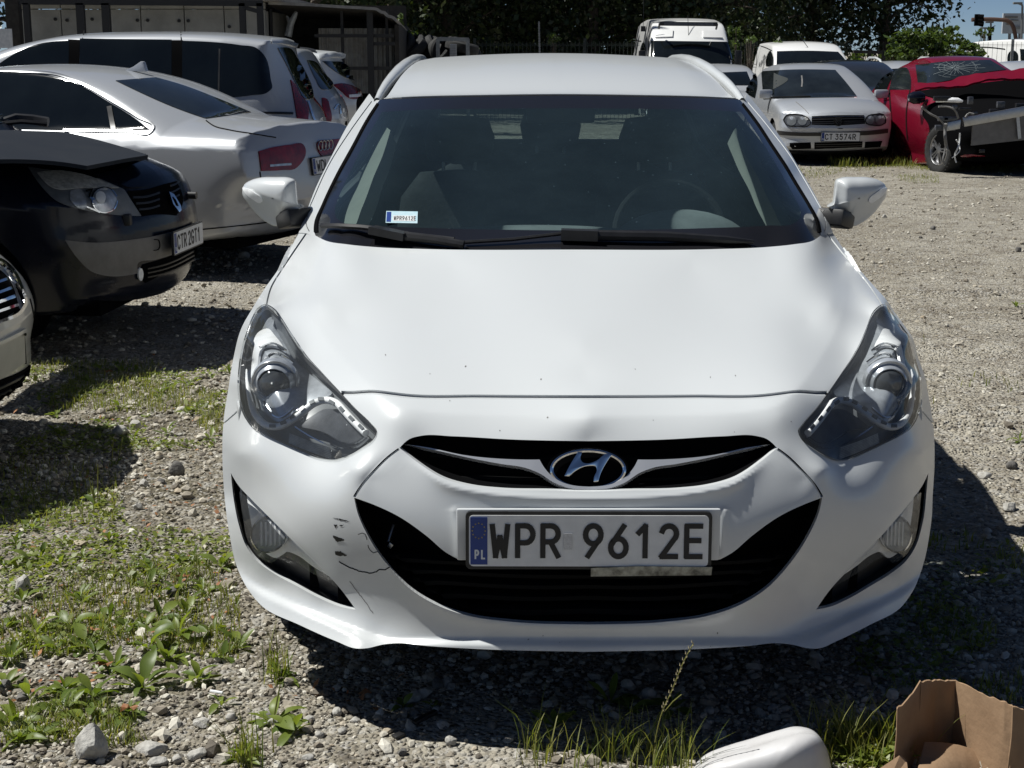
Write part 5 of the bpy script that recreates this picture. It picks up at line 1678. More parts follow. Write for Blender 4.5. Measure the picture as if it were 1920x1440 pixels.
b3 = MB(); b3.prism([(0, 0), (.17, .03), (.175, .14), (.02, .11)], pix(1774, 246, 18.66), (1, 0, 0), (0, 0, 1), (0, -1, 0), .05); b3.build('mounting_bracket', M['satin'], V6.root, bevel=.006)
b3 = MB(); b3.bar(pix(1906, 202, 18.62), pix(1911, 260, 18.62), .04, .04); b3.build('upright_strut', M['satin'], V6.root)
b4 = MB(); b4.tube([pix(1755, 189, 18.78), pix(1775, 187, 18.7), pix(1796, 188, 18.66), pix(1805, 190, 18.66)], [.02, .03, .03, .012], 8); b4.build('headlight_remnant', M['lamp_white'], V6.root, True)
for pts, r_ in (([(1775, 270), (1770, 290), (1768, 302), (1772, 310)], .012), ([(1800, 250), (1797, 275), (1790, 292), (1793, 305)], .01), ([(1773, 232), (1772, 255), (1776, 282)], .02), ([(1793, 262), (1800, 280), (1785, 296)], .007), ([(1728, 200), (1742, 212), (1760, 222), (1772, 236)], .012), ([(1760, 200), (1790, 206), (1797, 222)], .014), ([(1810, 220), (1818, 212), (1826, 214)], .012)):
    t = MB(); c = spl(pts, False, 6); t.tube([pix(p[0], p[1], 18.6 + .02*math.sin(i)) for i, p in enumerate(c)], r_, 6); t.build('loose_cable', M['grey_plastic'] if r_ > .011 else M['plate_white'], V6.root, True)
for k in range(16):
    t = MB(); px_, py_ = rr.uniform(1765, 1920), rr.uniform(178, 290)
    q = pix(px_, py_, 18.70); t.box(q, (rr.uniform(.05, .25), .06, rr.uniform(.03, .10))); t.build('engine_part', M['lamp_dark'] if k % 3 else M['plastic'], V6.root, bevel=.01)

# ---- vans at the back
mv_up = [(0, .8, .5), (.08, 1.05, .45), (.5, 1.25, .2, 'c'), (1.2, 1.95, .14), (1.5, 2.20, .10), (2.2, 2.30, .05), (5.0, 2.30, .04), (5.5, 2.27, .06, 'c'), (5.58, 1.6, .06), (5.6, .8, .08)]
mv_lo = [(0, .8, .5), (.05, .45, .4), (.2, .32, .1), (.5, .28, .03), (5.2, .3, .03), (5.5, .42, .06), (5.6, .8, .08)]
mv_pr = [(.2, .92), (.6, .99), (1.2, .99), (1.5, .95), (2.1, .85), (2.32, .80)]
V7 = Vehicle('panel_van', 'tall white panel van with a black light bar on its roof', 'van', Pose((4.08, 34.0, -.05), 0), car_shell(mv_up, mv_lo, mv_pr, None, 10, 90, 54), M['van_white'], wheels=(1.0, 4.4), R=.34)
V7.patch('windscreen', [(1217, 77, 'c'), (1364, 79, 'c'), (1374, 122), (1376, 142, 'c'), (1213, 142, 'c')], M['dark_glass'], g=6)
V7.patch('side_window', [(1201, 106, 'c'), (1203, 86), (1207, 79), (1210, 84), (1210, 106, 'c')], M['dark_glass'], g=4)
V7.line('side_seam', [(1172, 74), (1190, 76), (1203, 77)], 1.3, M['gap'], .003)
for poly in ([(1230, 58, 'c'), (1262, 57, 'c'), (1261, 70, 'c'), (1229, 71, 'c')], [(1318, 58, 'c'), (1346, 59, 'c'), (1354, 72, 'c'), (1318, 71, 'c')]):
    V7.patch('roof_bulge', poly, M['van_white'], .02, 6, .03)
lb = MB(); a_, b_ = pix(1237, 44.5, 34.95), pix(1345, 45.5, 34.95)
lb.bar(a_, b_, .08, .09); lb.build('light_bar', M['plastic'], V7.root, bevel=.01)
l2 = MB(); l2.bar(a_ + np.array([.1, -.045, 0]), b_ + np.array([-.1, -.045, 0]), .01, .06); l2.build('light_bar_lens', M['lamp_dark'], V7.root)
for q in (a_, b_):
    l3 = MB(); l3.bar(q + np.array([0, .02, 0]), q + np.array([0, .20, -.10]), .04); l3.build('bar_bracket', M['plastic'], V7.root)
ae = MB(); q = V7.bv(np.array([(1291, 66)], float))[0][0]; ae.tube([q, q + np.array([0, .25, .45])], .006, 6); ae.build('roof_aerial', M['plastic'], V7.root)
q = pix(1206, 54, 35.3); ae = MB(); ae.box(q, (.10, .1, .12)); ae.tube([q, q + np.array([.0, .0, .65])], .006, 6); ae.build('side_aerial', M['plastic'], V7.root)
for sx in (-1, 1):
    mm = MB(); mm.box(V7.pose.p(sx*1.10, 1.0, 1.42), (.16, .14, .36)); mm.build('door_mirror', M['plastic'], V7.root, bevel=.04)

cv_up = [(0, .6, .5), (.06, .85, .45), (.35, .98, .2), (.95, 1.12, .13, 'c'), (1.6, 1.56, .15), (2.0, 1.68, .10), (2.8, 1.735, .07), (4.0, 1.72, .05, 'c'), (4.2, 1.1, .06), (4.25, .6, .1)]
cv_lo = [(0, .6, .5), (.05, .40, .4), (.2, .28, .1), (.5, .22, .03), (4.0, .26, .03), (4.2, .36, .06), (4.25, .6, .1)]
V8 = Vehicle('small_van', 'low white delivery van with whip aerial behind the silver hatchback', 'van', Pose((6.98, 34.2, -.06), 0, 1.05), car_shell(cv_up, cv_lo, [(.2, .84), (.5, .90), (.95, .90), (1.1, .87), (1.5, .79), (1.74, .72)], None, 9, 90, 50), M['van_white'], wheels=(.9, 3.4), R=.31)
V8.patch('windscreen', [(1457, 97, 'c'), (1515, 96), (1571, 98, 'c'), (1588, 120), (1592, 136, 'c'), (1456, 136, 'c')], M['dark_glass'], g=6)
V8.patch('side_window', [(1437, 124, 'c'), (1440, 102), (1445, 95), (1449, 102), (1450, 124, 'c')], M['dark_glass'], g=4)
V8.line('side_seam', [(1420, 92), (1415, 108), (1410, 124)], 1.2, M['gap'], .003)
V8.line('roof_seam', [(1404, 90), (1422, 86), (1448, 95)], 1.2, M['gap'], .003)
ae = MB(); q = V8.bv(np.array([(1515, 89)], float))[0][0]; ae.tube([q, q + np.array([-.25, .05, .33])], .008, 6); ae.build('roof_aerial', M['plastic'], V8.root)

V9 = Vehicle('panel_van', 'white panel van standing beyond the wire fence at the right edge', 'van', Pose((17.9, 46.5, -.28), 24, .93), car_shell(mv_up, mv_lo, mv_pr, None, 10, 70, 44), M['van_white'], wheels=(1.0, 4.4), R=.34)
V9.patch('side_window', [(1890, 120, 'c'), (1893, 98), (1898, 94), (1906, 97), (1908, 120, 'c')], M['dark_glass'], g=4)
V9.patch('windscreen', [(1913, 92, 'c'), (1960, 94, 'c'), (1965, 125, 'c'), (1916, 125, 'c')], M['dark_glass'], g=6)
V9.line('side_seam', [(1834, 88), (1860, 89), (1885, 92)], 1.2, M['gap'], .003)

# ---- cars glimpsed between the others
sh_small = car_shell(go_up, go_lo, [(.2, .74), (.4, .80), (.6, .815), (.84, .805), (.95, .77), (1.2, .66), (1.38, .56), (1.45, .50)], None, 9, 70, 40)
V10 = Vehicle('parked_car', 'pale blue car, only its roof showing left of the silver hatchback', 'car', Pose((4.05, 27.6, -.14), 0, 1.0), sh_small, M['silver'], wheels=(.85, 3.35), R=.30)
V10.patch('windscreen', [(1345, 137, 'c'), (1400, 135, 'c'), (1410, 160, 'c'), (1340, 160, 'c')], M['dark_glass'], g=5)
V11 = Vehicle('parked_car', 'dark grey car peering out between the silver hatchback and the red wreck', 'car', Pose((6.08, 25.0, -.05), 0, 1.0), sh_small, M['dark_paint'], wheels=(.85, 3.35), R=.30)
V11.patch('windscreen', [(1565, 136, 'c'), (1610, 134), (1650, 136, 'c'), (1668, 172, 'c'), (1575, 172, 'c')], M['grey_glass'], g=6)
sh_est = car_shell(sal_up, sal_lo, sal_pr, None, 9, 70, 40)
V12 = Vehicle('parked_car', 'silver estate roof with white rails behind the rear of the red wreck', 'car', Pose((8.6, 31.0, -.12), 0, 1.0), sh_est, M['silver'], wheels=(.95, 3.98), R=.33)
for sx in (-1, 1):
    t = MB(); t.tube([V12.pose.p(sx*.58, l, z) for l, z in ((2.1, 1.36), (2.3, 1.46), (2.7, 1.51), (3.3, 1.51), (3.8, 1.40))], .025, 8); t.build('roof_rail', M['white'], V12.root, True)
V12.patch('windscreen', [(1660, 131, 'c'), (1700, 129), (1745, 132, 'c'), (1755, 150, 'c'), (1650, 150, 'c')], M['dark_glass'], g=6)
V13 = Vehicle('parked_car', 'pale blue car roof right behind the red wreck', 'car', Pose((11.9, 33.0, -.12), 0, 1.0), sh_small, M['silver'], wheels=(.85, 3.35), R=.30)

# ---- dark people carrier, left front
bk_up = [(0, .55, .42), (.04, .70, .42), (.15, .80, .35), (.35, .88, .22), (1.05, 1.03, .13, 'c'), (1.9, 1.48, .15), (2.3, 1.58, .09), (3.2, 1.60, .08), (3.9, 1.54, .09, 'c'), (4.15, 1.1, .22), (4.22, .95, .25), (4.26, .6, .28)]
bk_lo = [(0, .55, .42), (.03, .40, .42), (.10, .26, .30), (.4, .21, .05), (3.9, .24, .03), (4.2, .32, .1), (4.26, .6, .28)]
BP = Pose((-1.78, 8.21, 0), 85)
bk2_up = [(0, .58, .42), (.03, .76, .42), (.10, .88, .33), (.3, .965, .22), (1.05, 1.07, .13, 'c')] + bk_up[5:]
V14 = Vehicle('people_carrier', 'dark blue people carrier with lifted bonnet and plate CTR 2GT1', 'car', BP, car_shell(bk2_up, bk_lo, [(.2, .82), (.45, .89), (.65, .905), (.86, .90), (.98, .87), (1.3, .75), (1.5, .66), (1.62, .58)], [(0, .98), (.8, 1), (3.6, 1), (4.26, .94)], 8, 120, 64), M['black_paint'], wheels=(.92, 3.6), R=.32)
h = V14.patch('headlight', [(53, 314, 'c'), (80, 318), (130, 322), (175, 332), (215, 348), (232, 356, 'c'), (264, 405, 'c'), (230, 404), (180, 398), (135, 388), (105, 376), (85, 358)], M['lamp_mid'], .004, 6, .02)
V14.patch('indicator_lens', [(70, 326, 'c'), (100, 322), (150, 328), (200, 345), (222, 354, 'c'), (160, 354), (95, 352)], M['lamp_pale'], .009, 6, .004, parent=h)
V14.patch('lamp_bowl', [(132, 360, 'c'), (150, 357), (160, 372), (158, 392), (140, 386), (131, 375)], M['lamp_grey'], .009, 6, .004, parent=h)
V14.patch('lamp_bowl', [tuple(p) for p in ellipse(194, 377, 23, 22, 20)], M['lamp_grey'], .009, 6, .004, parent=h)
V14.line('lamp_ring', [tuple(p) for p in ellipse(194, 377, 23, 22, 20)], 2, M['chrome'], .014)
V14.patch('lamp_reflector', [tuple(p) for p in ellipse(187, 372, 9, 10, 14)], M['plate_white'], .014, 6, .004, parent=h)
V14.line('reflector_facet', [(160, 362), (172, 358), (166, 372), (176, 376)], 3, M['chrome'], .013)
V14.line('reflector_facet', [(160, 388), (172, 392), (185, 398)], 3, M['chrome'], .013)
V14.patch('grille', [(238, 358, 'c'), (270, 356), (306, 346), (330, 340, 'c'), (342, 380), (330, 404, 'c'), (300, 402), (265, 406, 'c')], M['matte_black'], .004, 6, .01)
for k in range(3):
    V14.line('grille_bar', [(247 + 6*k, 371 + 11*k), (275 + 3*k, 369 + 11*k), (297, 362 + 12*k)], 3.5, M['plastic'], .010, thick=.01)
for k in range(3):
    V14.line('grille_bar', [(318, 350 + 12*k), (328, 346 + 12*k), (334, 342 + 12*k)], 3, M['plastic'], .010, thick=.01)
V14.patch('bonnet_nose', [(178, 330, 'c'), (230, 318), (272, 303, 'c'), (290, 314), (303, 330), (306, 340, 'c'), (290, 347), (265, 352), (238, 354, 'c'), (215, 344)], M['black_paint'], .012, 6, .02)
dm = V14.patch('badge', [(309, 363, 'c'), (318, 368, 'c'), (330, 388, 'c'), (331, 396, 'c'), (327, 399, 'c'), (316, 385, 'c')], M['chrome'], .03, 6, .015)
V14.patch('badge_centre', [(315, 373, 'c'), (320, 378, 'c'), (325, 389, 'c'), (322, 388, 'c')], M['gap'], .034, 6, .004, parent=dm)
V14.patch('bumper_panel', [(122, 450, 'c'), (180, 455), (240, 450), (300, 440), (318, 435, 'c'), (321, 477, 'c'), (290, 486), (256, 494), (258, 512, 'c'), (200, 517), (170, 508), (145, 484)], M['grey_plastic'], .008, 7, .012)
V14.line('tow_cover', [(286, 449), (293, 449), (294, 467), (285, 469)], 1.3, M['gap'], .012, step=3)
V14.patch('air_intake', [(268, 496, 'c'), (300, 487), (345, 470), (368, 457, 'c'), (366, 478), (345, 497), (300, 515), (272, 530, 'c'), (262, 515)], M['matte_black'], .006, 6)
for k in range(3):
    V14.line('intake_bar', [(274, 503 + 8*k), (310, 494 + 8*k), (362, 469 + 8*k)], 2.5, M['plastic'], .012, thick=.01)
fl = V14.patch('fog_lamp', [tuple(p) for p in ellipse(260, 513, 4.5, 12, 16)], M['lamp_white'], .016, 4, .01)
V14.line('bonnet_edge_gap', [(0, 302), (60, 308), (130, 318), (180, 328), (230, 314), (275, 296)], 14, M['matte_black'], .006)
P, N = V14.bv(np.array([(344, 446)], float))
plate(V14.root, P[0] + BP.h*.03, np.cross((0, 0, 1.0), BP.h), (0, 0, 1), 'CTR 2GT1', .52, .114, cw=.047, pos=.050, gap=.0105, space=.020)
sb = MB(); q = V14.bv(np.array([(352, 366)], float))[0][0]; sb.tube([q, q + BP.h*.05], .022, 10); sb.build('tow_eye', M['plastic'], V14.root, True)
sb = MB(); q = V14.bv(np.array([(239, 412)], float))[0][0]; sb.box(q, (.04, .05, .06)); sb.build('washer_jet', M['plastic'], V14.root, bevel=.01)
A_, B_, C_ = pix(125, 231, 8.75), pix(266, 286, 8.05), pix(0, 298, 7.15)
nn = np.cross(B_ - A_, C_ - A_); nn *= np.sign(nn[2]); nn /= np.linalg.norm(nn)
HPl = plane_surf(A_, nn)
hp = [(-330, 300, 'c'), (-200, 270), (0, 241), (60, 238), (124, 230, 'c'), (200, 258), (278, 288, 'c'), (268, 291, 'c'), (163, 311, 'c'), (110, 303), (50, 299), (-60, 302), (-200, 325, 'c')]
S = patch(spl(hp, True, 8), HPl, 0, 9)
kx = S.P - A_
S.P = S.P - nn * (.05 * np.clip(((S.P - pix(140, 275, 7.9)) @ BP.r + 0.2), 0, 2)[..., None]**2)
mk('lifted_bonnet', renorm(S), M['slate_paint'], V14.root, rim=.02)
V14.line('bonnet_side_edge', [(128, 232), (200, 259), (278, 289)], 3, M['satin'], .03) if False else None
cw_ = MB(); cw_.tube([pix(0, 232, 8.9), pix(30, 222, 8.95), pix(60, 224, 9.0), pix(90, 229, 9.0)], .03, 8); cw_.tube([pix(-40, 236, 8.8), pix(40, 228, 8.85), pix(88, 232, 8.9)], .015, 6); cw_.build('wiper', M['plastic'], V14.root, True)
V14.patch('windscreen', [(-260, 150, 'c'), (-60, 180), (0, 196), (36, 226, 'c'), (-60, 240), (-260, 262, 'c')], M['grey_glass'], g=10)

# ---- pale car at the left edge
LP = Pose((-1.87, 5.20, 0), 77)
V15 = Vehicle('parked_car', 'pale dusty car nosing in at the left edge, chrome grille, no number plate', 'car', LP, car_shell(bk_up, bk_lo, [(.2, .80), (.45, .87), (.65, .89), (.86, .88), (.98, .85), (1.3, .73), (1.5, .64), (1.62, .56)], None, 8, 110, 60), M['pale_paint'], wheels=(.92, 3.6), R=.32)
V15.patch('grille', [(-120, 540, 'c'), (-60, 515), (-10, 503), (8, 516), (30, 565), (32, 578), (20, 588), (-60, 615), (-120, 630, 'c')], M['matte_black'], .006, 6, .01)
for k in range(4):
    V15.line('grille_bar', [(-110, 560 + 20*k), (-50, 548 + 17*k), (8 + 6*k, 528 + 15*k)], 5, M['chrome'], .02, thick=.02)
V15.line('grille_surround', [(-110, 527), (-50, 505), (-8, 494), (12, 507), (32, 545), (38, 570), (30, 585), (-10, 604), (-60, 622), (-110, 636)], 6, M['chrome'], .022, thick=.02)
V15.line('plate_ledge', [(-80, 668), (0, 640), (44, 618)], 6, M['pale_paint'], .014, thick=.012)
V15.line('plate_edge', [(44, 620), (46, 650), (48, 682)], 1.6, M['gap'], .003)
V15.patch('number_plate_holder', [(-70, 672, 'c'), (0, 646), (44, 624, 'c'), (46, 680, 'c'), (0, 708), (-70, 735, 'c')], M['cream'], .004, 6, .004)
V15.patch('bolt_hole', [tuple(p) for p in ellipse(42, 626, 2.2, 3, 8)], M['gap'], .012, 4, .002)
V15.patch('lower_intake', [(-90, 745, 'c'), (0, 712), (40, 695), (56, 684, 'c'), (50, 715), (38, 745), (0, 775), (-90, 812, 'c')], M['matte_black'], .005, 6)
for k in range(4):
    V15.line('intake_bar', [(-80, 758 + 13*k), (0, 724 + 13*k), (50 - 3*k, 699 + 12*k)], 3.5, M['plastic'], .012, thick=.01)
V15.line('bumper_gap', [(56, 560), (62, 585), (66, 615)], 1.8, M['gap'], .002)
V15.line('bonnet_gap', [(-20, 480), (10, 495), (34, 525), (36, 545)], 2, M['gap'], .002)
# ================================================================== ground, gravel, weeds
def vnoise(x, y, s, seed=0):
    r = np.random.default_rng(seed).random((257, 257))
    r[256] = r[0]; r[:, 256] = r[:, 0]
    u, v = x * s, y * s
    i, j = np.floor(u).astype(int), np.floor(v).astype(int)
    f, g = u - i, v - j
    f, g = f*f*(3-2*f), g*g*(3-2*g)
    i, j = i % 256, j % 256
    return (r[i, j]*(1-f) + r[i+1, j]*f)*(1-g) + (r[i, j+1]*(1-f) + r[i+1, j+1]*f)*g
def height(x, y):
    x, y = np.asarray(x, float), np.asarray(y, float)
    z = .016*(vnoise(x, y, 1.7, 1) - .5) + .012*(vnoise(x, y, 5, 2) - .5) + .008*(vnoise(x, y, 14, 3) - .5)
    z = z + np.exp(-np.maximum(y - 8, 0)/6) * .006*(vnoise(x, y, 38, 4) - .5)
    # wheel ruts across the open yard on the right
    m = np.clip((x - 1.35)/.4, 0, 1)
    for yc, w, a in ((6.05, .05, .020), (6.30, .06, .018), (5.62, .04, .012), (7.6, .12, .02), (9.4, .15, .02)):
        yy = yc + .05*np.sin(x*1.3 + yc) + .10*(x - 2)*.2
        z = z - m * a * np.exp(-((y - yy)/w)**2) + m * a*.6 * np.exp(-((y - yy - 1.8*w)/w)**2)
    # slopes away gently beyond the parked rows
    z = z - .0115*np.clip(y - 24, 0, 26)
    return z
def axis(lo, hi, d0, g0, g1, far):
    a = list(np.arange(lo, hi + 1e-6, d0))
    st, x = d0, hi
    while x < far[1]:
        st *= g1; x += st; a.append(x)
    st, x, b = d0, lo, []
    while x > far[0]:
        st *= g0; x -= st; b.append(x)
    return np.array(b[::-1] + a)
gx = axis(-2.6, 2.7, .020, 1.10, 1.10, (-900, 900)); gy = axis(2.5, 6.4, .020, 1.15, 1.028, (-300, 1500))
GX, GY = np.meshgrid(gx, gy, indexing='ij')
GV = np.stack([GX, GY, height(GX, GY)], -1).reshape(-1, 3)
ni, nj = len(gx), len(gy)
ii, jj = np.meshgrid(np.arange(ni-1), np.arange(nj-1), indexing='ij')
a_ = (ii*nj + jj).ravel()
GF = np.stack([a_, a_+nj, a_+nj+1, a_+1], 1)
def ground_mat():
    m, nt, b = _new('gravel_yard'); L = nt.links
    b.inputs['Roughness'].default_value = .92; b.inputs['Specular IOR Level'].default_value = .15
    tc = nt.nodes.new('ShaderNodeTexCoord')
    def noise(s, d=6, r=.6):
        n = nt.nodes.new('ShaderNodeTexNoise'); n.inputs['Scale'].default_value = s; n.inputs['Detail'].default_value = d; n.inputs['Roughness'].default_value = r
        L.new(tc.outputs['Object'], n.inputs['Vector']); return n
    def mix(f, c1, c2):
        x = nt.nodes.new('ShaderNodeMix'); x.data_type = 'RGBA'
        L.new(f, x.inputs[0])
        for k, c in ((6, c1), (7, c2)):
            if isinstance(c, tuple): x.inputs[k].default_value = (*c, 1)
            else: L.new(c, x.inputs[k])
        return x.outputs[2]
    def rng(v, a, b_, c=0, d=1):
        r = nt.nodes.new('ShaderNodeMapRange'); r.inputs[1].default_value = a; r.inputs[2].default_value = b_; r.inputs[3].default_value = c; r.inputs[4].default_value = d
        L.new(v, r.inputs[0]); return r.outputs[0]
    n1, n2, n3 = noise(.55, 5), noise(4.5, 8, .7), noise(60, 4)
    base = mix(rng(n1.outputs[0], .38, .62), (.275, .245, .19), (.40, .37, .305))
    base = mix(rng(n2.outputs[0], .45, .68), base, (.15, .125, .095))
    base = mix(rng(n3.outputs[0], .55, .75), base, (.36, .34, .305))
    # greenish-brown soil on the weedy side, left of the estate car
    sx = nt.nodes.new('ShaderNodeSeparateXYZ'); L.new(tc.outputs['Object'], sx.inputs[0])
    left = rng(sx.outputs[0], -.1, -1.0)
    near = rng(sx.outputs[1], 7.5, 6.4)
    mu = nt.nodes.new('ShaderNodeMath'); mu.operation = 'MULTIPLY'; L.new(left, mu.inputs[0]); L.new(near, mu.inputs[1])
    n4 = noise(2.2, 6, .65)
    m2 = nt.nodes.new('ShaderNodeMath'); m2.operation = 'MULTIPLY'; L.new(mu.outputs[0], m2.inputs[0]); L.new(rng(n4.outputs[0], .35, .6), m2.inputs[1])
    base = mix(m2.outputs[0], base, (.125, .108, .072))
    vo = nt.nodes.new('ShaderNodeTexVoronoi'); vo.inputs['Scale'].default_value = 75; L.new(tc.outputs['Object'], vo.inputs['Vector'])
    v2 = nt.nodes.new('ShaderNodeTexVoronoi'); v2.inputs['Scale'].default_value = 30; L.new(tc.outputs['Object'], v2.inputs['Vector'])
    hs = nt.nodes.new('ShaderNodeSeparateColor'); L.new(vo.outputs['Color'], hs.inputs[0])
    base = mix(rng(hs.outputs[0], .72, .95, 0, .75), base, (.44, .42, .385))
    base = mix(rng(hs.outputs[1], .80, .98, 0, .8), base, (.075, .068, .06))
    h2 = nt.nodes.new('ShaderNodeSeparateColor'); L.new(v2.outputs['Color'], h2.inputs[0])
    base = mix(rng(h2.outputs[0], .82, .98, 0, .55), base, (.40, .385, .35))
    L.new(base, b.inputs['Base Color'])
    ad = nt.nodes.new('ShaderNodeMath'); ad.operation = 'ADD'
    i1 = rng(vo.outputs['Distance'], 0, .6, 1, 0); i2 = rng(v2.outputs['Distance'], 0, .5, 1, 0)
    L.new(i1, ad.inputs[0]); L.new(i2, ad.inputs[1])
    a3 = nt.nodes.new('ShaderNodeMath'); a3.operation = 'ADD'; L.new(ad.outputs[0], a3.inputs[0]); L.new(n3.outputs[0], a3.inputs[1])
    bp = nt.nodes.new('ShaderNodeBump'); bp.inputs['Strength'].default_value = 1.0; bp.inputs['Distance'].default_value = .011
    L.new(a3.outputs[0], bp.inputs['Height']); L.new(bp.outputs[0], b.inputs['Normal'])
    return m
gm = raw_mesh('ground', GV, GF)
ground = link('ground', gm, ground_mat()); tag(ground, kind='structure')

# ---- stones
def stone_mat():
    m, nt, b = _new('gravel_stones'); L = nt.links
    b.inputs['Roughness'].default_value = .88; b.inputs['Specular IOR Level'].default_value = .2
    g = nt.nodes.new('ShaderNodeNewGeometry')
    r = nt.nodes.new('ShaderNodeValToRGB'); L.new(g.outputs['Random Per Island'], r.inputs[0])
    cs = [(0, (0.124, 0.108, 0.089)), (.18, (0.248, 0.216, 0.172)), (.42, (0.347, 0.313, 0.251)), (.62, (0.409, 0.373, 0.311)), (.8, (0.497, 0.463, 0.390)), (.93, (0.621, 0.589, 0.512)), (1, (0.347, 0.283, 0.200))]
    r.color_ramp.elements[0].position = 0; r.color_ramp.elements[0].color = (*cs[0][1], 1)
    r.color_ramp.elements[1].position = 1; r.color_ramp.elements[1].color = (*cs[-1][1], 1)
    for p, c in cs[1:-1]:
        e = r.color_ramp.elements.new(p); e.color = (*c, 1)
    tc = nt.nodes.new('ShaderNodeTexCoord')
    n = nt.nodes.new('ShaderNodeTexNoise'); n.inputs['Scale'].default_value = 55; n.inputs['Detail'].default_value = 5; L.new(tc.outputs['Object'], n.inputs['Vector'])
    mx = nt.nodes.new('ShaderNodeMix'); mx.data_type = 'RGBA'; mx.blend_type = 'MULTIPLY'; mx.inputs[0].default_value = .55
    L.new(r.outputs[0], mx.inputs[6]); L.new(n.outputs[0], mx.inputs[7])
    hv = nt.nodes.new('ShaderNodeHueSaturation'); hv.inputs['Value'].default_value = 1.35; L.new(mx.outputs[2], hv.inputs['Color'])
    L.new(hv.outputs[0], b.inputs['Base Color'])
    bp = nt.nodes.new('ShaderNodeBump'); bp.inputs['Distance'].default_value = .004; L.new(n.outputs[0], bp.inputs['Height']); L.new(bp.outputs[0], b.inputs['Normal'])
    return m
M['stone'] = stone_mat()
ph = (1 + 5**.5)/2
ICO = np.array([(-1, ph, 0), (1, ph, 0), (-1, -ph, 0), (1, -ph, 0), (0, -1, ph), (0, 1, ph), (0, -1, -ph), (0, 1, -ph), (ph, 0, -1), (ph, 0, 1), (-ph, 0, -1), (-ph, 0, 1)]) / math.sqrt(1 + ph*ph)
ICF = np.array([(0,11,5),(0,5,1),(0,1,7),(0,7,10),(0,10,11),(1,5,9),(5,11,4),(11,10,2),(10,7,6),(7,1,8),(3,9,4),(3,4,2),(3,2,6),(3,6,8),(3,8,9),(4,9,5),(2,4,11),(6,2,10),(8,6,7),(9,8,1)])
def stones_mesh(name, xy, size):
    n = len(xy)
    V = np.repeat(ICO[None], n, 0) * (1 + RNG.normal(0, .16, (n, 12, 1)))
    # random rotations about z plus squash
    sc = np.column_stack([RNG.uniform(.75, 1.25, n), RNG.uniform(.6, 1.0, n), RNG.uniform(.38, .75, n)])
    V = V * (size[:, None] * .5 * sc)[:, None, :]
    ti = RNG.normal(0, .25, n); c, s = np.cos(ti)[:, None], np.sin(ti)[:, None]
    V = np.stack([V[..., 0]*c - V[..., 2]*s, V[..., 1], V[..., 0]*s + V[..., 2]*c], -1)
    a = RNG.uniform(0, 2*math.pi, n); c, s = np.cos(a)[:, None], np.sin(a)[:, None]
    V = np.stack([V[..., 0]*c - V[..., 1]*s, V[..., 0]*s + V[..., 1]*c, V[..., 2]], -1)
    z = height(xy[:, 0], xy[:, 1]) + size * RNG.uniform(.02, .22, n)
    V = V + np.column_stack([xy, z])[:, None, :]
    Fc = (ICF[None] + (np.arange(n) * 12)[:, None, None]).reshape(-1, 3)
    return raw_mesh(name, V.reshape(-1, 3), Fc, smooth=False)
def scatter(n, x0, x1, y0, y1):
    return np.column_stack([RNG.uniform(x0, x1, n), RNG.uniform(y0, y1, n)])
def vis(xy, m=60):
    q = proj(np.column_stack([xy, np.zeros(len(xy))]))
    return (q[:, 0] > -m) & (q[:, 0] < 1920 + m) & (q[:, 1] > 150) & (q[:, 1] < 1440 + m)
XY, SZ = [], []
for n, x0, x1, y0, y1, s0, sg in ((34000, -1.7, 1.7, 2.75, 4.4, .0095, .5), (1500, -1.7, 1.7, 2.75, 4.4, .024, .35), (26000, -2.6, 2.6, 4.4, 7.5, .014, .5), (16000, -4, 4.2, 7.5, 13, .020, .5), (14000, -3, 9, 13, 24, .030, .5)):
    xy = scatter(n, x0, x1, y0, y1)
    k = vis(xy) & ~((np.abs(xy[:, 0] - CX) < .72) & (xy[:, 1] > 3.9) & (xy[:, 1] < 7.6))
    # patchy
    k &= RNG.random(n) < .25 + 1.1 * np.clip((vnoise(xy[:, 0], xy[:, 1], 1.3, 11) - .25) * 1.6, 0, 1)
    # the open yard on the right is finer
    sz = s0 * np.exp(RNG.normal(0, sg, n)) * np.where((xy[:, 0] > 1.2) & (xy[:, 1] > 4.4), .72, 1.0)
    k &= ~((xy[:, 0] > 1.2) & (xy[:, 1] > 4.4) & (RNG.random(n) < .5))
    XY.append(xy[k]); SZ.append(sz[k])
XY, SZ = np.concatenate(XY), np.minimum(np.concatenate(SZ), .05)
gv = link('gravel', stones_mesh('gravel', XY, SZ), M['stone']); tag(gv, kind='stuff')

def rock(name, px, py, wpx, label, group=None, hh=.62, seed=0, dark=False):
    """single loose stone whose foot shows at (px,py)"""
    p = ground_pt(px, py, 0.0)
    d = F / (p[1]*CP + HC*SP)
    w = wpx / d
    bm = bmesh.new(); bmesh.ops.create_icosphere(bm, subdivisions=3, radius=.5)
    r = np.random.default_rng(seed)
    pl = [(r.normal(size=3), r.uniform(.30, .44)) for _ in range(11)]
    for v in bm.verts:
        c = np.array(v.co)
        for nn, dd in pl:
            nn = nn / np.linalg.norm(nn); e = c @ nn - dd
            if e > 0: c = c - nn * e * .92
        v.co = Vector(c * np.array([1, .8, hh*1.25]) * w * (1 + .02*r.normal()))
    me = bpy.data.meshes.new(name); bm.to_mesh(me); bm.free()
    me.polygons.foreach_set('use_smooth', [True]*len(me.polygons))
    try: me.set_sharp_from_angle(angle=math.radians(28))
    except Exception: pass
    y = p[1] + w*.35
    x = p[0] * y / p[1]
    o = link(name, me, M['dark_rock'] if dark else M['rock'], None, (x, y, float(height(np.array([x]), np.array([y]))[0]) + w*hh*.30))
    o.rotation_euler.z = r.uniform(0, 6.28)
    return tag(o, label, 'stone', group)
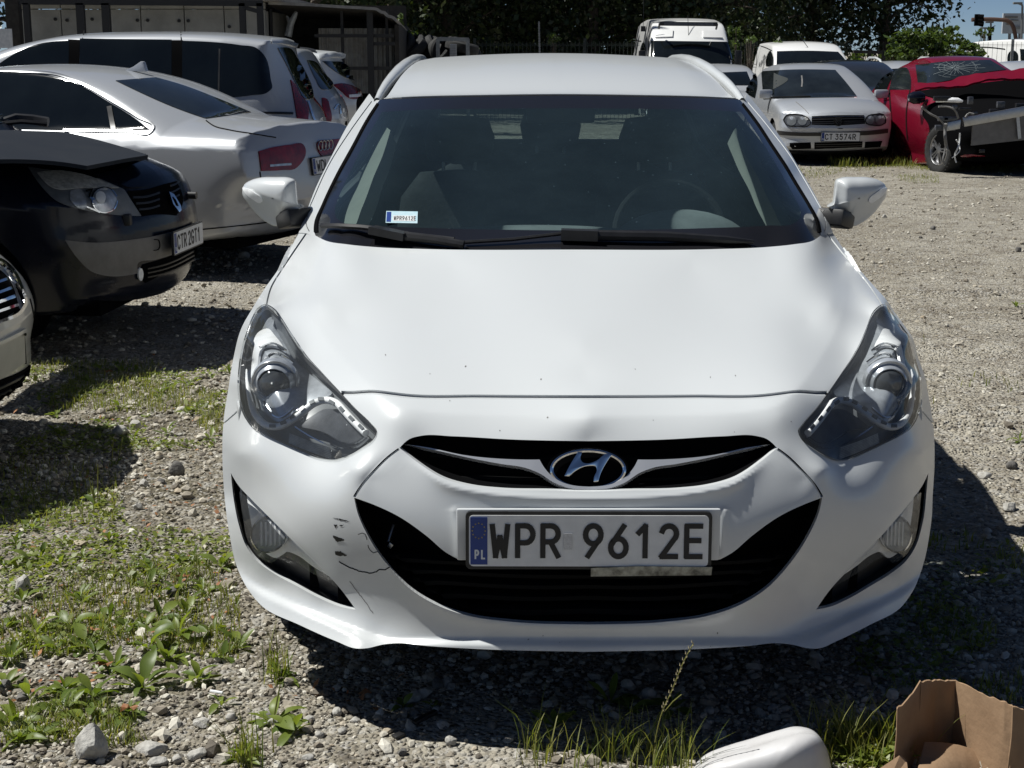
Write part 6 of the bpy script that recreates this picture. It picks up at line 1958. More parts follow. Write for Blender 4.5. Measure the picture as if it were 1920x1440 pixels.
M['rock'] = mat('pale_rock', (.32, .305, .275), .9, c2=(.48, .465, .43), scale=28, bump=.006, bscale=70, spec=.2)
M['dark_rock'] = mat('dark_rock', (.10, .095, .09), .9, c2=(.19, .18, .165), scale=30, bump=.005, bscale=70, spec=.2)
big = [(172, 1432, 78, 'largest grey boulder at the bottom edge, left of centre', .9, 0), (42, 1116, 40, 'upright grey stone alone on bare soil near the left edge', .95, 0), (330, 893, 38, 'round grey stone lying by the end of the pale car shadow', .75, 1),
       (270, 911, 22, 'small pale stone left of the round grey stone', .7, 0), (302, 907, 18, 'small dark stone in front of the round grey stone', .7, 1), (226, 818, 34, 'brownish flat stone among weeds left of the estate headlight', .6, 0), (252, 806, 28, 'pale stone touching the brownish flat one among the weeds', .8, 0),
       (258, 958, 24, 'pointed pale stone below the pale car shadow', .7, 0), (325, 1116, 30, 'smooth grey stone between the weeds by the front bumper corner', .55, 1), (12, 1300, 30, 'dark stone cut by the left edge', .7, 1), (42, 1318, 28, 'smooth bluish stone near the left edge', .5, 1),
       (285, 1414, 66, 'broad whitish flat stone at the bottom edge', .34, 0), (372, 1424, 44, 'thick whitish stone beside the broad flat one', .5, 0), (296, 1436, 40, 'whitish stone cut by the bottom edge', .5, 0), (380, 1362, 40, 'whitish stone at the rim of the weed patch', .45, 0),
       (458, 484, 24, 'stone lying under the tail of the silver saloon', .6, 0), (441, 492, 16, 'smaller stone in front of the one under the saloon', .7, 1), (1845, 900, 30, 'flat pale stone at the edge of the estate shadow on the right', .45, 0), (1898, 880, 26, 'dark stone in the sunny gravel near the right edge', .6, 1), (1892, 960, 34, 'grey stone half in the estate shadow by the right edge', .6, 0),
       (1909, 474, 14, 'dark pointed stone in the open yard at the right edge', .9, 1), (1658, 407, 11, 'little pale stone under the right door mirror', .8, 0), (1750, 432, 12, 'dark clod in the middle of the open yard', .7, 1), (1726, 449, 8, 'small black clod below the dark one in the yard', .7, 1)]
for k, (x, y, w, lab, hh, dk) in enumerate(big):
    rock('stone', x, y, w, lab, 'loose stones on the gravel', hh, 100 + k, bool(dk))
rs_ = random.Random(3)
for k in range(70):
    if k < 34:
        x, y, w = rs_.uniform(560, 1480), rs_.uniform(1290, 1395), rs_.uniform(14, 34)
    elif k < 52:
        x, y, w = rs_.uniform(330, 900), rs_.uniform(1320, 1436), rs_.uniform(12, 26)
    else:
        x, y, w = rs_.uniform(1560, 1915), rs_.uniform(1000, 1260), rs_.uniform(10, 24)
    rock('stone', x, y, w, 'small pale stone lying loose in the coarse gravel', 'small stones in the gravel', rs_.uniform(.45, .8), 300 + k, k % 4 == 0)

# ---- weeds
def leafmat(name, c, c2, tr=.5):
    m = bpy.data.materials.new(name); m.use_nodes = True
    nt = m.node_tree; L = nt.links; b = nt.nodes['Principled BSDF']; out = nt.nodes['Material Output']
    b.inputs['Roughness'].default_value = .42; b.inputs['Specular IOR Level'].default_value = .4
    g = nt.nodes.new('ShaderNodeNewGeometry'); oi = nt.nodes.new('ShaderNodeObjectInfo')
    ad = nt.nodes.new('ShaderNodeMath'); ad.operation = 'ADD'; L.new(g.outputs['Random Per Island'], ad.inputs[0]); L.new(oi.outputs['Random'], ad.inputs[1])
    fr = nt.nodes.new('ShaderNodeMath'); fr.operation = 'FRACT'; L.new(ad.outputs[0], fr.inputs[0])
    mx = nt.nodes.new('ShaderNodeMix'); mx.data_type = 'RGBA'; mx.inputs[6].default_value = (*c, 1); mx.inputs[7].default_value = (*c2, 1)
    L.new(fr.outputs[0], mx.inputs[0]); L.new(mx.outputs[2], b.inputs['Base Color'])
    t = nt.nodes.new('ShaderNodeBsdfTranslucent')
    br = nt.nodes.new('ShaderNodeMix'); br.data_type = 'RGBA'; br.blend_type = 'MULTIPLY'; br.inputs[0].default_value = 1; br.inputs[7].default_value = (1.5, 1.5, .5, 1)
    L.new(mx.outputs[2], br.inputs[6]); L.new(br.outputs[2], t.inputs[0])
    ms = nt.nodes.new('ShaderNodeMixShader'); ms.inputs[0].default_value = tr
    L.new(b.outputs[0], ms.inputs[1]); L.new(t.outputs[0], ms.inputs[2]); L.new(ms.outputs[0], out.inputs[0])
    return m
M['weed'] = leafmat('plantain_leaf', (.10, .15, .03), (.21, .26, .055), .42)
M['grass'] = leafmat('grass_blade', (.12, .17, .035), (.28, .27, .09), .42)
M['cover'] = leafmat('ground_cover', (.10, .14, .03), (.25, .28, .06), .42)
M['tree_leaf'] = leafmat('tree_leaf', (.022, .036, .013), (.042, .06, .02), .16)
M['bush_leaf'] = leafmat('bush_leaf', (.042, .072, .02), (.09, .13, .04), .36)
M['dead_leaf'] = mat('dead_leaf', (.22, .07, .02), .7, c2=(.32, .16, .06), scale=40)
def leaf_mesh(name, L=.09, W=.035, droop=.4, stalk=.3, seed=0):
    r = random.Random(seed)
    V, Fs = [], []
    n = 7
    tw = r.uniform(-.3, .3)
    for i in range(n):
        t = i/(n-1)
        w = W*.5*(.10 if t < stalk*.6 else max(.02, math.sin(math.pi*min(1, (t - stalk*.45)/(1 - stalk*.45)))**.75))
        x = L*t; z = L*(.55*t - droop*t*t*1.1)
        for j in (-1, 0, 1):
            yy = j*w
            V.append((x, yy*math.cos(tw*t), z + abs(j)*w*.35 + yy*math.sin(tw*t) + (.06*w*math.sin(t*14 + j) )))
    for i in range(n-1):
        for j in (0, 1):
            a = i*3 + j; Fs.append((a, a+3, a+4, a+1))
    me = bpy.data.meshes.new(name); me.from_pydata(V, [], Fs); me.polygons.foreach_set('use_smooth', [True]*len(Fs))
    me.materials.append(M['weed'])
    return me
LEAVES = [leaf_mesh('leaf', L, W, d, s, k) for k, (L, W, d, s) in enumerate(((.10, .033, .45, .3), (.085, .029, .25, .35), (.11, .027, .6, .25), (.07, .025, .15, .3), (.095, .036, .7, .35), (.075, .018, .1, .2)))]
wr = random.Random(11)
def weed(px, py, size=1.0, n=8, label=None, group=None, spikes=0):
    p = ground_pt(px, py)
    z = float(height(np.array([p[0]]), np.array([p[1]]))[0])
    t = thing('plantain_weed', label or 'leafy green plantain growing in the gravel left of the white estate', 'weed', (p[0], p[1], z), group or 'plantain weeds in the gravel')
    a0 = wr.uniform(0, 6.28)
    for k in range(n):
        o = bpy.data.objects.new('leaf', wr.choice(LEAVES)); o.parent = t
        a = a0 + k*2.4 + wr.uniform(-.3, .3)
        o.rotation_euler = (wr.uniform(-.35, .35), -wr.uniform(-.25, .75) * (1.25 if k < n*.4 else .6), a)
        s = size*wr.uniform(.55, 1.0)*.88
        o.scale = (s, s*wr.uniform(.8, 1.15), s)
        col.objects.link(o)
    for k in range(spikes):
        m = MB(); q = np.array([p[0] + wr.uniform(-.02, .02), p[1] + wr.uniform(-.02, .02), z]); e = q + np.array([wr.uniform(-.02, .03), 0, wr.uniform(.09, .15)])
        m.tube([q, q*.35 + e*.65, e], [.0016, .0024, .0012], 6); m.build('flower_spike', M['grass'], t, True)
    return t
hero = [(288, 1072, 1.15, 10, 0), (55, 1058, 1.0, 9, 0), (180, 950, .9, 7, 3), (280, 1216, 1.1, 9, 0), (335, 1195, 1.2, 9, 0), (268, 1296, 1.3, 11, 0), (312, 1240, 1.1, 9, 0), (447, 1212, 1.1, 9, 0), (401, 1185, .9, 7, 0), (372, 1275, 1.0, 8, 0), (515, 1352, 1.2, 10, 1), (548, 1370, .9, 7, 0), (528, 1275, .8, 8, 0), (362, 1050, .9, 8, 0), (415, 1062, 1.0, 9, 0), (150, 1120, .9, 8, 0), (70, 1190, 1.1, 9, 0), (110, 1225, 1.0, 8, 0), (205, 1165, 1.2, 9, 0), (28, 1360, 1.2, 9, 0), (70, 1385, 1.1, 9, 0), (455, 1425, .9, 9, 0), (20, 1240, 1.1, 9, 0), (175, 1310, 1.1, 9, 0), (120, 1340, 1.1, 9, 0), (215, 1255, 1.2, 9, 0), (240, 1180, 1.1, 9, 0), (300, 1160, 1.1, 9, 0), (215, 870, .7, 6, 2), (60, 990, .8, 7, 0), (120, 1015, .8, 7, 0), (205, 1020, .8, 8, 0), (130, 1180, 1.0, 8, 0), (40, 1130, .9, 7, 0), (335, 1110, 1, 8, 0), (380, 1110, .9, 8, 0), (350, 1155, .9, 8, 0), (160, 1215, 1.1, 9, 0), (240, 1345, .9, 8, 0), (10, 1180, 1.0, 8, 0)]
for k, h_ in enumerate(hero):
    x, y, s, n, sp = h_
    lab = {2: 'plantain with upright flower spikes at the tip of the pale car shadow', 10: 'tall plantain clump alone in gravel below the left headlight of the estate', 5: 'widest plantain rosette at the lower end of the weed patch', 21: 'feathery little weed at the bottom edge left of centre', 0: 'bright plantain midway between the headlight and the weed patch', 1: 'plantain just above the upright grey stone at left', 3: 'plantain in the middle of the densest weed patch', 7: 'plantain rosette closest to the lower corner of the front bumper', 9: 'plantain right of the orange dead leaf and stick in the patch', 13: 'plantain beside the smooth grey stone near the fog lamp', 14: 'plantain touching the foot of the bumper below the fog lamp', 19: 'plantain at the lower left near the dark stone', 20: 'plantain right beside the largest grey boulder group at lower left', 22: 'plantain above the smooth bluish stone at the left edge', 29: 'small weed above the upright grey stone in the pale car shadow edge', 12: 'small fine leaved weed in gravel just outside the estate shadow'}.get(k)
    weed(x, y, s, n, lab, None, sp)
for k in range(60):
    x, y = wr.uniform(60, 430), wr.uniform(690, 830)
    if wr.random() < .45: x, y = wr.uniform(0, 420), wr.uniform(1000, 1400)
    weed(x, y, wr.uniform(.55, .95), wr.randint(5, 7), 'small weed among the gravel left of the white estate')
for x, y, s in ((1660, 1395, 1.1), (1640, 1425, 1.1), (1675, 1375, .9), (1610, 1432, .9), (1590, 1410, .8), (1690, 1430, 1.0)):
    weed(x, y, s, 7, 'broad leaved weed beside the torn cardboard box', 'weeds beside the cardboard box')
for x, y, s in ((1145, 1318, 1.2), (1040, 1365, 1.0), (1180, 1335, 1.0), (1260, 1330, 1.0), (755, 1328, .6), (812, 1330, .5)):
    weed(x, y, s, 7, 'weed growing in the shadow in front of the estate bumper', 'weeds in the estate shadow')
for x, y, s in ((1715, 712, .8), (1912, 830, .9), (1905, 575, .8), (430, 700, .8), (395, 705, .8)):
    weed(x, y, s, 6, 'small weed standing alone in the open sunny gravel', 'weeds in the open gravel')

def blades(name, spots, hmin, hmax, width, m, lean=.5):
    """spots: (n,2) ground points; one tapered bent blade each"""
    n = len(spots)
    z = height(spots[:, 0], spots[:, 1])
    a = RNG.uniform(0, 2*math.pi, n); h = RNG.uniform(hmin, hmax, n); ln = RNG.uniform(.1, lean, n) * h
    d = np.column_stack([np.cos(a), np.sin(a)]); s = np.column_stack([-d[:, 1], d[:, 0]])
    w = width * RNG.uniform(.6, 1.3, n)
    rows = []
    for t, ww in ((0, 1), (.4, .85), (.75, .5), (1, .06)):
        c = np.column_stack([spots + d * (ln * t*t)[:, None], z + h*(t - .12*t*t)])
        o = np.column_stack([s * (w*ww*.5)[:, None], np.zeros(n)])
        rows += [c - o, c + o]
    V = np.stack(rows, 1).reshape(-1, 3)
    b = (np.arange(n)*8)[:, None]
    Fc = np.concatenate([b + np.array([[2*k, 2*k+1, 2*k+3, 2*k+2]]) for k in range(3)])
    o = link(name, raw_mesh(name, V, Fc), m); return tag(o, kind='stuff')
def region(n, box, thr, seed, sc=2.6, seedn=0):
    """ground points under a picture region, gathered in clumps"""
    x0, y0, x1, y1 = box
    px_, py_ = RNG.uniform(x0, x1, n), RNG.uniform(y0, y1, n)
    g = ground_pt(px_, py_)[:, :2]
    return g[vnoise(g[:, 0], g[:, 1], sc, seed) > thr]
gs1 = np.concatenate([region(8000, (40, 680, 430, 850), .56, 21), region(7000, (0, 1000, 450, 1400), .60, 22, 4), region(900, (0, 850, 220, 1000), .5, 26)])
blades('grass', gs1, .012, .05, .0035, M['grass'], .9)
def tuft(cx, cy, r, n):
    c = ground_pt(cx, cy)[:2]
    return c + RNG.normal(0, 1, (n, 2)) * np.array([r, r*1.2])
gs2 = np.concatenate([tuft(1140, 1420, .022, 30), tuft(1195, 1418, .03, 22), tuft(1250, 1420, .025, 36), tuft(1120, 1436, .04, 40), tuft(1235, 1440, .04, 60), tuft(1290, 1432, .03, 18), tuft(1590, 1404, .035, 50), tuft(1630, 1400, .04, 60), tuft(1660, 1412, .04, 50), tuft(1565, 1412, .04, 90), tuft(520, 1270, .02, 40), tuft(460, 1425, .02, 60), tuft(1010, 1420, .03, 40)])
blades('tall_grass', gs2, .03, .15, .0035, M['grass'], .75)
gs3 = np.concatenate([region(9000, (1640, 296, 1960, 324), .40, 23, 1.6), region(2500, (1500, 315, 1760, 345), .55, 24, 1.6), region(1800, (1600, 1000, 1920, 1320), .5, 25, 5), region(500, (1680, 640, 1920, 860), .72, 27)])
blades('yard_grass', gs3, .012, .05, .005, M['grass'], .8)
gs3b = np.concatenate([region(2600, (1650, 270, 1960, 306), .25, 28, 1.0), region(3600, (1640, 298, 1960, 316), .38, 29, 1.2), region(700, (1500, 303, 1640, 314), .55, 30, 1.2)])
blades('wreck_grass', gs3b, .03, .16, .012, M['grass'], .6)
# little leaves of the ground cover
def leaflets(name, spots, size, m, hmax):
    n = len(spots)
    z = height(spots[:, 0], spots[:, 1]) + RNG.uniform(.003, hmax, n)
    a = RNG.uniform(0, 6.28, n); ti = np.clip(RNG.normal(0, .5, n), -1, 1); ro = np.clip(RNG.normal(0, .4, n), -1, 1)
    s = size * np.exp(RNG.normal(0, .35, n))
    T = np.array([(0, 0, 0), (.45, .28, .06), (1, 0, 0), (.45, -.28, .06)])
    V = np.repeat(T[None], n, 0) * s[:, None, None]
    V[..., 2] += V[..., 0]*np.tan(ti)[:, None]*.6 + V[..., 1]*np.tan(ro)[:, None]
    c, q = np.cos(a)[:, None], np.sin(a)[:, None]
    V = np.stack([V[..., 0]*c - V[..., 1]*q, V[..., 0]*q + V[..., 1]*c, V[..., 2]], -1) + np.column_stack([spots, z])[:, None]
    Fc = (np.arange(n)*4)[:, None] + np.arange(4)
    return tag(link(name, raw_mesh(name, V.reshape(-1, 3), Fc), m), kind='stuff')
gs4 = np.concatenate([region(5500, (30, 690, 430, 850), .56, 31, 3), region(7500, (0, 1000, 460, 1400), .60, 32, 4), region(1500, (0, 850, 230, 1000), .4, 33), region(2200, (1600, 1020, 1900, 1320), .5, 34, 5), region(900, (1560, 1370, 1690, 1440), .2, 35)])
leaflets('ground_cover', gs4, .015, M['cover'], .028)
leaflets('leaf_litter', np.concatenate([region(500, (0, 660, 450, 1430), .5, 36), region(200, (500, 1280, 1500, 1430), .6, 37)]), .016, M['dead_leaf'], .006)
# ================================================================== buildings, fences, trees, street things
def at(px_, py_, Y): return pix(px_, py_, Y)
M['concrete'] = mat('weathered_concrete', (.26, .26, .24), .9, c2=(.36, .355, .33), scale=2.2, bump=.004, bscale=30)
M['black_steel'] = mat('black_steel', (.012, .012, .013), .6)
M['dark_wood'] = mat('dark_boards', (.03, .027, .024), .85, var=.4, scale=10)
M['sheet'] = mat('corrugated_sheet', (.34, .34, .32), .6, c2=(.22, .21, .19), scale=5, rvar=.1)
M['roof_edge'] = mat('roof_sheet', (.30, .29, .27), .8, c2=(.2, .19, .18), scale=6)
M['wire'] = mat('green_wire', (.03, .04, .035), .6)
M['galv'] = mat('galvanised', (.26, .27, .27), .55, .4, var=.2, scale=14)
M['bark'] = mat('bark', (.06, .048, .038), .95, c2=(.10, .08, .06), scale=14, bump=.02, bscale=20)
M['sign_white'] = mat('notice_white', (.6, .61, .62), .6, c2=(.48, .5, .52), scale=20)
# concrete garage wall with a black steel frame in front
DW = 27.0
zt = at(250, 4, DW)[2]
x0, x1 = at(28, 0, DW)[0], at(496, 0, DW)[0]
wall = thing('concrete_garage', 'grey concrete panel garage wall behind the silver people carrier', 'building', ((x0+x1)/2, DW, 0))
xs_ = [x0 + (x1-x0)*t for t in (0, .18, .345, .50, .675, .835, 1.0)]
zr = [-.15, .95, at(250, 17, DW)[2], zt]
for i in range(6):
    for k in range(3):
        b = MB(); b.box(((xs_[i]+xs_[i+1])/2, DW + .08, (zr[k]+zr[k+1])/2), (xs_[i+1]-xs_[i]-.015, .16 + .004*((i*3+k*5) % 4), zr[k+1]-zr[k]-.015))
        b.build('concrete_panel', M['concrete'], wall, bevel=.008)
b = MB(); b.box(((x0+x1)/2, DW + 2.6, zt/2 - .1), (x1-x0, 5.0, zt - .1)); b.build('garage_body', M['concrete'], wall)
b = MB(); b.box(((x0+x1)/2, DW + 2.2, zt + .06), (x1-x0 + .6, 5.4, .10)); b.build('roof', M['roof_edge'], wall, bevel=.01)
for xx in (-.4, .3):
    pass
for px_, py_ in ((104, 36), (126, 38), (258, 38), (277, 38), (336, 39), (353, 39), (430, 50), (173, 36)):
    q = at(px_, py_, DW - .01); b = MB(); b.lathe([(.03, .0), (.03, .02), (.0001, .02)], 10, q, (0, -1, 0)); b.build('anchor_bolt', M['black_steel'], wall)
DF = 25.6
frame = thing('steel_canopy', 'black steel frame standing in front of the concrete garage', 'canopy', (at(300, 0, DF)[0], DF, 0))
zb = at(300, 6, DF)[2]
for px_, w in ((49, .10), (150, .13), (198, .13), (454, .10), (487, .10)):
    p = at(px_, 6, DF); b = MB(); b.box((p[0], DF, zb/2 - .1), (w, .10, zb + .2)); b.build('post', M['black_steel'], frame)
b = MB(); a_, c_ = at(38, 2.5, DF), at(492, 6, DF); b.bar(a_, c_, .10, .10); b.build('top_beam', M['black_steel'], frame)
b = MB(); b.bar(at(455, 13, DF), at(487, 22, DF), .07, .07); b.build('brace', M['black_steel'], frame)
# notice and dark boards at the far left
nb = MB(); q = at(8, 72, 24.5); nb.box(q, (.26, .02, .30)); o = nb.build('notice_board', M['sign_white']); tag(o, 'small white notice at the far left edge above the people carrier', 'notice')
o.location = (0, 0, 0)
np_ = thing('boundary_post', 'dark wooden gatepost at the left end of the concrete garage', 'post', tuple(at(24, 60, 26)*[1, 1, 0]))
b = MB(); p = at(24, 0, 26); b.box((p[0], 26, 1.1), (.22, .2, 2.6)); b.build('post_body', M['dark_wood'], np_)
# open shed with corrugated sheet
DS = 27.5
shed = thing('open_shed', 'dark lean-to shed with wavy roof edge and corrugated back wall', 'shed', (at(620, 0, DS)[0], DS + 1.5, 0))
r0, r1, r2, r3 = at(503, 3, DS), at(640, 9, DS), at(708, 14, DS), at(745, 36, DS - .5)
V = []; 
top = spl([(503, 3), (575, 6), (640, 10), (690, 13), (708, 15), (716, 20), (722, 21), (727, 27), (735, 29), (745, 36)], False, 4)
for k, p in enumerate(top): V.append(at(p[0], p[1], DS - .4))
G = np.array([[v + np.array([0, d, -.06*d]) for d in (0, 1.5, 3.2)] for v in V])
Sr = renorm(grid_soup(G)); Sr = Sr if Sr.N.mean((0, 1))[2] > 0 else Sr.flip()
mk('roof', Sr, M['roof_edge'], shed, rim=.05)
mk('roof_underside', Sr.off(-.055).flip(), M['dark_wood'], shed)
def corr(name, pxa, pxb, ya, yb, Y, amp=.02, pitch=.09, m=None):
    a, b_ = at(pxa, ya, Y), at(pxb, ya, Y); zb_ = at(pxa, yb, Y)[2]
    n = int((b_[0]-a[0])/pitch*6)
    xs = np.linspace(a[0], b_[0], n)
    prof_ = amp * np.clip(np.sin((xs - a[0])/pitch*2*math.pi)*1.6, -1, 1)
    G = np.array([[(x, Y + d, z) for z in (zb_, (zb_+a[2])/2, a[2])] for x, d in zip(xs, prof_)])
    S = renorm(grid_soup(G)); S = S if S.N.mean((0, 1))[1] < 0 else S.flip()
    return mk(name, S, m or M['sheet'], shed, rim=.004, rimdir=(0, 1, 0))
corr('corrugated_sheet', 597, 738, 53, 175, DS + .6)
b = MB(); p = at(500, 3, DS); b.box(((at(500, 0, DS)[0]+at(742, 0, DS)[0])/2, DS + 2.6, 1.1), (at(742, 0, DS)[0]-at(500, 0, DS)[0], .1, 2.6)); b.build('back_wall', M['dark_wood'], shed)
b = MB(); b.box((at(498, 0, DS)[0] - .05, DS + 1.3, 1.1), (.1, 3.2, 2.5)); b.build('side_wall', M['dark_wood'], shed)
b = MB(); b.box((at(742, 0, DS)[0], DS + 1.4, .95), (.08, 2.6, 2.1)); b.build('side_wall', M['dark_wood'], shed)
for px_, w in ((500, .10), (506, .07), (637, .05), (693, .11), (722, .05)):
    p = at(px_, 6, DS - .1); b = MB(); b.box((p[0], DS - .1 + (0 if px_ < 510 or px_ == 693 else .3), p[2]/2 - .15), (w, .09, p[2] + .1)); b.build('post', M['black_steel'], shed)
for ya, xa, xb in ((67, 590, 737), (82, 690, 740), (128, 640, 740)):
    b = MB(); b.bar(at(xa, ya, DS - .05), at(xb, ya, DS - .05), .06, .06); b.build('rail', M['black_steel'], shed)
b = MB(); b.tube([at(540, 68, DS), at(545, 45, DS), at(552, 30, DS), at(556, 22, DS)], [.07, .06, .05, .03], 8); b.tube([at(545, 45, DS), at(538, 30, DS)], [.05, .02], 6); b.build('prop_pole', M['galv'], shed, True)
# tyres
def tyre(px_, py_, Y, R=.31, ax=(0, 1, .2), lab='worn black tyre lying in the tyre heap behind the estate roof'):
    b = MB(); b.lathe([(R*.6, -.08), (R*.85, -.10), (R*.97, -.07), (R, 0), (R*.97, .07), (R*.85, .10), (R*.6, .08), (R*.6, -.08)], 24, (0, 0, 0), ax)
    p = at(px_, py_, Y); o = b.build('old_tyre', M['rubber'], None, True); o.location = p
    return tag(o, lab, 'tyre', 'old tyres heaped by the gate')
tr_ = random.Random(4)
for k in range(20):
    tyre(tr_.uniform(742, 885), tr_.uniform(84, 116), 30 + tr_.uniform(-.4, .6), tr_.uniform(.27, .34), (tr_.uniform(-1, 1), tr_.uniform(-1, 0), tr_.uniform(.1, 1.2)))
b = MB(); q = at(742, 91, 29.4); b.lathe([(.10, 0), (.13, .02), (.08, .05), (.0001, .05)], 16, (0, 0, 0), (-.3, -1, .1)); o = b.build('wheel_cover', M['chrome'], None, True); o.location = q; tag(o, 'shiny wheel cover catching sun beside the shed', 'wheel cover')
# gate frame with grid notice
DG = 29.2
gate = thing('metal_gate', 'grey metal gate frame in front of the tyre heap', 'gate', tuple(at(850, 90, DG)*[1, 1, 0]))
for xa in (821, 877):
    b = MB(); p = at(xa, 73, DG); b.box((p[0], DG, p[2]/2), (.07, .06, p[2])); b.build('gate_post', M['galv'], gate)
b = MB(); b.bar(at(819, 73, DG), at(879, 74, DG), .07, .07); b.build('gate_bar', M['galv'], gate)
b = MB(); b.bar(at(819, 128, DG), at(879, 128, DG), .07, .07); b.build('gate_bar', M['galv'], gate)
b = MB(); b.box(at(850, 96, DG - .04), (.13, .02, .26)); o = b.build('grid_sign', M['sign_white']); tag(o, 'pale gridded sign hung in the metal gate', 'sign')
b = MB(); q = at(850, 96, DG - .056)
for k in range(5): b.box(q + np.array([-.05 + .025*k, 0, 0]), (.004, .006, .24))
for k in range(8): b.box(q + np.array([0, -.001, -.105 + .03*k]), (.12, .006, .004))
o2 = b.build('grid_print', M['grey_plastic'], o)
# wire fences
def fence(name, label, pxa, pxb, ytop, Y, posts, zbot=-.3, Yb=None, step=.10, wd=.012):
    Yb = Yb or Y
    A, B = at(pxa, ytop, Y), at(pxb, ytop, Yb)
    t = thing(name, label, 'fence', ((A[0]+B[0])/2, (Y+Yb)/2, 0))
    mb = MB(); L = np.linalg.norm(B[:2]-A[:2])
    n = int(L/step)
    for k in range(n+1):
        p = A + (B-A)*k/n; mb.bar(np.array([p[0], p[1], zbot]), p, wd)
    for dz in (.06, .10, .55, .62, 1.1, 1.16, 1.6):
        mb.bar(A - [0, 0, dz], B - [0, 0, dz], wd)
    tag(mb.build('wire_mesh', M['wire'], t), kind='stuff')
    for px_ in posts:
        f = (px_ - pxa)/(pxb - pxa); p = A + (B-A)*f
        m2 = MB(); m2.box((p[0], p[1] + .04, (p[2]+.08+zbot)/2), (.07, .05, p[2]+.08-zbot)); m2.build('fence_post', M['galv'] if px_ > 1300 else M['wire'], t)
    return t
fence('wire_fence', 'dark wire mesh fence under the trees behind the estate roof', 889, 1420, 78, 38, (890, 1097, 1300), zbot=-.5)
fence('wire_fence', 'wire mesh fence with grey posts behind the red wreck', 1425, 1960, 79, 42, (1705, 1900), zbot=-.6, step=.13, wd=.007)
fence('wire_fence', 'short wire fence piece by the tyre heap', 742, 822, 74, 31.5, (745,), zbot=-.2)
b = MB(); 
for k in range(26):
    y = 41 + k*2.4; b.box(at(1010.5 + .06*k, y, 36), (.045 if k % 2 else .03, .04, 2.5*36/2800))
tag(b.build('ribbed_pole', M['galv']), 'thin ribbed metal pole before the dark trees, middle of the fence', 'pole')
wf = thing('wooden_frame', 'low dark wooden frame between small van and bushes', 'frame', tuple(at(1635, 110, 40)*[1, 1, 0]))
for xa in (1630, 1657):
    b = MB(); p = at(xa, 97, 40); b.box((p[0], 40, p[2]/2 - .2), (.09, .08, p[2] + .4)); b.build('frame_post', M['dark_wood'], wf)
b = MB(); b.bar(at(1600, 97, 40), at(1660, 98, 40), .10, .08); b.build('frame_rail', M['dark_wood'], wf)
# ---- trees
def leaf_cloud(name, C, R, n, size, m, parent=None, zmin=None, seed=0, clump=.55):
    """leaf-sized faces spread through a lumpy crown; C centre, R radii"""
    r = np.random.default_rng(seed)
    nc = max(10, n // 70)
    cc = r.normal(0, 1, (nc, 3)); cc /= np.linalg.norm(cc, axis=1)[:, None]; cc *= r.uniform(.25, 1, (nc, 1))**.45
    p = cc[r.integers(0, nc, n)] + r.normal(0, clump*.24, (n, 3))
    P = np.asarray(C) + p * np.asarray(R)
    if zmin is not None:
        P = P[P[:, 2] > zmin]
    n = len(P)
    s = size * np.exp(r.normal(0, .3, n))
    u = r.normal(size=(n, 3)); u /= np.linalg.norm(u, axis=1)[:, None]
    w = np.cross(u, r.normal(size=(n, 3))); w /= np.linalg.norm(w, axis=1)[:, None]
    V = np.stack([P - u*s[:, None]*.5, P + w*s[:, None]*.3, P + u*s[:, None]*.5, P - w*s[:, None]*.3], 1)
    base = wloc(parent) if parent is not None else np.zeros(3)
    me = raw_mesh(name, V.reshape(-1, 3) - base, (np.arange(n)*4)[:, None] + np.arange(4), smooth=False)
    return link(name, me, m, parent)
def tree(px_, Y, label, cz, R, n, size, trunk=.22, hgt=None, zmin=.2, m='tree_leaf', seed=0, upper=True, group=None, name='leafy_tree', cat='tree', lean=0.0):
    x = at(px_, 95, Y)[0]
    t = thing(name, label, cat, (x, Y, -.4), group)
    b = MB()
    top = cz + R[2]*.4
    pts = [np.array([x, Y, -.5]), np.array([x + lean*.3, Y, cz*.4]), np.array([x + lean, Y + .1, cz]), np.array([x + lean*1.3, Y, top])]
    b.tube(pts, [trunk, trunk*.8, trunk*.6, trunk*.2], 10)
    r = random.Random(seed)
    for k in range(7):
        z0 = r.uniform(cz*.35, cz*1.05); a = r.uniform(0, 6.28); q = np.array([x + lean*z0/cz, Y, z0])
        e = q + np.array([math.cos(a)*R[0]*.7, math.sin(a)*R[1]*.6, r.uniform(-.1, .5)*R[2]])
        b.tube([q, (q+e)/2 + [0, 0, .25], e], [trunk*.35, trunk*.2, trunk*.05], 6)
    b.build('trunk', M['bark'], t, True)
    leaf_cloud('crown', (x + lean, Y, cz), R, n, size, M[m], t, zmin, seed)
    if upper:
        leaf_cloud('upper_crown', (x + lean, Y, cz + R[2]*1.0), (R[0]*1.05, R[1]*1.05, R[2]*.9), n//5, size*3.2, M[m], t, None, seed + 50)
    return t
k = 0
for px_, Y, lab, w, zm in ((700, 47, 'dark tree rising behind the shed roof', 4.2, .1), (840, 46, 'dark leafy tree behind the tyre heap', 4.0, .0), (980, 48, 'dark leafy tree behind the ribbed pole', 4.2, .2), (1110, 47, 'dark leafy tree left of the tall panel van', 4.0, .1), (1260, 49, 'dark leafy tree above the tall panel van', 4.4, .2), (1400, 54, 'dark leafy tree between the two white vans', 4.4, .3), (1520, 56, 'dark leafy tree above the small van', 3.3, .9)):
    k += 1
    tree(px_, Y, lab, 3.6, (w, 3.0, 3.6), 9000, .17, .26, None, zm, seed=k)
tree(1655, 55, 'dark lacy tree standing against the sky on the right', 4.7, (2.9, 2.4, 3.4), 4600, .19, .22, None, 1.1, seed=40, lean=.15, upper=False)
tree(60, 40, 'dark tree over the concrete garage at the far left', 4.6, (7, 3, 3.6), 8000, .2, .3, None, .5, seed=41)
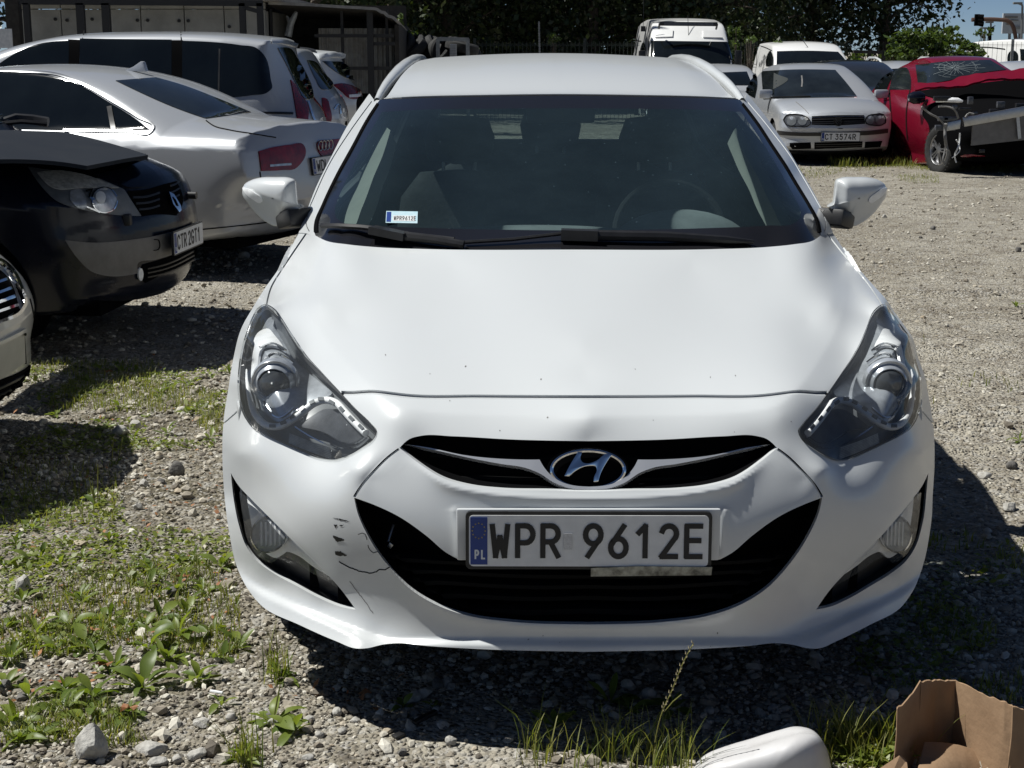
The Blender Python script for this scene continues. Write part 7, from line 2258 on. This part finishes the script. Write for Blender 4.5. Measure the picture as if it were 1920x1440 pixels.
tree(330, 40, 'dark tree tops behind the middle of the concrete garage', 5.0, (6, 3, 3), 3000, .2, .3, None, 2.5, seed=42)
tree(560, 38, 'dark tree tops above the open shed', 4.9, (5, 3, 3), 3500, .2, .3, None, 2.3, seed=43)
# far wood closing the view
fw = leaf_cloud('far_wood', (at(930, 95, 60)[0], 62, 4.2), (11.5, 2.0, 4.6), 14000, .5, M['tree_leaf'], None, -.8, 77, 1.0); tag(fw, kind='stuff')
def bush(px_, py_, Y, wpx, hpx, n, label, seed, size=.11, m='bush_leaf'):
    c = at(px_, py_, Y); s = Y/2800
    t = thing('green_bush', label, 'bush', (c[0], Y, -.4), 'sunlit bushes along the fence')
    b = MB(); b.tube([(c[0], Y, -.5), (c[0], Y, c[2])], [.04, .02], 6)
    r = random.Random(seed)
    for k in range(5):
        b.tube([(c[0], Y, c[2]*.3), c + np.array([r.uniform(-.5, .5)*wpx*s, r.uniform(-.3, .3), r.uniform(-.2, .6)*hpx*s])], [.02, .008], 5)
    b.build('stem', M['bark'], t)
    leaf_cloud('foliage', c, (wpx*s*.55, .6, hpx*s*.55), n, size, M[m], t, None, seed)
bush(1720, 88, 40.5, 110, 62, 2600, 'large green bush behind the red wreck left of the fence post', 61, .13)
bush(1805, 100, 41, 60, 42, 1200, 'green bush between the fence post and the right van', 62, .12)
bush(1690, 105, 40.2, 60, 36, 1000, 'low bright bush beside the wooden frame', 63, .11)
bush(1618, 108, 41, 40, 22, 500, 'small bush right of the small van', 64, .10)
bush(1380, 84, 36.5, 26, 60, 700, 'tall sunlit shrub between the two white vans', 65, .10)
bush(1458, 84, 37, 10, 12, 90, 'little sunlit sprig above the small van', 66, .10)
bush(1408, 74, 37, 14, 10, 100, 'little sunlit sprig beside the panel van roof', 70, .10)
bush(748, 46, 30, 20, 40, 380, 'sunlit sapling at the corner of the shed', 67, .09)
bush(768, 68, 30, 24, 18, 240, 'bright green shrub over the tyre heap', 68, .09)
bush(1037, 73, 38.6, 22, 16, 160, 'small sunlit sprig behind the fence by the ribbed pole', 69, .10)
bush(1845, 62, 60, 26, 18, 160, 'feathery treetop above the right van', 71, .12)
bush(1770, 60, 47, 60, 18, 300, 'feathery branch tips against the sky right of the lacy tree', 72, .13)
# ---- street things far off
def post(px_, ya, yb, Y, w, m, name, parent=None, arm=None):
    b = MB(); a, c = at(px_, ya, Y), at(px_, yb, Y); c[2] = min(c[2], -.4); b.tube([c, a] + ([at(q[0], q[1], Y) for q in arm] if arm else []), w, 8); return b.build(name, m, parent, True)
M['mast'] = mat('rusty_mast', (.10, .055, .04), .7)
M['lamp_post'] = mat('pale_lamp_post', (.16, .17, .18), .6)
DT = 75
tl = thing('traffic_light', 'traffic light hanging from a rusty mast arm against the sky', 'traffic light', tuple(at(1905, 95, DT)*[1, 1, 0]))
b = MB(); b.tube([at(p[0], p[1], DT) for p in spl([(1905, 150), (1905, 75), (1902, 58), (1897, 45), (1888, 38.5), (1874, 37), (1822, 37)], False, 4)], [.13]*4 + [.10]*200 if False else .10, 8); b.build('mast_arm', M['mast'], tl, True)
sg = MB(); sg.box(at(1832, 37.5, DT - .1), (.24, .2, .56)); sgo = sg.build('signal_head', M['matte_black'], tl, bevel=.03)
for dy in (-6.8, 0, 6.8):
    v = MB(); q = at(1834, 37.5 + dy, DT - .3); v.lathe([(.10, 0), (.13, .25), (.12, .25), (.09, 0)], 12, q, (.85, -.5, -.15)); v.lathe([(.0001, .01), (.10, .01)], 12, q, (.85, -.5, -.15)); v.build('signal_visor', M['matte_black'], sgo)
bb_ = thing('billboard', 'pale grey billboard behind the traffic mast at the right edge', 'billboard', tuple(at(1902, 95, 92)*[1, 1, 0]))
b = MB(); c = at(1903, 44, 92); b.box(c, (46*92/2800, .2, 36*92/2800)); b.build('panel', mat('poster_grey', (.42, .46, .50), .6, c2=(.34, .38, .42), scale=1.5), bb_)
for xa in (1893, 1912):
    post(xa, 62, 110, 92, .09, M['lamp_post'], 'support', bb_)
for (xa, ya, w, h_, mm) in ((1896, 32, 24, 3, 'grey_plastic'), (1896, 38, 26, 1.5, 'grey_plastic'), (1891, 44, 8, 5, 'grey_plastic'), (1906, 52, 14, 5, 'galv')):
    b = MB(); b.box(at(xa, ya, 91.85), (w*92/2800, .05, h_*92/2800)); b.build('poster_print', M[mm], bb_)
for xa, ya, Y, arm, lab in ((1858, 45, 95, ((1857.5, 42), (1855, 41.5)), 'thin street lamp left of the camera pole'), (1847, 54, 110, ((1846, 52.5), (1844, 52.5)), 'short distant street lamp farthest left of the three'), (1917, 12, 85, ((1916, 9), (1912, 7), (1908, 6)), 'tall street lamp with curved arm at the right edge')):
    t = thing('street_lamp', lab, 'street lamp', tuple(at(xa, 95, Y)*[1, 1, 0]))
    post(xa, ya, 110, Y, .06, M['lamp_post'], 'lamp_pole', t, arm)
    b = MB(); b.box(at(arm[-1][0], arm[-1][1], Y), (.5, .2, .12)); b.build('lamp_head', M['lamp_post'], t, bevel=.03)
t = thing('camera_pole', 'dark pole with a camera box beside the thin street lamp', 'pole', tuple(at(1856, 95, 88)*[1, 1, 0]))
post(1856.5, 52, 110, 88, .10, M['matte_black'], 'pole', t); b = MB(); b.box(at(1858.5, 54.5, 88), (.28, .3, .22)); b.build('camera_box', M['matte_black'], t, bevel=.03)
b = MB(); b.bar(at(1858, 52, 88), at(1866, 48, 88), .05); b.build('camera_arm', M['lamp_post'], t)
# ---- foreground litter
M['card'] = mat('brown_cardboard', (.30, .195, .115), .85, c2=(.24, .15, .085), scale=9, bump=.0015, bscale=60)
M['card_edge'] = mat('cardboard_edge', (.36, .26, .17), .9, var=.2, scale=90)
bx = thing('cardboard_box', 'torn open brown cardboard box in the bottom right corner', 'box', tuple(at(1800, 1440, 3.0)*[1, 1, 0]))
tp_ = [at(1683, 1330, 2.93), at(1691, 1322, 2.955), at(1727, 1281, 3.05), at(1757, 1275, 3.10), at(1793, 1278, 3.11), at(1838, 1298, 3.03), at(1882, 1318, 2.95), at(1902, 1324, 2.93)]
def board(name, topp, zb_=0.0, m=None, inward=0.0, extra=None):
    T = np.array(topp)
    k = np.linspace(0, len(T)-1, len(T)*5)
    T = np.array([[np.interp(q, range(len(topp)), np.array(topp)[:, j]) for j in range(3)] for q in k])
    T[:, 2] += RNG.normal(0, .0016, len(T))
    B_ = T.copy(); B_[:, 2] = zb_; B_[:, 1] += inward
    G = np.array([[b0 + (t0-b0)*f + np.array([0, .004*math.sin(f*7 + i*.5), 0]) for f in np.linspace(0, 1, 9)] for i, (t0, b0) in enumerate(zip(T, B_))])
    S = renorm(grid_soup(G)); S = S if S.N.mean((0, 1))[1] < 0 else S.flip()
    return mk(name, S, m or M['card'], bx, rim=.006, rimdir=(0, 1, 0))
board('side_panel', tp_[:3]); board('back_panel', tp_[2:5]); board('side_panel', tp_[4:])
board('front_flap', [at(1900, 1325, 2.925), at(1935, 1336, 2.93), at(1990, 1342, 2.95)])
b = MB(); fl = [at(1640, 1447, 2.88), at(1688, 1415, 2.93), at(1700, 1425, 2.93), at(1706, 1475, 2.86), at(1660, 1480, 2.84)]
b.add(fl + [q - np.array([0, 0, .006]) for q in fl], [(0, 1, 2, 3, 4), (9, 8, 7, 6, 5)] + [(j, 5+j, 5+(j+1) % 5, (j+1) % 5) for j in range(5)]); b.build('lower_flap', M['card'], bx)
G = np.array([[at(1716 + 18*t + 150*s*(.4 + .6*t), 1470 - 78*t - 14*math.sin(math.pi*s) + 44*s*t, 2.84 + .17*t + .05*s) for t in np.linspace(0, 1, 8)] for s in np.linspace(0, 1, 10)])
S = renorm(grid_soup(G)); S = S if S.N.mean((0, 1))[1] < 0 else S.flip(); mk('inner_flap', S, M['card'], bx, rim=.006, rimdir=(0, 1, -.3))
for xa in ():
    L_ = [at(xa, y, Y_) for y, Y_ in ((1284 if xa != 1734 else 1290, 3.085), (1340, 3.045), (1400, 3.0))]
    b = MB(); b.tube(np.array(L_) - [0, .012, 0], .0018, 5); b.build('fold_crease', M['card_edge'], bx)
cov_o = spl([(1296, 1455), (1318, 1431), (1350, 1417), (1410, 1399), (1470, 1381), (1510, 1373), (1532, 1378), (1546, 1395), (1556, 1425), (1561, 1460), (1562, 1500), (1530, 1520), (1400, 1530), (1310, 1510)], True, 8)
cs_, _f = pillow(cov_o, 3.0, .09, .10, 7, pw=3)
o = mk('plastic_cover', cs_, mat('dusty_white_plastic', (.60, .595, .60), .45, c2=(.52, .51, .51), scale=12, coat=.2)); tag(o, 'dusty white plastic mirror cover lying at the bottom edge beside the box', 'plastic cover')
st = MB(); c = spl([(1228, 1392), (1240, 1340), (1262, 1290), (1280, 1245), (1300, 1207)], False, 6); P_ = [at(p[0], p[1], 2.98 - .0004*k) for k, p in enumerate(c)]
stk = thing('grass_stalk', 'tall grass stalk with a seed head rising before the bumper', 'grass stalk', tuple(P_[0]*[1, 1, 0]))
st.tube(P_, .0013, 5); st.tube([at(1245, 1335, 2.975), at(1262, 1315, 2.965), at(1278, 1302, 2.96)], .001, 4); st.build('stalk', M['grass'], stk)
sd = MB()
for k in range(26):
    q = P_[int(len(P_)*.30 + k*len(P_)*.70/26)]; s_ = (-1)**k
    sd.tube([q, q + np.array([s_*.003, -.001, .004]), q + np.array([s_*.0035, -.001, .009])], [.0008, .0016, .0005], 5)
sd.build('seed_head', mat('straw_seeds', (.42, .36, .22), .8), stk)
b = MB(); a_, c_ = ground_pt(775, 1368), ground_pt(818, 1348); b.bar(a_ + [0, 0, .016], c_ + [0, 0, .02], .014, .01); tag(b.build('plastic_strip', M['plastic'], None, bevel=.003), 'black plastic strip lying in gravel below the plate', 'plastic strip')
b = MB(); a_, c_ = ground_pt(738, 1390), ground_pt(757, 1384); b.bar(a_ + [0, 0, .01], c_ + [0, 0, .012], .02, .008); tag(b.build('plastic_shard', M['plastic'], None, bevel=.003), 'short black plastic shard left of the black strip', 'plastic shard')
b = MB(); a_, c_ = ground_pt(395, 1304), ground_pt(418, 1308); b.tube([a_ + [0, 0, .012], c_ + [0, 0, .012]], .004, 8); tag(b.build('cigarette_end', M['plate_white']), 'white cigarette end on gravel beside the weed patch', 'cigarette end')
for px_, py_, lab in ((195, 1262, 'orange dead leaf in the middle of the weed patch'), (345, 1095, 'orange dead leaf near the bumper corner'), (172, 1198, 'brown dead leaf among the upper weeds'), (240, 1345, 'brown dead leaf at the lower rim of the weeds'), (205, 705, 'orange scrap near the far weeds')):
    p = ground_pt(px_, py_); n = 12
    a = np.linspace(0, 6.28, n, endpoint=False); r = .02*(1 + .35*np.sin(a*3 + px_))
    V = [(0, 0, .012)] + [(r[i]*math.cos(a[i]), r[i]*.6*math.sin(a[i]), .008 + .012*math.sin(a[i]*2 + 1)**2) for i in range(n)]
    me = bpy.data.meshes.new('dead_leaf'); me.from_pydata(V, [], [(0, i+1, (i+1) % n + 1) for i in range(n)])
    o = link('dead_leaf', me, M['dead_leaf'], None, (p[0], p[1], .012)); tag(o, lab, 'dead leaf')
# smoother sun terminator on the curved car skins
for o in bpy.data.objects:
    if o.type == 'MESH' and o.name.split('.')[0] in ('bumper', 'hood', 'fender', 'body', 'roof', 'door_mirror', 'plastic_cover', 'side_panel'):
        for owner in (o, getattr(o, 'cycles', None)):
            if owner is not None and hasattr(owner, 'shadow_terminator_geometry_offset'):
                owner.shadow_terminator_geometry_offset = 0.25
                break
